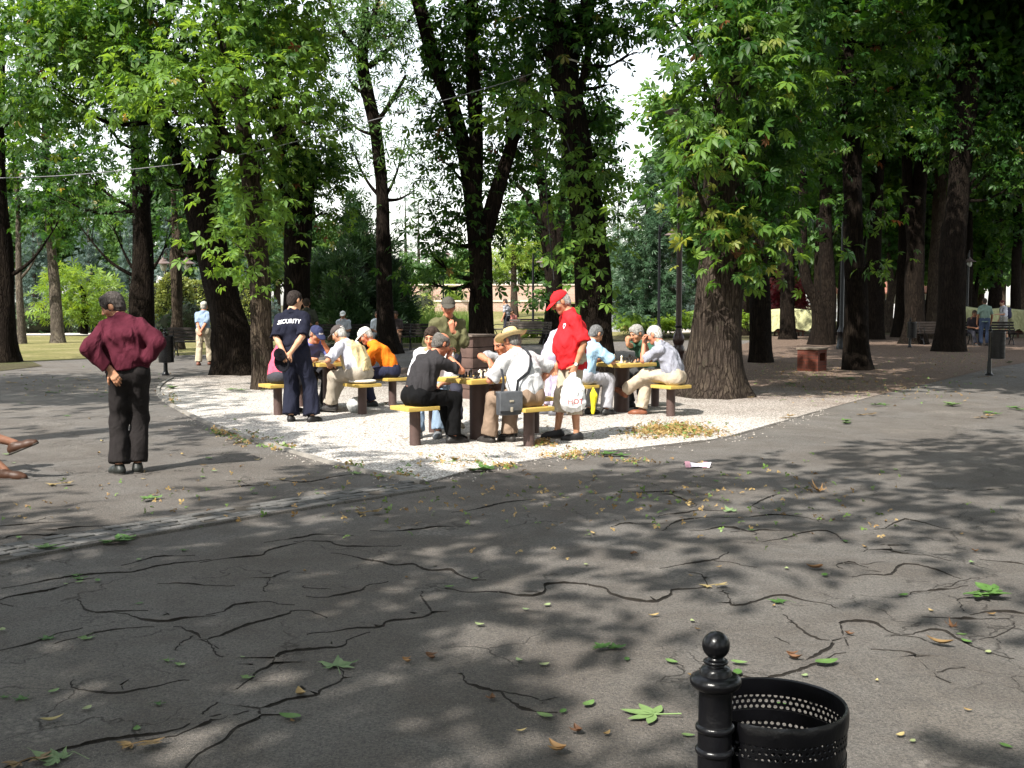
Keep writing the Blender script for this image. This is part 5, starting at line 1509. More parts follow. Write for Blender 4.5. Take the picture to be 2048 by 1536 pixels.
T1 = (-.38, 12.64); T2 = (-2.65, 16.0); T3 = (1.58, 15.8)
S1 = dict(FL=(-1.07, 12.07), FR=(.186, 12.0), BL=(-.95, 13.28), BR=(.27, 13.22))
S2 = dict(FL=(-3.28, 15.35), FR=(-2.11, 15.45), BL=(-3.2, 16.6), BR=(-1.82, 16.7))
S3 = dict(FL=(.93, 15.2), FR=(2.2, 15.18), BL=(1.05, 16.44), BR=(2.17, 16.62))
chess_table(*T1, 'chess table nearest the viewer, with a game of white and black pieces on top')
chess_table(*T2, 'chess table with a wooden clock box on it, in front of the guard')
chess_table(*T3, 'chess table beside the cross-legged man and the light blue shirted player')
stool(*S1['FL'], 'stool under the man in the charcoal polo shirt, nearest the cobblestones')
stool(*S1['FR'], 'stool under the man in the straw hat')
stool(*S1['BL'], 'stool under the dark haired man in the white shirt and jeans')
stool(*S1['BR'], 'stool under the balding man reaching over the chessboard')
stool(*S2['FL'], 'stool beside the legs of the security guard, under the pink shirted sitter')
stool(*S2['FR'], 'stool with a pale cushion under the man in the cream vest')
stool(*S2['BL'], 'stool under the man in the blue polo shirt and navy cap')
stool(*S2['BR'], 'stool under the man in the orange sweater')
stool(*S3['FL'], 'stool under the man in the light blue shirt')
stool(*S3['FR'], 'stool under the cross-legged man, next to the broad tree roots')
stool(*S3['BL'], 'empty stool behind the light blue shirted player')
stool(*S3['BR'], 'stool under the grey haired man in the green shirt')
def cushion(loc, label):
    s = SDF(); s.ell((0, 0, .035), (.2, .2, .035)); o = sdf_obj('cushion', [(s, .012)], cloth('pale cushion', (.55, .52, .46)), None); o.location = loc; o.rotation_euler = (0, 0, R(37)); tag(o, label, 'cushion')
cushion((S2['FR'][0], S2['FR'][1], SEATZ - .002), 'thin pale cushion on the stool of the man in the cream vest')

# chessmen
PROF = dict(pawn=[(.0165, 0), (.0165, .006), (.011, .014), (.0065, .03), (.0095, .034), (.0115, .043), (.008, .053), (.001, .056)],
            rook=[(.018, 0), (.018, .008), (.012, .016), (.0095, .04), (.014, .045), (.014, .06), (.009, .06), (.009, .054), (.001, .054)],
            bishop=[(.018, 0), (.018, .008), (.011, .016), (.007, .044), (.011, .048), (.0105, .06), (.005, .072), (.004, .076), (.001, .08)],
            king=[(.0195, 0), (.0195, .008), (.013, .018), (.008, .056), (.013, .062), (.0145, .08), (.006, .086), (.004, .098), (.001, .1)],
            queen=[(.0195, 0), (.0195, .008), (.013, .018), (.008, .05), (.012, .056), (.015, .075), (.009, .079), (.005, .086), (.001, .088)])
PROTO = {}
def chessman(kind, white, i, j, T, where):
    key = (kind, white)
    g = ('white' if white else 'black') + ' chessmen in play'
    lab = '%s chess %s standing on the %s' % ('white' if white else 'black', kind, where)
    if key not in PROTO:
        m = MB()
        if kind == 'knight':
            m.lathe([(.0175, 0), (.0175, .007), (.011, .016), (.001, .017)], n=14)
            m.tube([(0, -.004, .014), (0, -.007, .035), (0, -.002, .055), (0, .008, .062), (0, .02, .052)], [.011, .0105, .011, .0095, .006], 8)
        else: m.lathe(PROF[kind], n=14)
        o = m.build('chess_' + kind, M_WHITE if white else M_BLACK, None); PROTO[key] = o
    else:
        o = PROTO[key].copy(); COL.objects.link(o)
    a = R(37); x, y = (i - 3.5) * .05, (j - 3.5) * .05
    o.location = (T[0] + x * math.cos(a) - y * math.sin(a), T[1] + x * math.sin(a) + y * math.cos(a), TOPZ + .003)
    o.scale = (1.15, 1.15, 1.2)
    o.rotation_euler = (0, 0, a + (1.57 if white else -1.57)); tag(o, lab, 'chess piece', g + ' on the ' + where)
w1 = 'table nearest the viewer'; w3 = 'table beside the cross-legged man'
for k, wh, i, j in [('rook', 1, 7, 0), ('king', 1, 7, 4), ('queen', 1, 6, 3), ('bishop', 1, 7, 2), ('knight', 1, 5, 5), ('rook', 1, 7, 6), ('pawn', 1, 6, 0), ('pawn', 1, 6, 1), ('pawn', 1, 5, 2), ('pawn', 1, 4, 4), ('pawn', 1, 6, 6), ('pawn', 1, 6, 7),
                    ('rook', 0, 0, 0), ('king', 0, 0, 6), ('queen', 0, 1, 3), ('bishop', 0, 1, 6), ('knight', 0, 2, 5), ('rook', 0, 0, 5), ('pawn', 0, 1, 0), ('pawn', 0, 1, 1), ('pawn', 0, 2, 2), ('pawn', 0, 3, 4), ('pawn', 0, 1, 5), ('pawn', 0, 1, 7), ('knight', 0, 3, 1)]:
    chessman(k, wh, i, j, T1, w1)
for k, wh, i, j in [('rook', 1, 0, 7), ('king', 1, 1, 4), ('pawn', 1, 1, 6), ('pawn', 1, 2, 5), ('queen', 1, 2, 2), ('pawn', 1, 1, 1), ('king', 0, 7, 4), ('queen', 0, 6, 2), ('pawn', 0, 6, 6), ('pawn', 0, 5, 3), ('rook', 0, 7, 0), ('bishop', 0, 5, 1), ('pawn', 0, 6, 0)]:
    chessman(k, wh, i, j, T3, w3)
# chess clock box
r = empty('chess_clock', (T2[0] + .13, T2[1] - .10, TOPZ), R(4), 'wooden chess clock box with a dark panel, standing on the table by the guard', 'clock')
m = MB(); m.box((0, 0, .065), (.23, .09, .13), bev=.006); m.box((-.06, 0, .135), (.02, .02, .012)); m.box((.06, 0, .14), (.02, .02, .016)); m.build('case', wood_paint('honey wood', (.50, .24, .05), (.3, .15, .05)), r)
m = MB(); m.box((0, -.047, .065), (.185, .008, .09), bev=.002); m.build('panel', plain('dark panel', (.10, .045, .025), .5), r)

# ---------------------------------------------------------------- park bench with iron scroll legs
def bench_model(mat, L=1.8):
    r = empty('park_bench', (0, 0, 0), 0, '', 'bench', 'park benches along the paths')
    m = MB()
    for i in range(6): m.box((0, -.2 + i * .082, .435 + .012 * abs(i - 2.5) / 2.5), (L, .068, .03), bev=.006)
    m.build('seat', mat, r)
    m = MB()
    for i in range(4):
        z = .53 + i * .098; m.box((0, .26 + i * .028, z), (L, .028, .078), bev=.006)
    m.build('backrest', mat, r)
    for sx in (-1, 1):
        m = MB(); x = sx * (L / 2 - .16)
        m.tube(smooth_path([(x, -.24, .0), (x, -.20, .10), (x, -.10, .24), (x, -.16, .36), (x, -.22, .415)], 5), .019, 7)
        m.tube(smooth_path([(x, .30, .0), (x, .24, .12), (x, .12, .25), (x, .18, .36), (x, .24, .44), (x, .35, .86)], 5), .019, 7)
        m.tube([(x, -.23, .412), (x, .24, .412)], .018, 7)
        m.tube(smooth_path([(x, -.10, .24), (x, .01, .20), (x, .12, .25)], 5), .014, 6)
        m.tube(smooth_path([(x, -.24, .42), (x, -.25, .56), (x, -.15, .63), (x, .1, .63), (x, .28, .62)], 5), .016, 7)
        m.build('leg_frame', M_IRON, r)
    return r
BM = {}
def bench(x, y, rz, label, grey=False):
    if grey not in BM: BM[grey] = bench_model(M_SLATG if grey else M_SLATD); o = BM[grey]
    else: o = copy_tree(BM[grey])
    o.location = (x, y, 0); o.rotation_euler = (0, 0, rz); o['label'] = label
def gx(px, d): return (px - 1024) / FPX * d
bench(gx(404, 32), 32, math.pi + .08, 'black slatted bench behind the walking man with the light blue shirt')
bench(gx(528, 33), 33.2, math.pi, 'black bench mostly hidden by the forked giant and the pale leafy trunk')
bench(gx(690, 36), 36, .04, 'dark bench where the man in the white cap sits')
bench(gx(776, 36.5), 36.5, 0, 'dark bench behind the bent slender trunk, with a seated couple')
bench(gx(846, 37), 37, -.05, 'empty dark bench before the tall ornamental grass')
bench(gx(1052, 41), 41, -.35, 'grey slatted bench in the sun, nearest behind the balding chess player', True)
bench(gx(1010, 47), 47, -1.2, 'grey bench seen end on, left of the standing striped figure', True)
bench(gx(1060, 48), 48.5, .25, 'farthest dark bench, at the foot of the dark side-branched chestnut')
bench(gx(1905, 40), 41, .0, 'dark bench half hidden by the thickest shady trunk')
bench(gx(2006, 40), 41, -.1, 'dark bench in the shade past the waiting man in jeans')
bench(-5.62, 9.75, R(90), 'dark bench under the person cropped at the picture edge')

# ---------------------------------------------------------------- litter bins: iron post with ball finial and perforated basket
def perforated(R0, z0, z1, rows, n, hr, c, mb, bands):
    """cylinder wall with real round holes"""
    hgt = (z1 - z0) / rows; cw = 2 * math.pi / n
    K = 12
    for i in range(rows):
        for j in range(n):
            a0 = (j + (.5 if i % 2 else 0)) * cw; zc = z0 + (i + .5) * hgt
            def pt(da, dz): 
                a = a0 + da; return (c[0] + R0 * math.cos(a), c[1] + R0 * math.sin(a), zc + dz)
            hole = bands is None or not bands(i)
            if not hole:
                mb.add([pt(-cw / 2, -hgt / 2), pt(cw / 2, -hgt / 2), pt(cw / 2, hgt / 2), pt(-cw / 2, hgt / 2)], [(0, 1, 2, 3)]); continue
            vs = []
            for k in range(K):
                t = 2 * math.pi * (k + .5) / K; x, y = math.cos(t), math.sin(t)
                vs.append(pt(x * hr / R0, y * hr))
            for k in range(K):
                t = 2 * math.pi * (k + .5) / K; x, y = math.cos(t), math.sin(t); q = max(abs(x), abs(y))
                vs.append(pt(x / q * cw / 2, y / q * hgt / 2))
            mb.add(vs, [(k, (k + 1) % K, K + (k + 1) % K, K + k) for k in range(K)])
def litter_bin(loc, rz, label, bx=.140, by=.118, rb=.143, H=.955, zr=.772, zb=.28, fine=True):
    r = empty('litter_bin', loc, rz, label, 'bin', 'black iron litter bins')
    m = MB()
    h = H
    b_ = h - .0265                        # centre of the ball
    def ringp(z, r, w, q):                # rounded ring of half height w standing q proud of radius r
        return [(r + q * math.sin(t), z + w * math.cos(t)) for t in np.linspace(math.pi, 0, 7)]
    prof = [(.085, 0), (.085, .03), (.06, .05), (.05, .09), (.045, .12), (.043, .3), (.034, .33)]
    for dz in (-.36, -.205, -.160): prof += ringp(b_ + dz, .0325, .007, .005)
    prof += [(.0318, b_ - .150), (.0318, b_ - .086), (.036, b_ - .0845), (.044, b_ - .080), (.0485, b_ - .073), (.0492, b_ - .067), (.0465, b_ - .061), (.039, b_ - .057), (.0315, b_ - .0555)]
    prof += [(.0305, b_ - .052), (.0295, b_ - .047), (.026, b_ - .0425), (.0195, b_ - .0395), (.0175, b_ - .037)] + ringp(b_ - .0315, .0175, .0045, .0065) + [(.0165, b_ - .026), (.014, b_ - .022)]
    m.lathe(prof, n=40)
    m.build('post', M_IRON, r, True, 50)
    m = MB()
    m.lathe([(max(.0265 * math.sin(a), .0004), b_ - .0265 * math.cos(a)) for a in np.linspace(.45, math.pi, 18)], n=32); m.build('ball_finial', M_IRON, r)
    m = MB(); rows, n = (38, 70) if fine else (12, 30)
    perforated(rb, zb, zr - .03, rows, n, .0040 if fine else .007, (bx, by), m, (lambda i: (37 - i) % 5 >= 3) if fine else (lambda i: i % 4 == 3))
    m.lathe([(rb, zb), (rb * .5, zb - .012), (.001, zb - .014)], (bx, by, 0), 40, cap=False)
    b = m.build('basket', M_IRON, r, False, 0)
    s_ = b.modifiers.new('wall', 'SOLIDIFY'); s_.thickness = .002
    m = MB(); m.lathe([(rb - .002, zr - .034), (rb + .004, zr - .034), (rb + .005, zr - .02), (rb + .005, zr - .004), (rb + .002, zr + .003), (rb - .003, zr + .001), (rb - .004, zr - .03), (rb - .002, zr - .034)], (bx, by, 0), 56, cap=False)
    for zz in (zr - .155, zr - .28): m.lathe([(rb + .001, zz), (rb + .005, zz + .003), (rb + .005, zz + .021), (rb + .001, zz + .024)], (bx, by, 0), 56, cap=False)
    m.build('rim', M_IRON, r)
    m = MB(); d = math.hypot(bx, by); u = (bx / d, by / d)
    for zz in (h - .23, zb + .08): m.box((u[0] * (d - rb) * .55, u[1] * (d - rb) * .55, zz), (.05, .02, .03), math.atan2(u[1], u[0]))
    m.build('bracket', M_IRON, r)
    return r
litter_bin((.389, 2.055, 0), 0, 'black perforated litter bin with a ball topped post, close to the viewer')
litter_bin((gx(330, 23.8), 23.8, 0), .3, 'black litter bin on a post between the maroon jacket and the kerb corner', .02, -.17, .16, 1.02, .86, .3, False)
litter_bin((gx(1980, 23.8), 23.8, 0), -1.0, 'black litter bin on a post before the shady bench', .165, .03, .15, 1.08, .95, .38, False)
litter_bin((gx(1832, 38), 38.6, 0), 0, 'black litter bin at the foot of the very dark trunk', .0, -.17, .16, 1.05, .9, .35, False)

# ---------------------------------------------------------------- lamps
def lamp_head(m, c, s=1.0):
    x, y, z = c
    m.lathe([(.02 * s, .34 * s), (.05 * s, .33 * s), (.06 * s, .28 * s), (.12 * s, .25 * s), (.13 * s, .21 * s), (.22 * s, .17 * s), (.30 * s, .13 * s), (.30 * s, .115 * s), (.12 * s, .12 * s)], (x, y, z), 20)
M_COPPER = plain('lamp shade paint', (.13, .095, .085), .5, .2)
M_GLASS = plain('milky lamp glass', (.55, .56, .52), .15, .05)
def arm_lamp(loc, label, h, arms, H=4.2, group=None, post=.055, base=True):
    r = empty('street_lamp', loc, 0, label, 'lamp', 'park lamps')
    m = MB()
    m.lathe([(post * 2.3, 0), (post * 2.3, .12), (post * 1.9, .16), (post * 1.8, .55), (post * 2.1, .6), (post * 1.4, .7), (post, .8), (post * .9, h - .4), (post * .6, h)], n=14)
    m.build('post', M_IRON, r)
    for dx, dy in arms:
        am = MB(); am.tube(smooth_path([(0, 0, h - .5), (dx * .25, dy * .25, h - .05), (dx * .6, dy * .6, h + .12), (dx, dy, h - .05), (dx, dy, h - .2)], 6), .022, 7); a = am.build('arm', M_IRON, r)
        hm = MB(); lamp_head(hm, (dx, dy, h - .53)); sh_ = hm.build('lamp_shade', M_COPPER, a)
        gm = MB(); gm.lathe([(.10, .12), (.12, .06), (.11, -.02), (.07, -.1), (.01, -.13)], (dx, dy, h - .53), 16); gm.build('lamp_glass', M_GLASS, a)
    return r
arm_lamp((gx(354, 39), 39, 0), 'double lamp with two hanging heads behind the stubby old tree', 3.35, [(-.42, 0), (.42, 0)])
arm_lamp((gx(1317, 43), 43, 0), 'slim black lamp post with one arched arm, left of the thick brown post', 4.6, [(.5, .1)])
arm_lamp((gx(308, 40), 40, 0), 'thin black post beside the straight dark chestnut', 3.2, [(-.3, .2)])
arm_lamp((gx(1932, 52), 52, 0), 'lamp behind the thickest shady trunk', 3.9, [(.05, 0)])
arm_lamp((gx(1066, 50), 50, 0), 'lamp with a hanging head left of the red capped man', 3.8, [(.42, 0)])
arm_lamp((gx(887, 70), 70, 0), 'distant lamp above the terrace wall', 5.0, [(-.3, 0), (.3, 0)])
arm_lamp((gx(1682, 37), 37, 0), 'black lamp post between the twin trunk and the fluted trunk', 4.5, [(.3, .3)], post=.07)
# thick turned lamp standard
r = empty('lamp_standard', (gx(1357, 24.5), 24.5, 0), 0, 'thick brown lamp standard with turned rings, left of the broad old chestnut', 'lamp post')
m = MB(); m.lathe([(.17, 0), (.17, .1), (.13, .16), (.105, .3), (.105, .42), (.13, .46), (.14, .52), (.12, .6), (.10, .64), (.115, .68), (.13, .74), (.13, .80), (.11, .86), (.075, .92), (.068, 1.0), (.062, 3.2), (.05, 5.4), (.045, 5.6)], n=20)
m.build('post', plain('dark brown enamel', (.045, .024, .022), .3, .2, 6, spec=.5), r)
m = MB(); m.lathe([(.075, 1.02), (.082, 1.03), (.082, 1.06), (.07, 1.07)], n=20, cap=False); m.build('collar', M_IRON, r)
m = MB(); lamp_head(m, (0, 0, 5.6), 1.2); m.build('lamp_shade', M_COPPER, r)

# ---------------------------------------------------------------- covered stalls, brick box, plank box, building, walls
M_TARP = cloth('cream tarpaulin', (.50, .50, .27), fold=.5)
def stall(px0, px1, d, ztop, label, seed, crest=True, legs=True, sag=.12, rz=0):
    x0, x1 = gx(px0, d), gx(px1, d); W = (x1 - x0); r = empty('covered_stall', ((x0 + x1) / 2, d + .7, 0), rz, label, 'stall', 'market stalls under tarpaulins')
    g = np.random.default_rng(seed); m = MB(); n, kz = 26, 9; D = 1.3
    ring = []
    for k in range(n * 2 + 16): pass
    per = [(-W / 2 + W * i / n, -D / 2) for i in range(n)] + [(W / 2, -D / 2 + D * i / 8) for i in range(8)] + [(W / 2 - W * i / n, D / 2) for i in range(n)] + [(-W / 2, D / 2 - D * i / 8) for i in range(8)]
    N = len(per); ph = g.uniform(0, 6.28, 4); vs = []; fs = []
    zb = .32
    for k in range(kz + 1):
        u = k / kz
        for i, (x, y) in enumerate(per):
            a = i / N * 6.283
            o = 1 + .012 * math.sin(9 * a + ph[0] + 3 * u) * (1 - u) * 2 + .008 * math.sin(17 * a + ph[1] - 5 * u)
            t = zb + (ztop - zb) * u - (.06 * math.sin(7 * a + ph[2]) + .03 * math.sin(13 * a)) * (1 - u)
            if k == kz: o *= .97
            vs.append((x * o, y * o, t))
    for k in range(kz):
        for i in range(N): fs.append((k * N + i, k * N + (i + 1) % N, (k + 1) * N + (i + 1) % N, (k + 1) * N + i))
    b = kz * N; m_ = len(vs); vs.append((0, 0, ztop + sag))
    for i in range(N): fs.append((b + i, b + (i + 1) % N, m_))
    m.add(vs, fs); c = m.build('tarpaulin', M_TARP, r, True, 50)
    m = MB(); m.box((0, 0, .27), (W * .72, D * .8, .12), bev=.01); m.build('counter', plain('dark stall timber', (.10, .045, .03), .7, .3), r)
    for sx in (-1, 1):
        for sy in (-1, 1):
            m = MB(); m.box((sx * W * .28, sy * D * .3, .11), (.07, .07, .22)); m.build('leg', plain('dark stall timber', (.10, .045, .03), .7, .3), r)
    if crest:
        m = MB(); s = .16
        m.tube([(-.5 * s, 0, .6 * s), (-.5 * s, 0, -.1 * s), (0, 0, -.75 * s), (.5 * s, 0, -.1 * s), (.5 * s, 0, .6 * s), (-.5 * s, 0, .6 * s)], .012, 5)
        m.box((0, 0, .1 * s), (.3 * s, .01, .7 * s)); m.box((0, 0, .95 * s), (.75 * s, .01, .22 * s)); m.box((-.28 * s, 0, 1.15 * s), (.12 * s, .01, .25 * s)); m.box((.28 * s, 0, 1.15 * s), (.12 * s, .01, .25 * s))
        m.v = [(x + W * .04, y - D / 2 * 1.02 - .02, z + ztop * .62) for x, y, z in m.v]
        m.build('crest', plain('crest print', (.05, .045, .03), .8), c)
stall(1541, 1628, 51, 1.22, 'stall under a cream tarpaulin with a small dark crest, behind the twin trunk', 1)
stall(1905, 1962, 51, 1.30, 'tarpaulin covered stall left of the waiting man in jeans', 2, False)
stall(1968, 2062, 49, 1.22, 'widest tarpaulin covered stall, behind the backpacker', 3, True)
# brick box
r = empty('brick_box', (gx(1627, 25.3), 25.4, 0), R(-38), 'low red brick box with a dark opening, beside the fluted trunk', 'brick box')
t = NT('red brick'); bt = t.n.new('ShaderNodeTexBrick'); bt.inputs['Scale'].default_value = 1.0; bt.inputs['Brick Width'].default_value = .22; bt.inputs['Row Height'].default_value = .075; bt.inputs['Mortar Size'].default_value = .006
bt.inputs['Color1'].default_value = (.145, .033, .016, 1); bt.inputs['Color2'].default_value = (.10, .023, .013, 1); bt.inputs['Mortar'].default_value = (.05, .025, .018, 1)
mp = t.n.new('ShaderNodeVectorMath'); mp.operation = 'ADD'
sx_ = t.node('ShaderNodeSeparateXYZ'); t.l.new(t.co.outputs['Object'], sx_.inputs[0]); cx_ = t.node('ShaderNodeCombineXYZ')
t.l.new(t.math('ADD', sx_.outputs[0], sx_.outputs[1]), cx_.inputs[0]); t.l.new(sx_.outputs[2], cx_.inputs[1]); t.l.new(cx_.outputs[0], bt.inputs['Vector'])
t.col(t.mix(t.ramp(t.noise(6, 4), [(.4, 0.0), (.7, .5)]), bt.outputs['Color'], (.10, .035, .022))); t.rough(.9); t.bump(bt.outputs['Fac'], -.6, .01)
M_BRICK = t.m
m = MB()
W_, D_, H_ = .50, .50, .50
# walls with a real opening in the right-hand face
m.box((0, -D_ / 2 + .05, H_ / 2), (W_, .1, H_)); m.box((0, D_ / 2 - .05, H_ / 2), (W_, .1, H_)); m.box((-W_ / 2 + .05, 0, H_ / 2), (.1, D_ - .2, H_))
m.box((W_ / 2 - .052, 0, .12), (.1, D_ - .2, .24)); m.box((W_ / 2 - .052, 0, H_ - .04), (.1, D_ - .2, .08))
m.build('brick_wall', M_BRICK, r, False)
m = MB(); m.box((0, 0, H_ + .02), (W_ + .05, D_ + .05, .045), bev=.008); m.build('cap_slab', plain('mossy concrete', (.16, .13, .10), .9, .3, 6), r)
m = MB(); m.box((-.02, 0, .22), (W_ - .22, D_ - .21, .40)); m.build('inner_shade', plain('painted inner shade', (.015, .012, .01), .9), r)  # black block stands in for the shade inside the box
# plank box round the three-stemmed chestnut
r = empty('plank_box', (gx(940, 18.2), 18.2, 0), R(-38), 'square box of brown planks with a flat lid, behind the nearest chess table', 'wooden box')
M_PLANK = plain('brown stained planks', (.085, .052, .043), .75, .35, 5, .3, 30)
S_ = .50; ROWS = 6; hh = 1.02 / ROWS
for fx, fy, sx, sy in ((0, -S_ / 2, S_, .03), (0, S_ / 2, S_, .03), (-S_ / 2 - .016, 0, .03, S_ + .03), (S_ / 2 + .016, 0, .03, S_ + .03)):
    m = MB()
    for i in range(ROWS): m.box((fx, fy, hh * (i + .5)), (sx, sy, hh - .012), bev=.003)
    m.build('plank_side', M_PLANK, r)
m = MB(); m.box((0, 0, 1.04), (S_ + .12, S_ + .12, .035), bev=.004); m.build('lid', plain('grey lid board', (.11, .085, .07), .75, .3), r)
# stone pedestal
r = empty('pedestal', (gx(1219, 55), 55, 0), 0, 'grey stone pedestal behind the banded chestnut', 'pedestal')
m = MB(); m.box((0, 0, .15), (.95, .95, .3), bev=.02); m.box((0, 0, .95), (.75, .75, 1.3), bev=.02); m.build('block', plain('grey granite', (.30, .30, .31), .8, .2, 10), r)
m = MB(); m.box((0, 0, 1.66), (.9, .9, .12), bev=.03); m.box((0, 0, 1.9), (.45, .45, .36), bev=.1); m.build('cap_stone', plain('pale granite', (.42, .42, .42), .8, .2, 10), r)
# low white building with brown roof
r = empty('white_building', (gx(1788, 92), 92, 0), 0, 'low white building with a brown roof, glimpsed between the shady trunks', 'building')
m = MB(); m.box((0, 2.5, 1.2), (9, 5, 2.4)); m.build('wall', plain('white render', (.75, .74, .78), .9, .06), r, False)
m = MB(); m.add([(-4.9, -.6, 2.3), (4.9, -.6, 2.3), (4.9, 2.5, 3.6), (-4.9, 2.5, 3.6), (4.9, 5.6, 2.3), (-4.9, 5.6, 2.3), (-4.9, -.6, 2.42), (4.9, -.6, 2.42), (4.9, 2.5, 3.75), (-4.9, 2.5, 3.75), (4.9, 5.6, 2.42), (-4.9, 5.6, 2.42)], [(6, 7, 8, 9), (9, 8, 10, 11), (0, 1, 7, 6), (4, 5, 11, 10), (1, 4, 2), (0, 3, 5), (1, 2, 8, 7), (2, 4, 10, 8), (0, 6, 9, 3), (3, 9, 11, 5), (3, 2, 1, 0), (5, 4, 2, 3)])
m.build('roof', plain('brown roof tiles', (.22, .10, .07), .8, .25, 6), r, False)
for i, x in enumerate((-3, -1.2, .6, 2.6)):
    m = MB(); m.box((x, -.02, 1.3), (.9, .06, 1.0)); m.build('window', plain('dark window glass', (.04, .05, .06), .2), r, False)
m = MB(); m.box((0, -.03, .15), (9.04, .05, .3)); m.build('plinth', plain('grey plinth', (.2, .2, .2), .8), r, False)
# terrace walls
for x0, x1, y, z0, z1, lab in ((-5.2, 3.2, 72, .7, 1.62, 'lower brick terrace wall behind the far benches'), (-7.0, 4.5, 76.5, 1.4, 2.75, 'upper brick terrace wall with a pale coping')):
    r = empty('terrace_wall', ((x0 + x1) / 2, y, 0), 0, lab, 'wall', 'brick terrace walls')
    t = NT('old brick'); bt = t.n.new('ShaderNodeTexBrick'); bt.inputs['Scale'].default_value = 1.0; bt.inputs['Brick Width'].default_value = .3; bt.inputs['Row Height'].default_value = .1; bt.inputs['Mortar Size'].default_value = .012
    bt.inputs['Color1'].default_value = (.40, .24, .18, 1); bt.inputs['Color2'].default_value = (.30, .17, .13, 1); bt.inputs['Mortar'].default_value = (.42, .35, .29, 1)
    sx_ = t.node('ShaderNodeSeparateXYZ'); t.l.new(t.co.outputs['Object'], sx_.inputs[0]); cx_ = t.node('ShaderNodeCombineXYZ'); t.l.new(t.math('ADD', sx_.outputs[0], sx_.outputs[1]), cx_.inputs[0]); t.l.new(sx_.outputs[2], cx_.inputs[1]); t.l.new(cx_.outputs[0], bt.inputs['Vector'])
    t.col(t.mix(t.ramp(t.noise(1.5, 5), [(.45, 0.0), (.65, .6)]), bt.outputs['Color'], (.42, .33, .26))); t.rough(.95)
    m = MB(); m.box((0, .3, (z0 + z1) / 2 - .3), (x1 - x0, .6, z1 - z0 + .6)); m.build('brickwork', t.m, r, False)
    m = MB(); m.box((0, .3, z1 + .05), (x1 - x0 + .1, .75, .11), bev=.02); m.build('coping', plain('pale coping', (.55, .46, .38), .9), r)
m = MB(); m.add([(-9, 72.6, 1.5), (6, 72.6, 1.5), (6, 76.5, 1.62), (-9, 76.5, 1.62)], [(0, 1, 2, 3)]); tag(m.build('terrace', M_LAWN, None, False), kind='structure')

# ---------------------------------------------------------------- cable strung between the trees
p = [at(-500, 356, 17.0), at(0, 356, 17.6), at(250, 340, 18.2), at(500, 305, 19), at(760, 236, 20), at(1000, 168, 20.6), at(1112, 130, 20.8)]
m = MB(); m.tube([tuple(q) for q in smooth_path([tuple(x) for x in p], 8)], .0075, 6)
tag(m.build('cable', plain('grey cable', (.20, .20, .21), .6), None), 'grey cable strung from the left to the band on the tall chestnut', 'cable')
c = at(1132, 128, 21); m = MB()
pts = [(c.x + .31 * math.cos(a), c.y + .31 * math.sin(a), c.z + .02 * math.sin(3 * a)) for a in np.linspace(0, 6.283, 26)]
m.tube(pts, .018, 6); tag(m.build('tree_band', plain('pale strap', (.45, .42, .36), .7), None), 'pale strap tied round the tall chestnut holding the cable', 'strap')
m = MB(); q = [at(1108, 560, 20.4), at(1096, 430, 20.4), at(1092, 330, 20.3), at(1104, 285, 20.3), at(1128, 276, 20.4), at(1142, 310, 20.5)]
m.tube(smooth_path([tuple(x) for x in q], 8), .010, 6); tag(m.build('cable_loop', plain('black cable', (.02, .02, .02), .6), None), 'black cable loop hanging beside the banded chestnut', 'cable')
# ================================================================ the people
def P_(loc, yaw): return ((loc[0], loc[1], 0), yaw)
def WL(loc, yaw, p):
    a = R(yaw); x, y = p[0] - loc[0], p[1] - loc[1]
    return (x * math.cos(a) + y * math.sin(a), -x * math.sin(a) + y * math.cos(a), p[2])
def WD(yaw, v): return WL((0, 0), yaw, v)
SEAT = .552
GREY = (.17, .16, .15); WHT = (.40, .385, .36); DARK = (.06, .045, .035)
KH = (.42, .36, .27)
# --- nearest table
L = S1['FL']; yw = -52
person('seated man in a charcoal polo shirt and black trousers, back turned, at the nearest table', (*L, 0), yw, pelvis=(0, .02, SEAT), lean=26, hunch=12, head=(6, 26, 0), fat=.04, build=1.08,
       hl=(-.2, .42, .60), pl=(-1, -.5, .2), hr=(.02, .44, .98), pr=(.8, .3, -.7), gr='cheek', dr=(-.1, .5, .9), fr=(.13, .42, .085), fl=(-.1, .58, .085), toe_r=(10, 0), skin='red',
       shirt=dict(col=(.030, .028, .030), sleeve=.42, hem=.045), trousers=dict(col=(.0045, .0045, .005), w=.02, hem=.085), shoes=(.012, .011, .011), hair=('bald', (.13, .12, .11)), belt=(.12, .05, .03))
L = S1['FR']; yw = 43
ro, J = person('seated man in a straw hat and white shirt with a shoulder bag, back turned', (*L, 0), yw, pelvis=(0, .02, SEAT), lean=17, hunch=12, head=(-4, 18, 0), fat=.05, build=1.12,
       hl=(-.12, .46, .74), pl=(-.8, -.4, -.3), hr=(.26, .14, .66), pr=(1, -.2, .2), gr='relax', fr=(.10, .42, .085), fl=(-.12, .52, .085), skin='red',
       shirt=dict(col=(.56, .56, .57), sleeve=.46, hem=-.03, w=.03, sr=.082, fold=.012), trousers=dict(col=(.23, .165, .12), w=.026, hem=.095), shoes=(.03, .027, .025), straw=True, hair=('crop', GREY))
JS = J
L = S1['BL']; yw = 176
person('seated man in a white shirt and jeans, dark hair combed back, face to the viewer', (*L, 0), yw, pelvis=(0, .0, SEAT), lean=20, hunch=8, side=-4, head=(14, 14, 0),
       hl=(-.14, .36, .62), hr=(.16, .36, .62), fr=(.10, .58, .085), fl=(-.12, .50, .085), skin=(.5, .24, .14),
       shirt=dict(col=(.60, .60, .62), sleeve=.5, hem=-.02, w=.024), trousers=dict(col=(.20, .27, .36), w=.018, hem=.08), shoes=(.14, .15, .16), hair=('quiff', (.05, .035, .028)))
L = (.15, 13.16); yw = 134
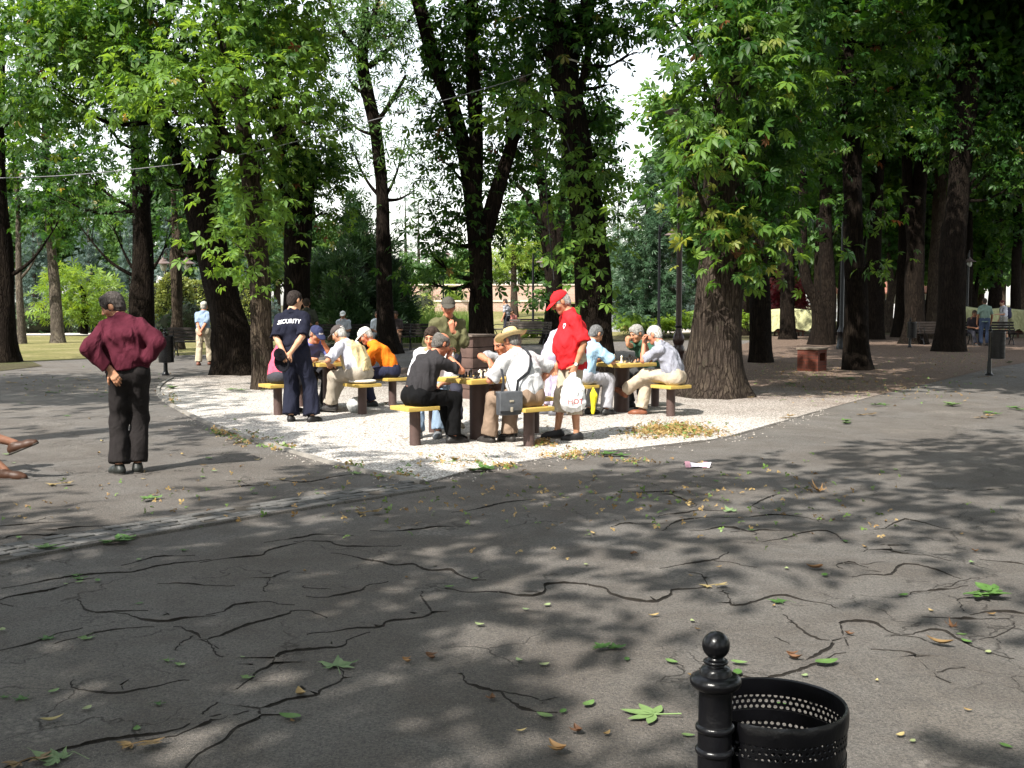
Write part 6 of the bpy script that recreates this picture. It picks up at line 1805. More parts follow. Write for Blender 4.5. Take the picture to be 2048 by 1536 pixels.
hnd = (-.26, 12.74, .90)
person('balding seated man in a grey shirt reaching over the chessboard', (*L, 0), yw, pelvis=(0, .0, SEAT), lean=32, hunch=10, head=(4, 24, 0),
       hr=WL(L, yw, hnd), pr=WD(yw, (-1.0, .3, .25)), gr='pinch', dr=WD(yw, (.35, -.6, -.7)), nr=WD(yw, (.2, -.3, -1)), hl=WL(L, yw, (.06, 12.86, .76)), pl=WD(yw, (.8, -.4, -.2)), fr=(.14, .40, .085), fl=(-.12, .34, .085), skin='red',
       shirt=dict(col=(.30, .31, .33), sleeve=.42, hem=.0, stripes=(7, (.40, .41, .43))), trousers=dict(col=(.14, .10, .085), leg=.5, w=.022, hem=.10), shoes=(.015, .014, .014), hair=('bald', (.10, .075, .065)))
person('standing man in an olive shirt and dark cap, hand with a cigarette at his mouth', (-.82, 13.85, 0), -166, H=1.65, lean=7, hunch=10, head=(10, 8, 0),
       hl=(-.02, .26, 1.24), pl=(-.7, -.1, -.9), gl='pinch', dl=(.15, .1, 1), nl=(.1, -1, .2), hr=(.24, .02, .84), fr=(.10, .05, .085), fl=(-.13, 0, .085), toe_r=(12, 0), toe_l=(-12, 0), skin='red',
       shirt=dict(col=(.10, .097, .048), sleeve=.9, hem=-.17, w=.026, fold=.011), trousers=dict(col=(.05, .05, .07), w=.018), shoes=(.17, .14, .10), cap=dict(col=(.065, .06, .05), pitch=4), hair=('crop', GREY))
# --- red polo man
yw = 102
L = (.70, 12.62)
ro, JR = person('standing man in a red polo shirt and red cap, looking down at the game', (*L, 0), yw, H=1.74, lean=2, hunch=12, head=(4, 30, 0), fat=.075, build=1.1,
       hl=(-.235, .03, .875), pl=(-.6, -1, 0), gl='fist', nl=(1, 0, 0), hr=(.24, .12, .86), fr=(.10, .16, .085), fl=(-.10, -.02, .085), toe_l=(-8, 0), skin='tan',
       shirt=dict(col=(.60, .022, .028), sleeve=.47, hem=-.13, w=.034, sr=.085, ccol=(.60, .03, .035)), trousers=dict(col=(.43, .375, .29), leg=.74, w=.022, hem=.095), shoes=(.012, .011, .012), cap=dict(col=(.60, .02, .025), pitch=8), hair=('crop', WHT))
# white stripe on collar, emblem, watch
cm = MB(); cN = JR['N']; 
pts = []
for k in range(9):
    a = -2.6 + 5.2 * k / 8 - math.pi / 2
    pts.append(tuple(cN + JR['M3'][:, 0] * math.cos(a) * .082 + JR['M3'][:, 1] * math.sin(a) * .080 - JR['M3'][:, 2] * (.008)))
cm.tube(smooth_path(pts, 4), .0075, 6); cm.build('collar_stripe', plain('white stripe', (.75, .74, .72), .8, .05), ro)
def on_surface(obj, origin, nrm):
    me = obj.data; tree = BVHTree.FromPolygons([v.co.copy() for v in me.vertices], [tuple(p.vertices) for p in me.polygons])
    n = Vector(nrm).normalized(); h = tree.ray_cast(Vector(origin) + n * .4, -n, 1.0); return h[0] if h[0] else Vector(origin)
def emblem(J, pos, right, up, nrm, s, ring, core, name='emblem'):
    me = J['shirt'].data; tree = BVHTree.FromPolygons([v.co.copy() for v in me.vertices], [tuple(p.vertices) for p in me.polygons])
    r_, u_, n_ = Vector(right).normalized(), Vector(up).normalized(), Vector(nrm).normalized()
    out = [(-.5, .6), (.5, .6), (.5, 0), (.3, -.4), (0, -.7), (-.3, -.4), (-.5, 0)]
    m = MB()
    def ptp(x, y, off):
        p = Vector(pos) + r_ * x * s + u_ * y * s; h = tree.ray_cast(p + n_ * .4, -n_, 1.0); return (h[0] if h[0] else p) + n_ * off
    n = len(out)
    vs = [ptp(x, y, .006) for x, y in out] + [ptp(x * .66, y * .66, .006) for x, y in out]
    m.add(vs, [(i, (i + 1) % n, n + (i + 1) % n, n + i) for i in range(n)], 0)
    vs = [ptp(x * .45, y * .45, .0065) for x, y in out]; m.add(vs, [tuple(range(n))], 1)
    m.build(name, [plain('emblem white', ring, .8, .05), plain('emblem core', core, .8)], J['root'], False)
ch = JR['C'] + JR['M3'][:, 2] * .07 - JR['M3'][:, 0] * .085
emblem(JR, ch, JR['M3'][:, 0], JR['M3'][:, 2], unit(JR['M3'][:, 1] - JR['M3'][:, 0] * .3), .042, (.75, .74, .76), (.22, .03, .12))
w_, d_ = JR['hand'][-1]; m = MB(); q = Vector(w_ - d_ * .015)
m.lathe([(.030, -.010), (.033, -.008), (.033, .008), (.030, .010)], tuple(q), 18, cap=False, axis=tuple(d_)); wo = m.build('watch_strap', plain('black strap', (.015, .015, .015), .6), ro)
m = MB(); nq = q + Vector((-.030, .012, .0)); m.lathe([(.017, -.004), (.018, .003), (.001, .004)], tuple(nq), 16, axis=(-1, .35, 0)); m.build('watch', plain('steel watch', (.7, .7, .68), .25), wo)
# plastic carrier bag in his hand
def carrier_bag(top, yaw, label):
    """open-topped thin bag hanging from one hand, bulging at the bottom"""
    s = SDF(); 
    s.ell((0, 0, -.30), (.145, .085, .15)); s.ell((0, 0, -.19), (.125, .07, .12), None, .06); s.cap((-.07, 0, -.36), (.07, 0, -.36), .065, None, .05)
    s.cap((-.07, 0, -.12), (-.022, 0, -.02), .022, .012, .05); s.cap((.07, 0, -.12), (.022, 0, -.02), .022, .012, .05); s.cap((-.022, 0, -.02), (.022, 0, -.005), .012, None, .02)
    s.fn(wrinkle(.012, 77, .09))
    r = empty('carrier_bag', top, R(yaw), label, 'bag')
    t = NT('white film'); t.col(t.ramp(t.noise(12, 4), [(.3, (.70, .70, .70)), (.7, (.84, .84, .84))])); t.rough(.4); t.bump(t.noise(22, 4, .6, 1.0), .6, .015)
    o = sdf_obj('bag_body', [(s, .009)], t.m, r)
    drape_text('HOT', .085, o, (.015, 0, -.325), (1, 0, 0), (0, 0, 1), (0, -1, 0), plain('faded red print', (.45, .12, .12), .8), 'lettering', r, .001, .004)
    m = MB()
    return r
tip = Matrix.Rotation(R(yw), 4, 'Z') @ Vector(w_ + d_ * .085)
carrier_bag((L[0] + tip.x - .0, L[1] + tip.y - .03, tip.z + .0), 6, 'white carrier bag with faded red letters, held by the red polo man')
# --- pale clothed man behind the red one
person('man in pale lavender clothes, mostly hidden by the red polo man', (.53, 15.35, 0), -78, H=1.52, lean=30, hunch=16, head=(0, 24, 0), hl=(-.05, .28, .98), pl=(-.8, -.6, -.3), hr=(.1, .28, .97), fr=(.1, .04, .085), fl=(-.1, -.04, .085),
       skin='red', shirt=dict(col=(.44, .41, .48), sleeve=.45, hem=-.1, w=.026), trousers=dict(col=(.40, .36, .46), leg=.9, w=.02), shoes=(.10, .10, .11), hair=('crop', GREY))
# --- third table
L = S3['FL']; yw = -50
person('seated man in a light blue shirt, back turned, grey hair', (*L, 0), yw, pelvis=(0, .03, SEAT), lean=18, hunch=14, head=(4, 30, 0), hr=(.13, .52, .76), pr=(.9, -.4, -.3), hl=(-.13, .52, .76), fr=(.13, .40, .085), fl=(-.1, .30, .085), fat=.03,
       shirt=dict(col=(.28, .43, .56), sleeve=.47, hem=-.015, w=.028, sr=.08, fold=.011), trousers=dict(col=(.34, .34, .37), w=.024, hem=.09), shoes=(.02, .02, .02), hair=('crop', (.14, .14, .14)))
L = S3['BR']; yw = 128
person('seated grey haired man in a dark green shirt, fist at his cheek', (*L, 0), yw, pelvis=(0, .06, SEAT), lean=30, hunch=6, head=(6, 22, 0), hr=WL(L, yw, (1.66, 15.98, .99)), pr=WD(yw, (-1, -.1, -.7)), gr='fist', dr=(-.1, .1, 1), nr=(0, -1, 0), hl=WL(L, yw, (1.86, 15.9, .76)), pl=WD(yw, (.8, -.2, -.2)), fr=(.12, .4, .085), fl=(-.12, .36, .085), skin='tan',
       shirt=dict(col=(.035, .09, .06), sleeve=.40, hem=.0, w=.02), trousers=dict(col=(.05, .05, .05)), shoes=(.02, .02, .02), hair=('quiff', (.30, .29, .27)))
L = S3['FR']; yw = 66
person('seated white haired man in a grey polo shirt, legs crossed, hands at his face', (*L, 0), yw, pelvis=(.02, -.06, SEAT), lean=25, hunch=10, head=(4, 22, 0), hl=(-.03, .385, 1.005), pl=(-.5, -.1, -1), gl='cheek', dl=(.1, .1, 1), nl=(.1, -1, 0), hr=(.05, .385, .995), pr=(.5, 0, -1), gr='cheek', dr=(-.1, .1, 1), nr=(0, -1, 0),
       fl=(.08, .70, .33), kl=(-.1, .4, 1), toe_l=(20, -28), fr=(.05, .44, .085), kr=(.1, 1, .6), skin='red', build=1.05, fat=.02,
       shirt=dict(col=(.26, .265, .31), sleeve=.44, hem=.0, w=.022), trousers=dict(col=(.42, .35, .265), w=.022, hem=.085), shoes=(.17, .06, .03), hair=('crop', (.46, .45, .42)), belt=(.07, .04, .03))
# --- second table
gd = (-2.80, 14.45)
ro, JG = person('standing security guard in navy uniform with white back lettering, hands behind him', (*gd, 0), -14, H=1.77, side=-3, lean=1, hunch=6, head=(26, 8, 0), pelvis=(-.07, 0, .935), build=1.02,
       hr=(-.02, -.21, .93), pr=(1, -.5, .1), hl=(-.10, -.23, .92), pl=(-1, -.5, .1), gr='hold', gl='fist', dr=(-.6, -.2, -.7), dl=(.5, -.2, -.75), nr=(0, 1, 0), nl=(0, 1, 0), fl=(-.13, 0, .085), fr=(.16, .03, .085), toe_l=(-18, 0), toe_r=(16, 0), skin=(.55, .32, .2),
       shirt=dict(col=(.012, .013, .024), sleeve=.50, hem=.02, w=.026, sr=.082, fold=.01), trousers=dict(col=(.014, .0155, .028), w=.034, hem=.115, fold=.014), shoes=(.015, .014, .014), hair=('crop', (.035, .028, .025)))
ctr = JG['C'] + JG['M3'][:, 2] * .045
drape_text('SECURITY', .080, JG['shirt'], ctr, JG['M3'][:, 0], JG['M3'][:, 2], -JG['M3'][:, 1], plain('white print', (.78, .78, .76), .8, .03), 'lettering', ro, .0015, .004, .012, .325)
# his cap, held behind his back
hp = Matrix.Rotation(R(-14), 4, 'Z') @ Vector((-.12, -.27, .80))
s = SDF(); s.ell((0, 0, 0), (.10, .125, .095)); s.cut((0, 0, -.01), (0, 0, -1)); s.ell((0, 0, -.02), (.088, .11, .08), None, .01, sub=True)
co = sdf_obj('cap', [(s, .009)], cloth('black cap', (.012, .012, .016), fold=.3)); co.location = (gd[0] + hp.x, gd[1] + hp.y, hp.z); co.rotation_euler = (R(78), R(8), R(170))
s2 = SDF(); s2.ell((0, .11, 0), (.085, .09, .014)); sdf_obj('visor', [(s2, .007)], cloth('black cap', (.012, .012, .016), fold=.3), co)
tag(co, 'black cap dangling from the hands of the security guard', 'cap')
L = S2['FL']; yw = -42
person('seated person in a pink shirt, hidden behind the security guard', (*L, 0), yw, pelvis=(0, .02, SEAT), lean=22, hunch=12, head=(0, 20, 0), hr=(.16, .5, .76), hl=(-.16, .5, .76), fr=(.12, .42, .085), fl=(-.1, .35, .085), skin='tan', build=1.05, H=1.66,
       shirt=dict(col=(.66, .10, .16), sleeve=.5, hem=-.02, w=.028), trousers=dict(col=(.05, .05, .06)), shoes=(.02, .02, .02), hair=('crop', GREY))
L = S2['BL']; yw = -136
person('man in a blue polo shirt and white patched navy cap, face on hand', (*L, 0), yw, pelvis=(0, .10, SEAT), lean=30, hunch=8, side=2, head=(-4, 26, 0), hl=(-.03, .56, 1.0), pl=(-.7, -.1, -1), gl='cheek', dl=(.1, .0, 1), nl=(.2, -1, 0), hr=(.2, .5, .76), pr=(.9, -.3, -.3), fr=(.12, .5, .085), fl=(-.1, .42, .085), skin='red',
       shirt=dict(col=(.105, .12, .30), sleeve=.44, hem=.0, w=.024), trousers=dict(col=(.03, .03, .035)), shoes=(.02, .02, .02), hair=('crop', GREY), cap=dict(col=(.03, .035, .08), patch=(.75, .75, .78), pw=.045, ph=.014, pz=.066))
L = S2['FR']; yw = 62
person('seated man in a cream vest, dark cap on white hair, ankles crossed', (*L, 0), yw, pelvis=(0, .02, SEAT + .04), lean=30, hunch=14, head=(-6, 28, 0), hl=(-.2, .42, .72), pl=(-1, -.3, -.2), hr=(.1, .48, .76), fl=(-.02, .52, .12), kl=(-.1, .6, 1), fr=(.02, .62, .10), skin='tan', build=1.1, fat=.03,
       shirt=dict(col=(.44, .44, .50), sleeve=.46, hem=.0, w=.022, sr=.08, vest=(.56, .44, .24)), trousers=dict(col=(.33, .29, .235), w=.024, hem=.09), shoes=(.035, .033, .032), hair=('crop', (.44, .43, .40)), cap=dict(col=(.07, .058, .055), patch=(.5, .47, .44), pw=.03, ph=.006, pz=.055, pa=195))
L = S2['BR']; yw = 96
person('seated man in an orange sweater and white cap, leaning to the board', (*L, 0), yw, pelvis=(0, .0, SEAT), lean=36, hunch=8, head=(4, 30, 0), hl=(-.12, .56, .76), pl=(-.9, -.2, -.3), hr=(.14, .52, .76), fl=(-.1, .30, .085), fr=(.12, .36, .085), skin='red',
       shirt=dict(col=(.80, .19, .015), sleeve=.88, hem=.0, w=.026, name='sweater', fold=.010), trousers=dict(col=(.022, .024, .045), w=.022), shoes=(.02, .02, .02), cap=dict(col=(.62, .60, .56), visor=True, pitch=10), hair=('crop', WHT))
# --- man in the maroon jacket
ro, J = person('standing man in a maroon jacket and dark trousers, hands on hips, seen from behind', (-3.56, 10.1, 0), 13, H=1.74, lean=7, side=-9, hunch=20, head=(-80, 26, -4), pelvis=(.03, 0, .93), build=.92,
       hl=(-.11, -.13, .97), pl=(-.8, -.75, .15), dl=(.5, -.3, -.8), nl=(0, 1, 0), hr=(.15, -.05, .99), pr=(.9, -.6, .05), gr='hold', gl='relax', fl=(-.07, -.04, .085), fr=(.085, .03, .085), toe_l=(-30, 0), toe_r=(-6, 0), skin='tan',
       shirt=dict(col=(.070, .012, .022), sleeve=.92, hem=.03, w=.050, name='jacket', fold=.014, ccol=(.10, .06, .12), bump=.5), trousers=dict(col=(.018, .0155, .0155), w=.022, hem=.092, fold=.009), shoes=(.016, .018, .016), hair=('quiff', (.075, .065, .06)))
# --- person cropped at the left edge
person('sitter cropped by the picture edge, bare legs crossed, brown sandals', (-5.20, 9.72, 0), -90, H=1.66, pelvis=(0, -.02, .54), lean=-6, hunch=8, head=(30, 5, 0), hl=(-.12, .34, .64), hr=(.12, .34, .64), fr=(-.02, .84, .315), kr=(.1, .4, 1), toe_r=(0, -22), fl=(-.05, .66, .085), kl=(0, 1, .6), skin=(.20, .10, .062),
       shirt=dict(col=(.4, .4, .42)), trousers=dict(col=(.2, .18, .16), leg=.42, w=.02, hem=.09), shoes=(.05, .022, .012), hair=('crop', DARK))
# --- walking man
person('man walking away in a light blue shirt and khaki trousers, hands clasped behind', (gx(407, 27.6), 27.6, 0), -6, H=1.60, lean=3, hunch=8, head=(4, 6, 0), hr=(.0, -.2, .84), pr=(1, -.4, 0), hl=(.0, -.22, .83), pl=(-1, -.4, 0), gr='hold', gl='hold', nr=(0, 1, 0), nl=(0, 1, 0), fl=(-.11, -.08, .085), fr=(.12, .12, .085), toe_r=(18, 0), toe_l=(-12, 0), detail=.7, skin='red',
       shirt=dict(col=(.22, .29, .40), sleeve=.46, hem=-.0, w=.024), trousers=dict(col=(.40, .34, .25), w=.024, hem=.09), shoes=(.14, .05, .03), hair=('crop', (.36, .34, .30)), cap=dict(col=(.45, .43, .38), visor=False, pitch=-4))
# --- people further off
D = dict(detail=.55)
def sitter(label, px, d, yaw, sc_, tc_, **kw):
    a = dict(pelvis=(0, 0, .54), lean=8, hunch=12, head=(0, 12, 0), hr=(.08, .3, .66), hl=(-.08, .3, .66), fr=(.1, .42, .085), fl=(-.12, .42, .085), shirt=dict(col=sc_, hem=-.02), trousers=dict(col=tc_), hair=('crop', DARK)); a.update(D); a.update(kw)
    return person(label, (gx(px, d), d, 0), yaw, **a)
def stander(label, px, d, yaw, sc_, tc_, **kw):
    a = dict(lean=2, hunch=8, shirt=dict(col=sc_, hem=-.08), trousers=dict(col=tc_), hair=('crop', DARK)); a.update(D); a.update(kw)
    return person(label, (gx(px, d), d, 0), yaw, **a)
sitter('man in a white cap and pale shirt sitting on the dark bench by the junipers', 688, 35.9, 180, (.46, .5, .56), (.3, .3, .3), cap=dict(col=(.72, .72, .70)))
sitter('person in a white shirt on the bench, beside the bent slender trunk', 757, 36.4, 178, (.56, .62, .68), (.42, .44, .46), skin='dark')
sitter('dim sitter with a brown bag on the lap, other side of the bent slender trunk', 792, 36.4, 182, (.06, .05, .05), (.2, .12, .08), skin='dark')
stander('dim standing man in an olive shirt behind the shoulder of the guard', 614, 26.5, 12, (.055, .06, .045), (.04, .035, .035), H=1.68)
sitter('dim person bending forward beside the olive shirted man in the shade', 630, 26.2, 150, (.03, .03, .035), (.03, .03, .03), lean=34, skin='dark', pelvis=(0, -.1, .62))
stander('woman in a turquoise top near the round clipped bush', 791, 51, 20, (.02, .42, .56), (.05, .05, .06), H=1.62, skin='pale')
stander('man in a white shirt walking by the round clipped bush', 817, 49, 15, (.74, .72, .76), (.35, .26, .2), H=1.72, head=(0, 22, 0))
stander('person in a dark striped top standing at the far grey benches', 1014, 47.5, 60, (.045, .05, .07), (.03, .03, .04), H=1.75, shirt=dict(col=(.03, .035, .05), hem=-.06, stripes=(5, (.45, .45, .48), 'Z')))
sitter('small far sitter next to the striped figure', 1030, 48.2, 120, (.32, .12, .10), (.06, .06, .08))
stander('man in a grey green shirt and jeans waiting at the shady bench', 1968, 40, -8, (.17, .24, .20), (.05, .07, .12), H=1.74, skin='dark')
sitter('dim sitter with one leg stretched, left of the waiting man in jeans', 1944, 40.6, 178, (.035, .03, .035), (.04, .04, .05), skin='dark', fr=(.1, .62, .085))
ro, J = stander('youth in a white shirt, shorts and backpack behind the shady bench', 2006, 47, 96, (.62, .62, .68), (.34, .33, .30), H=1.68, skin='pale', hl=(-.1, .34, 1.08), trousers=dict(col=(.34, .33, .30), leg=.5, hem=.1, w=.02), hair=('crop', (.10, .03, .03)), fr=(.1, .16, .085), fl=(-.1, -.12, .085))
s = SDF(); s.cap((0, -.20, 1.0), (0, -.20, 1.28), .12, .11); s.cap((0, -.26, 1.0), (0, -.26, 1.12), .08, None, .05)
o = sdf_obj('backpack', [(s, .018)], plain('navy nylon', (.02, .02, .05), .7)); o.location = ro.location; o.rotation_euler = ro.rotation_euler; tag(o, 'navy backpack worn by the youth in white', 'backpack')
m = MB()
for e in (-1, 1): m.tube(smooth_path([(e * .10, -.12, 1.36), (e * .11, .02, 1.40), (e * .12, .13, 1.25), (e * .13, .02, 1.02), (e * .12, -.14, .98)], 5), .018, 6)
m.build('strap', plain('navy nylon', (.02, .02, .05), .7), o)

# ---------------------------------------------------------------- shoulder bag of the straw hat man
fr_ = Matrix.Translation(Vector((*S1['FR'], 0))) @ Matrix.Rotation(R(43), 4, 'Z')
bc = V(-.33, -.03, .50)
r = empty('shoulder_bag', fr_ @ Vector(bc), R(30), 'dark grey flap bag hanging at the hip of the straw hat man', 'bag')
M_BAG = plain('grey leather', (.055, .058, .065), .5, .25, 10, .25, 60); M_STRAP = plain('dark webbing', (.03, .032, .038), .7, .2)
m = MB(); m.box((0, 0, 0), (.27, .10, .25), bev=.03); m.build('bag_body', M_BAG, r)
m = MB(); m.box((0, -.054, .025), (.275, .018, .20), bev=.008); m.box((0, -.0, .122), (.275, .10, .02), bev=.009); m.build('flap', plain('light grey leather', (.10, .105, .115), .5, .2, 10, .25, 60), r)
m = MB(); m.box((.0, -.068, -.06), (.026, .012, .05), bev=.003); m.box((0, -.066, .03), (.05, .008, .022), bev=.003); m.build('buckle', plain('dull brass', (.35, .31, .24), .35), r)
Mi = (Matrix.Translation(fr_ @ Vector(bc)) @ Matrix.Rotation(R(30), 4, 'Z')).inverted() @ fr_
sh_obj = JS['shirt']; tree = BVHTree.FromPolygons([v.co.copy() for v in sh_obj.data.vertices], [tuple(p.vertices) for p in sh_obj.data.polygons])
def snap(p, off=.008):
    h = tree.find_nearest(Vector(p)); n = (Vector(p) - h[0]); 
    c = Vector(JS['C']); out = (h[0] - c).normalized()
    return h[0] + out * off
SRv = JS['SR']; back = -JS['M3'][:, 1]; upv = JS['M3'][:, 2]; rt = JS['M3'][:, 0]
path = [SRv * .62 + JS['SL'] * .38 + upv * .10 + JS['M3'][:, 1] * .06, SRv * .66 + JS['SL'] * .34 + upv * .10, SRv * .68 + JS['SL'] * .32 + back * .12 + upv * .02, JS['C'] + back * .16 + rt * .03 + upv * .06, JS['W'] + back * .17 - rt * .07 + upv * .05]
path = [snap(p) for p in smooth_path(path, 6)] + [Vector((bc[0] + .11, bc[1] - .03, bc[2] + .24)), Vector((bc[0] + .10, bc[1] - .02, bc[2] + .12))]
def strap(pts, w, name, mat, parent, M):
    m = MB(); P2 = [M @ Vector(p) for p in pts]; vs = []; n = len(P2)
    vd = Vector((0, -1, .1))
    for i, p in enumerate(P2):
        t = (P2[min(i + 1, n - 1)] - P2[max(i - 1, 0)]).normalized(); s_ = t.cross(Vector((0, -1, 0))).normalized()
        for a_, b_ in ((-1, -1), (1, -1), (1, 1), (-1, 1)): vs.append(p + s_ * a_ * w / 2 + t.cross(s_) * b_ * .003)
    fs = []
    for i in range(n - 1):
        for k in range(4): fs.append((i * 4 + k, i * 4 + (k + 1) % 4, (i + 1) * 4 + (k + 1) % 4, (i + 1) * 4 + k))
    m.add(vs, fs); return m.build(name, mat, parent, False)
strap(path, .034, 'strap', M_STRAP, r, Mi)
fpath = [Vector((bc[0] - .1, bc[1] + .0, bc[2] + .12)), Vector((bc[0] - .02, bc[1] + .06, bc[2] + .24)), Vector((bc[0] + .05, bc[1] + .17, bc[2] + .36))]
strap(smooth_path([tuple(p) for p in fpath], 5), .03, 'front_strap', M_STRAP, r, Mi)
# clear bag on the gravel near the cream vest man, yellow bag at the light blue man's stool
s = SDF(); s.ell((0, 0, .10), (.11, .09, .11)); s.ell((.04, 0, .19), (.06, .05, .06), None, .05); s.fn(wrinkle(.016, 5, .08))
o = sdf_obj('plastic_bag', [(s, .011)], plain('cloudy film', (.42, .43, .42), .3, .25, 14, .5, 30)); o.location = (-2.24, 15.62, .008); tag(o, 'cloudy plastic bag on the gravel behind the crossed ankles', 'bag')
s = SDF(); s.cap((0, 0, .40), (.01, 0, .30), .012, .035); s.cap((.01, 0, .30), (0, 0, .06), .052, .022, .04); s.fn(wrinkle(.006, 6, .1))
o = sdf_obj('yellow_bag', [(s, .009)], cloth('yellow cloth', (.66, .56, .03))); o.location = (S3['FL'][0] + .18, S3['FL'][1] - .19, .01); tag(o, 'narrow yellow bag hanging below the stool of the light blue shirted man', 'bag')
# ================================================================ fallen leaves, sprigs and scraps
def litter_mat(name, a, b, c):
    t = NT(name); oi = t.node('ShaderNodeObjectInfo'); n = t.noise(30, 3)
    f = t.math('ADD', t.math('MULTIPLY', n, .5), t.math('MULTIPLY', oi.outputs['Random'], .6))
    t.col(t.ramp(f, [(.25, a), (.5, b), (.8, c)])); t.rough(.6); t.spec(.3)
    return t.m
ML_G = litter_mat('fallen green leaf', (.035, .085, .018), (.065, .135, .03), (.13, .20, .07))
ML_P = litter_mat('pale leaf underside', (.11, .17, .075), (.17, .23, .11), (.22, .25, .12))
ML_Y = litter_mat('dry yellow leaf', (.12, .07, .028), (.26, .175, .07), (.34, .28, .13))
ML_B = litter_mat('brown leaf', (.08, .035, .015), (.16, .08, .035), (.26, .15, .06))
def lobed(m, s, curl, seed, at_=(0, 0, 0), rz=0, lobes=5, mi=0):
    """broad lobed leaf with a stalk, cupped and rippled"""
    g = random.Random(seed); pts = []
    n = lobes
    for i in range(n):
        a = R(-118 + 236 * i / (n - 1)); L = s * (1 - .18 * abs(i - (n - 1) / 2)) * g.uniform(.9, 1.1)
        pts.append((a - .20, L * .62)); pts.append((a - .07, L * .78)); pts.append((a, L)); pts.append((a + .07, L * .78)); pts.append((a + .20, L * .62))
        if i < n - 1: pts.append((a + R(236 / (n - 1)) / 2, s * .38))
    def z(x, y): return curl * (x * x + y * y) / s * 1.6 + .10 * s * math.sin(9 * x / s + seed) * math.cos(7 * y / s) + .006
    vs = [(0, 0, z(0, 0))]; 
    for f in (.5, 1.0):
        for a, r_ in pts: x, y = math.sin(a) * r_ * f, math.cos(a) * r_ * f; vs.append((x, y, z(x, y)))
    N = len(pts); fs = []
    for i in range(N - 1):
        fs.append((0, 1 + i + 1, 1 + i)); fs.append((1 + i, 1 + i + 1, 1 + N + i + 1, 1 + N + i))
    c, s_ = math.cos(rz), math.sin(rz)
    vs = [(x * c - y * s_ + at_[0], x * s_ + y * c + at_[1], max(zz, .003) + at_[2]) for x, y, zz in vs]
    m.add(vs, fs, mi)
    L = s * .9; q = [(0, 0, .008), (0, -L * .5, .016 + curl * s), (L * .1, -L, .008)]
    m.tube([(x * c - y * s_ + at_[0], x * s_ + y * c + at_[1], zz + at_[2]) for x, y, zz in q], s * .013, 4, mi)
def leaflet(m, L, wd, curl, at_=(0, 0, 0), rz=0, fold=.3, tilt=0, mi=0):
    c, s_ = math.cos(rz), math.sin(rz); vs = []; fs = []; n = 6
    for i in range(n + 1):
        u = i / n; w = wd * L * math.sin(math.pi * min(1, u ** .8 * .98 + .01)) ** .8
        zz = .006 + curl * L * (2 * u - 1) ** 2 + tilt * L * u
        for k in (-1, 0, 1):
            x = w * k; y = L * u; z = zz + abs(k) * fold * w
            vs.append((x * c - y * s_ + at_[0], x * s_ + y * c + at_[1], z + at_[2]))
    for i in range(n):
        for k in (0, 1): fs.append((i * 3 + k, i * 3 + k + 1, i * 3 + 4 + k, i * 3 + 3 + k))
    m.add(vs, fs, mi)
def sprig(m, s, n, seed, mi=0):
    g = random.Random(seed)
    for j in range(n):
        a0 = g.uniform(0, 6.28); c = (g.uniform(-.6, .6) * s, g.uniform(-.35, .35) * s, g.uniform(0, .03))
        for k in range(5): leaflet(m, s * g.uniform(.45, .75), g.uniform(.17, .24), g.uniform(.02, .14), c, a0 + (k - 2) * .62, g.uniform(.1, .5), g.uniform(-.02, .30), mi)
    m.tube([(-s * .7, 0, .01), (0, .02, .02), (s * .6, .03, .012)], .004, 4, mi)
MODELS_L = {}
def model(kind):
    if kind in MODELS_L: return MODELS_L[kind].copy(), False
    m = MB(); nm = 'fallen_leaf'; g = random.Random(hash(kind) % 100)
    if kind == 'maple': lobed(m, .085, .08, 3); mat = ML_P
    elif kind == 'lobe1': lobed(m, .07, .12, 4); mat = ML_G
    elif kind == 'lobe2': lobed(m, .07, .2, 9, lobes=7); mat = ML_P
    elif kind == 'palm':
        for k in range(5): leaflet(m, .105 - .012 * abs(k - 2), .19, .04, (0, 0, 0), (k - 2) * .8, .2)
        m.tube([(0, 0, .008), (.02, -.08, .015)], .003, 4); mat = ML_G
    elif kind == 'sprig1': sprig(m, .16, 3, 1); mat = ML_G; nm = 'leaf_sprig'
    elif kind == 'sprig2': sprig(m, .13, 2, 2); mat = ML_G; nm = 'leaf_sprig'
    elif kind == 'sprigy': sprig(m, .13, 2, 7); mat = ML_Y; nm = 'leaf_sprig'
    elif kind == 'green1': leaflet(m, .075, .26, .12, fold=.35); mat = ML_G
    elif kind == 'green2': leaflet(m, .05, .32, .2, fold=.3); mat = ML_P
    elif kind == 'yellow1': leaflet(m, .07, .17, .22, fold=.6); mat = ML_Y
    elif kind == 'yellow2': leaflet(m, .05, .25, .3, fold=.5); mat = ML_Y
    elif kind == 'brown1':
        lobed(m, .06, .6, 12); mat = ML_B
    elif kind == 'brown2': leaflet(m, .08, .22, .35, fold=.9); leaflet(m, .06, .2, .3, (0, 0, .01), .8, .8); mat = ML_B
    o = m.build(nm, mat, None, True, 60); MODELS_L[kind] = o
    return o, True
def drop(kind, px, py, label, group=None, sc=1.0, rz=None, z=.008):
    o, new = model(kind)
    if not new: COL.objects.link(o)
    g = gnd(px, py); o.location = (g.x, g.y, z); o.rotation_euler = (0, 0, RNG.uniform(0, 6.28) if rz is None else rz); sc *= .62 if 'sprig' in kind and py < 880 else (.85 if 'sprig' in kind else 1); o.scale = (sc, sc, sc * RNG.uniform(.6, 1.0))
    if 'group' in o.keys(): del o['group']
    tag(o, label, 'twig' if 'sprig' in kind else 'leaf', group)
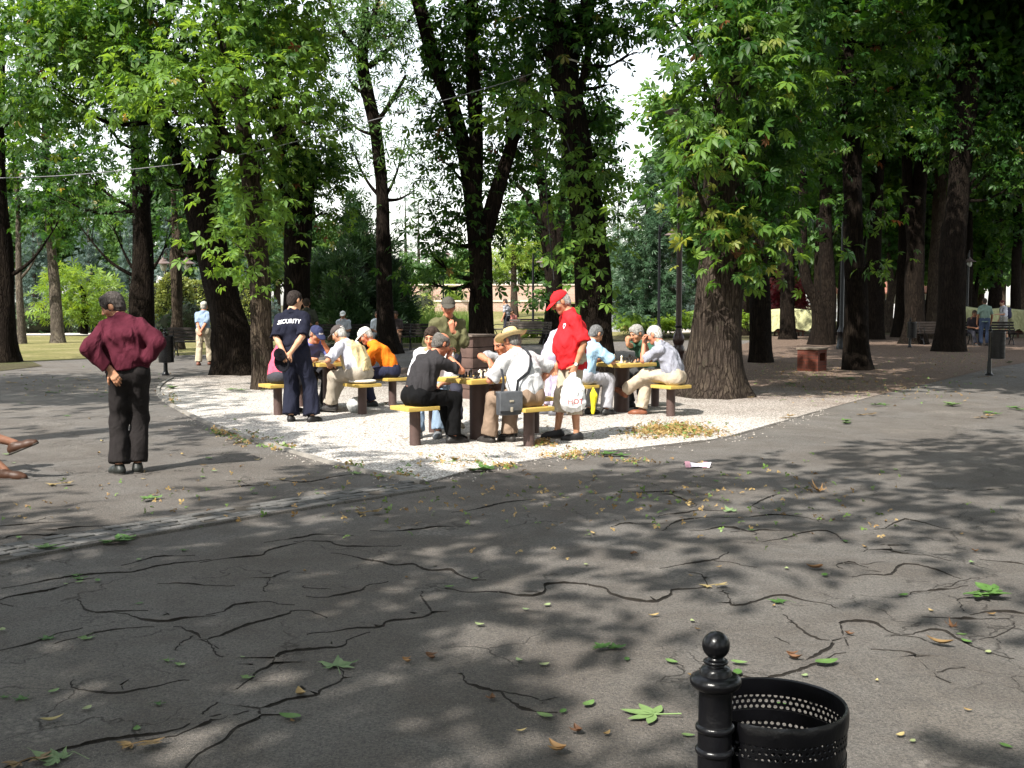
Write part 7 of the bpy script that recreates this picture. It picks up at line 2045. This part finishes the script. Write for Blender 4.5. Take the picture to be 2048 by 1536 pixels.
N_ = [('maple', 676, 1338, 'large pale lobed leaf by the long crack, lower left of the cobblestones', 1.5, .15), ('palm', 1308, 1437, 'green five fingered chestnut leaf left of the near litter bin', 1.25, 1.2), ('sprig2', 1208, 1302, 'curled green sprig on the asphalt above the near litter bin', .75, .4), ('lobe1', 1562, 1208, 'toothed green leaf on the cracked asphalt above the bin basket', 1.2, 1.1),
      ('lobe2', 1462, 1026, 'big pale green leaf lying between two cracks in mid road', 1.5, .3), ('sprig1', 1972, 1193, 'bright green leafy twig at the far right of the road', 1.35, .1), ('brown1', 1640, 986, 'upright crumpled brown leaf in the middle of the road', 1.6, .5), ('brown2', 1645, 1141, 'folded brown leaf right of the crack cluster', 1.2, 1.4),
      ('yellow1', 1908, 1300, 'long dry yellow leaf on the right of the road', 1.8, .9), ('sprig1', 966, 942, 'green sprig on the tip of the gravel bed', 1.4, .2), ('sprig2', 1222, 914, 'green sprig on the gravel edge by the red polo man', 1.5, .1), ('sprig1', 342, 778, 'green sprig on the rounded kerb corner', 2.0, 1.0), ('sprig2', 468, 782, 'green sprig on the gravel in front of the pale leafy trunk', 2.4, .2),
      ('sprig1', 240, 1086, 'green and yellow sprig on the cobblestone gutter', 1.1, .3), ('sprig2', 100, 1102, 'vivid green sprig at the near end of the cobblestone gutter', 1.0, .0), ('sprigy', 122, 972, 'yellowish sprig behind the foot of the cropped sitter', 1.2, .3), ('sprig2', 296, 1003, 'dark green sprig in front of the maroon jacket man', 1.0, 1.2), ('sprigy', 285, 1496, 'pale dry sprig at the lower left corner', .85, .2),
      ('lobe2', 118, 1527, 'pale leaf cut by the bottom edge of the picture', 1.7, 1.4), ('sprigy', 60, 1530, 'yellow twig cut by the bottom left edge', .8, .6), ('brown2', 1132, 1515, 'twisted dry stalk leaf near the bottom edge', 1.1, .7), ('green1', 1105, 1442, 'single oval green leaf beside the rough patch', 1.0, .9), ('green1', 1168, 1420, 'small green leaf lying behind the rough patch', 1.0, -.6),
      ('lobe1', 95, 1282, 'serrated green leaf on the asphalt below the gutter', .9, .7), ('green1', 1630, 1336, 'green leaf with a yellow stalk behind the bin basket', 1.6, -1.2), ('yellow1', 80, 1453, 'thin yellow leaf at the lower left', 1.2, -1.0), ('sprigy', 1430, 1176, 'dry twig with curled leaves above the ball topped post', .8, .2), ('lobe1', 712, 950, 'green lobed leaf at the gravel kerb', 1.4, .3), ('sprigy', 1735, 832, 'yellow green sprig on the right gravel edge', 2.0, .1),
      ('brown1', 1905, 1258, 'brown leaf standing on edge far right', .8, 0), ('green1', 602, 1444, 'green leaf resting below the long crack', 1.3, 1.2), ('yellow2', 605, 1402, 'pair of pale yellow leaves caught in the long crack', 1.6, .4), ('sprigy', 740, 1030, 'yellowed sprig on the asphalt right of the gutter', 1.1, .3)]
for k, px, py, lab, sc, rz in N_: drop(k, px, py, lab, None, sc, rz)
g_ = random.Random(21)
def scatter(kinds, n, box, label, group, smin=.7, smax=1.3, fn=None, z=.008):
    c = 0
    while c < n:
        px, py = g_.uniform(box[0], box[2]), g_.uniform(box[1], box[3])
        if fn and not fn(px, py): continue
        drop(g_.choice(kinds), px, py, label, group, g_.uniform(smin, smax), None, z); c += 1
scatter(['yellow1', 'yellow2', 'brown2'], 34, (560, 985, 2040, 1480), 'small dry yellow brown leaf lying on the open asphalt', 'dry leaves on the open asphalt', .55, 1.0)
scatter(['green1', 'green2'], 34, (900, 900, 2040, 1500), 'small green leaf lying on the road right of the gravel tip', 'green leaves on the road', .6, 1.1)
scatter(['green2', 'green1', 'lobe1'], 26, (0, 980, 720, 1500), 'small green leaf lying on the asphalt left of the gravel tip', 'green leaves left of the gravel tip', .5, .95)
scatter(['yellow2', 'yellow1'], 14, (0, 800, 560, 980), 'tiny yellow leaf on the path round the maroon jacket man', 'yellow leaves on the left path', .8, 1.4)
scatter(['green2', 'green1', 'lobe1'], 16, (0, 740, 560, 960), 'tiny green leaf on the path round the maroon jacket man', 'green leaves on the left path', .9, 1.6)
inb = lambda px, py: bool(poly_in(np.array([px]), np.array([py]), BED_PX)[0])
scatter(['yellow2', 'yellow1', 'brown2'], 30, (430, 790, 1250, 955), 'small dry leaf lying on the white gravel', 'dry leaves on the white gravel', .8, 1.5, inb, .013)
scatter(['sprig2', 'sprigy', 'sprig1'], 14, (1480, 725, 2040, 850), 'leafy sprig fallen under the shady trees', 'sprigs under the shady trees', 1.4, 2.4, None, .012)
scatter(['sprig2', 'sprigy'], 6, (20, 745, 300, 800), 'leafy sprig fallen on the far left path', 'sprigs on the far left path', 1.4, 2.2)
# the drift of dry leaves on the gravel edge, and the thin line of leaves along the bed
def leaf_heap(name, label, pts, seed, size=.055, zmax=.05, mats=(0.75, .2)):
    rng = np.random.default_rng(seed); n = len(pts)
    p = np.array([[q.x, q.y, .014 + rng.uniform(0, zmax)] for q in pts])
    o = rng.normal(0, 1, (n, 3)); o[:, 2] *= .35
    t = rng.uniform(.55, .99, n); gr = rng.random(n) < mats[1]; t[gr] = rng.uniform(.0, .2, gr.sum())
    me = leaves_mesh(name, p, o, size * rng.uniform(.6, 1.5, n), t, 'tri', rng, .9, .5, 0)
    tag(link(name, me, M_HEAP, None, False), label, 'leaves', kind='stuff')
M_HEAP = leaf_mat('dry leaf drift', [(.09, .17, .03), (.15, .2, .05), (.25, .145, .045), (.33, .235, .09), (.15, .08, .035)], transl=.1, pos=(0, .3, .5, .8, 1.0))
def blobpts(lst, seed):
    g = random.Random(seed); out = []
    for px, py, rx, ry, n in lst:
        for _ in range(n): out.append(gnd(px + g.gauss(0, rx * .5), py + g.gauss(0, ry * .5)))
    return out
leaf_heap('leaf_drift', 'drift of dry yellow leaves on the gravel edge before the broad old chestnut', blobpts([(1345, 860, 70, 12, 900), (1300, 868, 70, 12, 260), (1400, 868, 60, 10, 260), (1270, 925, 44, 7, 50), (1150, 912, 70, 9, 130), (1085, 888, 26, 8, 130)], 3), 4, .034, .022)
leaf_heap('leaf_line', 'thin line of mixed leaves caught along the left gravel kerb', blobpts([(500, 880, 50, 12, 90), (440, 866, 25, 8, 60), (560, 896, 30, 6, 60), (345, 800, 14, 18, 60), (700, 935, 30, 8, 40), (800, 955, 40, 6, 40), (1010, 935, 30, 5, 40), (920, 925, 90, 14, 60)], 5), 6, .04, .015, (.6, .4))
leaf_heap('leaf_scatter', 'fine bits of leaf strewn over the shady earth and path', blobpts([(1750, 775, 220, 30, 420), (1900, 720, 150, 25, 300), (1600, 740, 140, 34, 380), (150, 770, 200, 30, 120), (600, 1000, 700, 60, 200), (1400, 1000, 500, 80, 260)], 8), 9, .03, .01, (.5, .45))
# folded red and white paper
m = MB(); pz = [(-.11, -.03, 0), (.10, -.035, 0), (.13, .03, .035), (.05, .05, .05), (-.09, .055, .045), (-.13, .02, .04)]
m.add([(-.12, -.04, .002), (.10, -.045, .002), (.125, -.01, .05), (-.125, .0, .055), (.14, .05, .01), (-.14, .06, .01), (.0, -.03, .012), (.0, .045, .03)], [(0, 6, 7, 3), (6, 1, 2, 7), (3, 7, 4, 5), (7, 2, 4)], 0)
m.add([(-.125, -.042, .004), (-.075, -.042, .004), (-.08, -.002, .057), (-.13, .002, .057)], [(0, 1, 2, 3)], 1); m.add([(.03, -.046, .006), (.075, -.046, .006), (.09, -.012, .053), (.045, -.012, .053)], [(0, 1, 2, 3)], 1)
o = m.build('paper_scrap', [plain('white paper', (.62, .60, .66), .8, .05), plain('pink print', (.50, .27, .33), .8)], None, False); g = gnd(1396, 936); o.location = (g.x, g.y, .008); tag(o, 'folded white and pink paper scrap on the road edge', 'paper')
# ================================================================ light and render settings
w = bpy.data.worlds.new('World'); SC.world = w; w.use_nodes = True
nt = w.node_tree; bg = nt.nodes['Background']
sky = nt.nodes.new('ShaderNodeTexSky'); sky.sky_type = 'NISHITA'; sky.sun_disc = False
sky.sun_elevation = SUN_EL
sky.sun_rotation = math.atan2(-SUN_AZ[0], -SUN_AZ[1])
sky.air_density = 1.4; sky.dust_density = 1.5; sky.ozone_density = 1.0; sky.altitude = 100
hz = nt.nodes.new('ShaderNodeHueSaturation'); hz.inputs['Saturation'].default_value = .34; hz.inputs['Value'].default_value = 1.45
nt.links.new(sky.outputs[0], hz.inputs['Color']); nt.links.new(hz.outputs[0], bg.inputs[0]); bg.inputs[1].default_value = SKY_STRENGTH
l = bpy.data.lights.new('sun', 'SUN'); l.energy = SUN_STRENGTH; l.angle = R(.53); l.color = (1, .95, .87)
so = bpy.data.objects.new('sun', l); COL.objects.link(so)
so.rotation_euler = Vector(SUN_DIR).to_track_quat('-Z', 'Y').to_euler()
so.location = (-10, -12, 25)
SC.view_settings.view_transform = 'Standard'; SC.view_settings.look = 'None'; SC.view_settings.gamma = 1.0
SC.view_settings.exposure = EXPOSURE
SC.render.engine = 'CYCLES'
cy = SC.cycles
cy.max_bounces = 7; cy.diffuse_bounces = 3; cy.glossy_bounces = 2; cy.transmission_bounces = 3; cy.transparent_max_bounces = 4
cy.use_denoising = True; cy.sample_clamp_indirect = 6; cy.caustics_reflective = False; cy.caustics_refractive = False
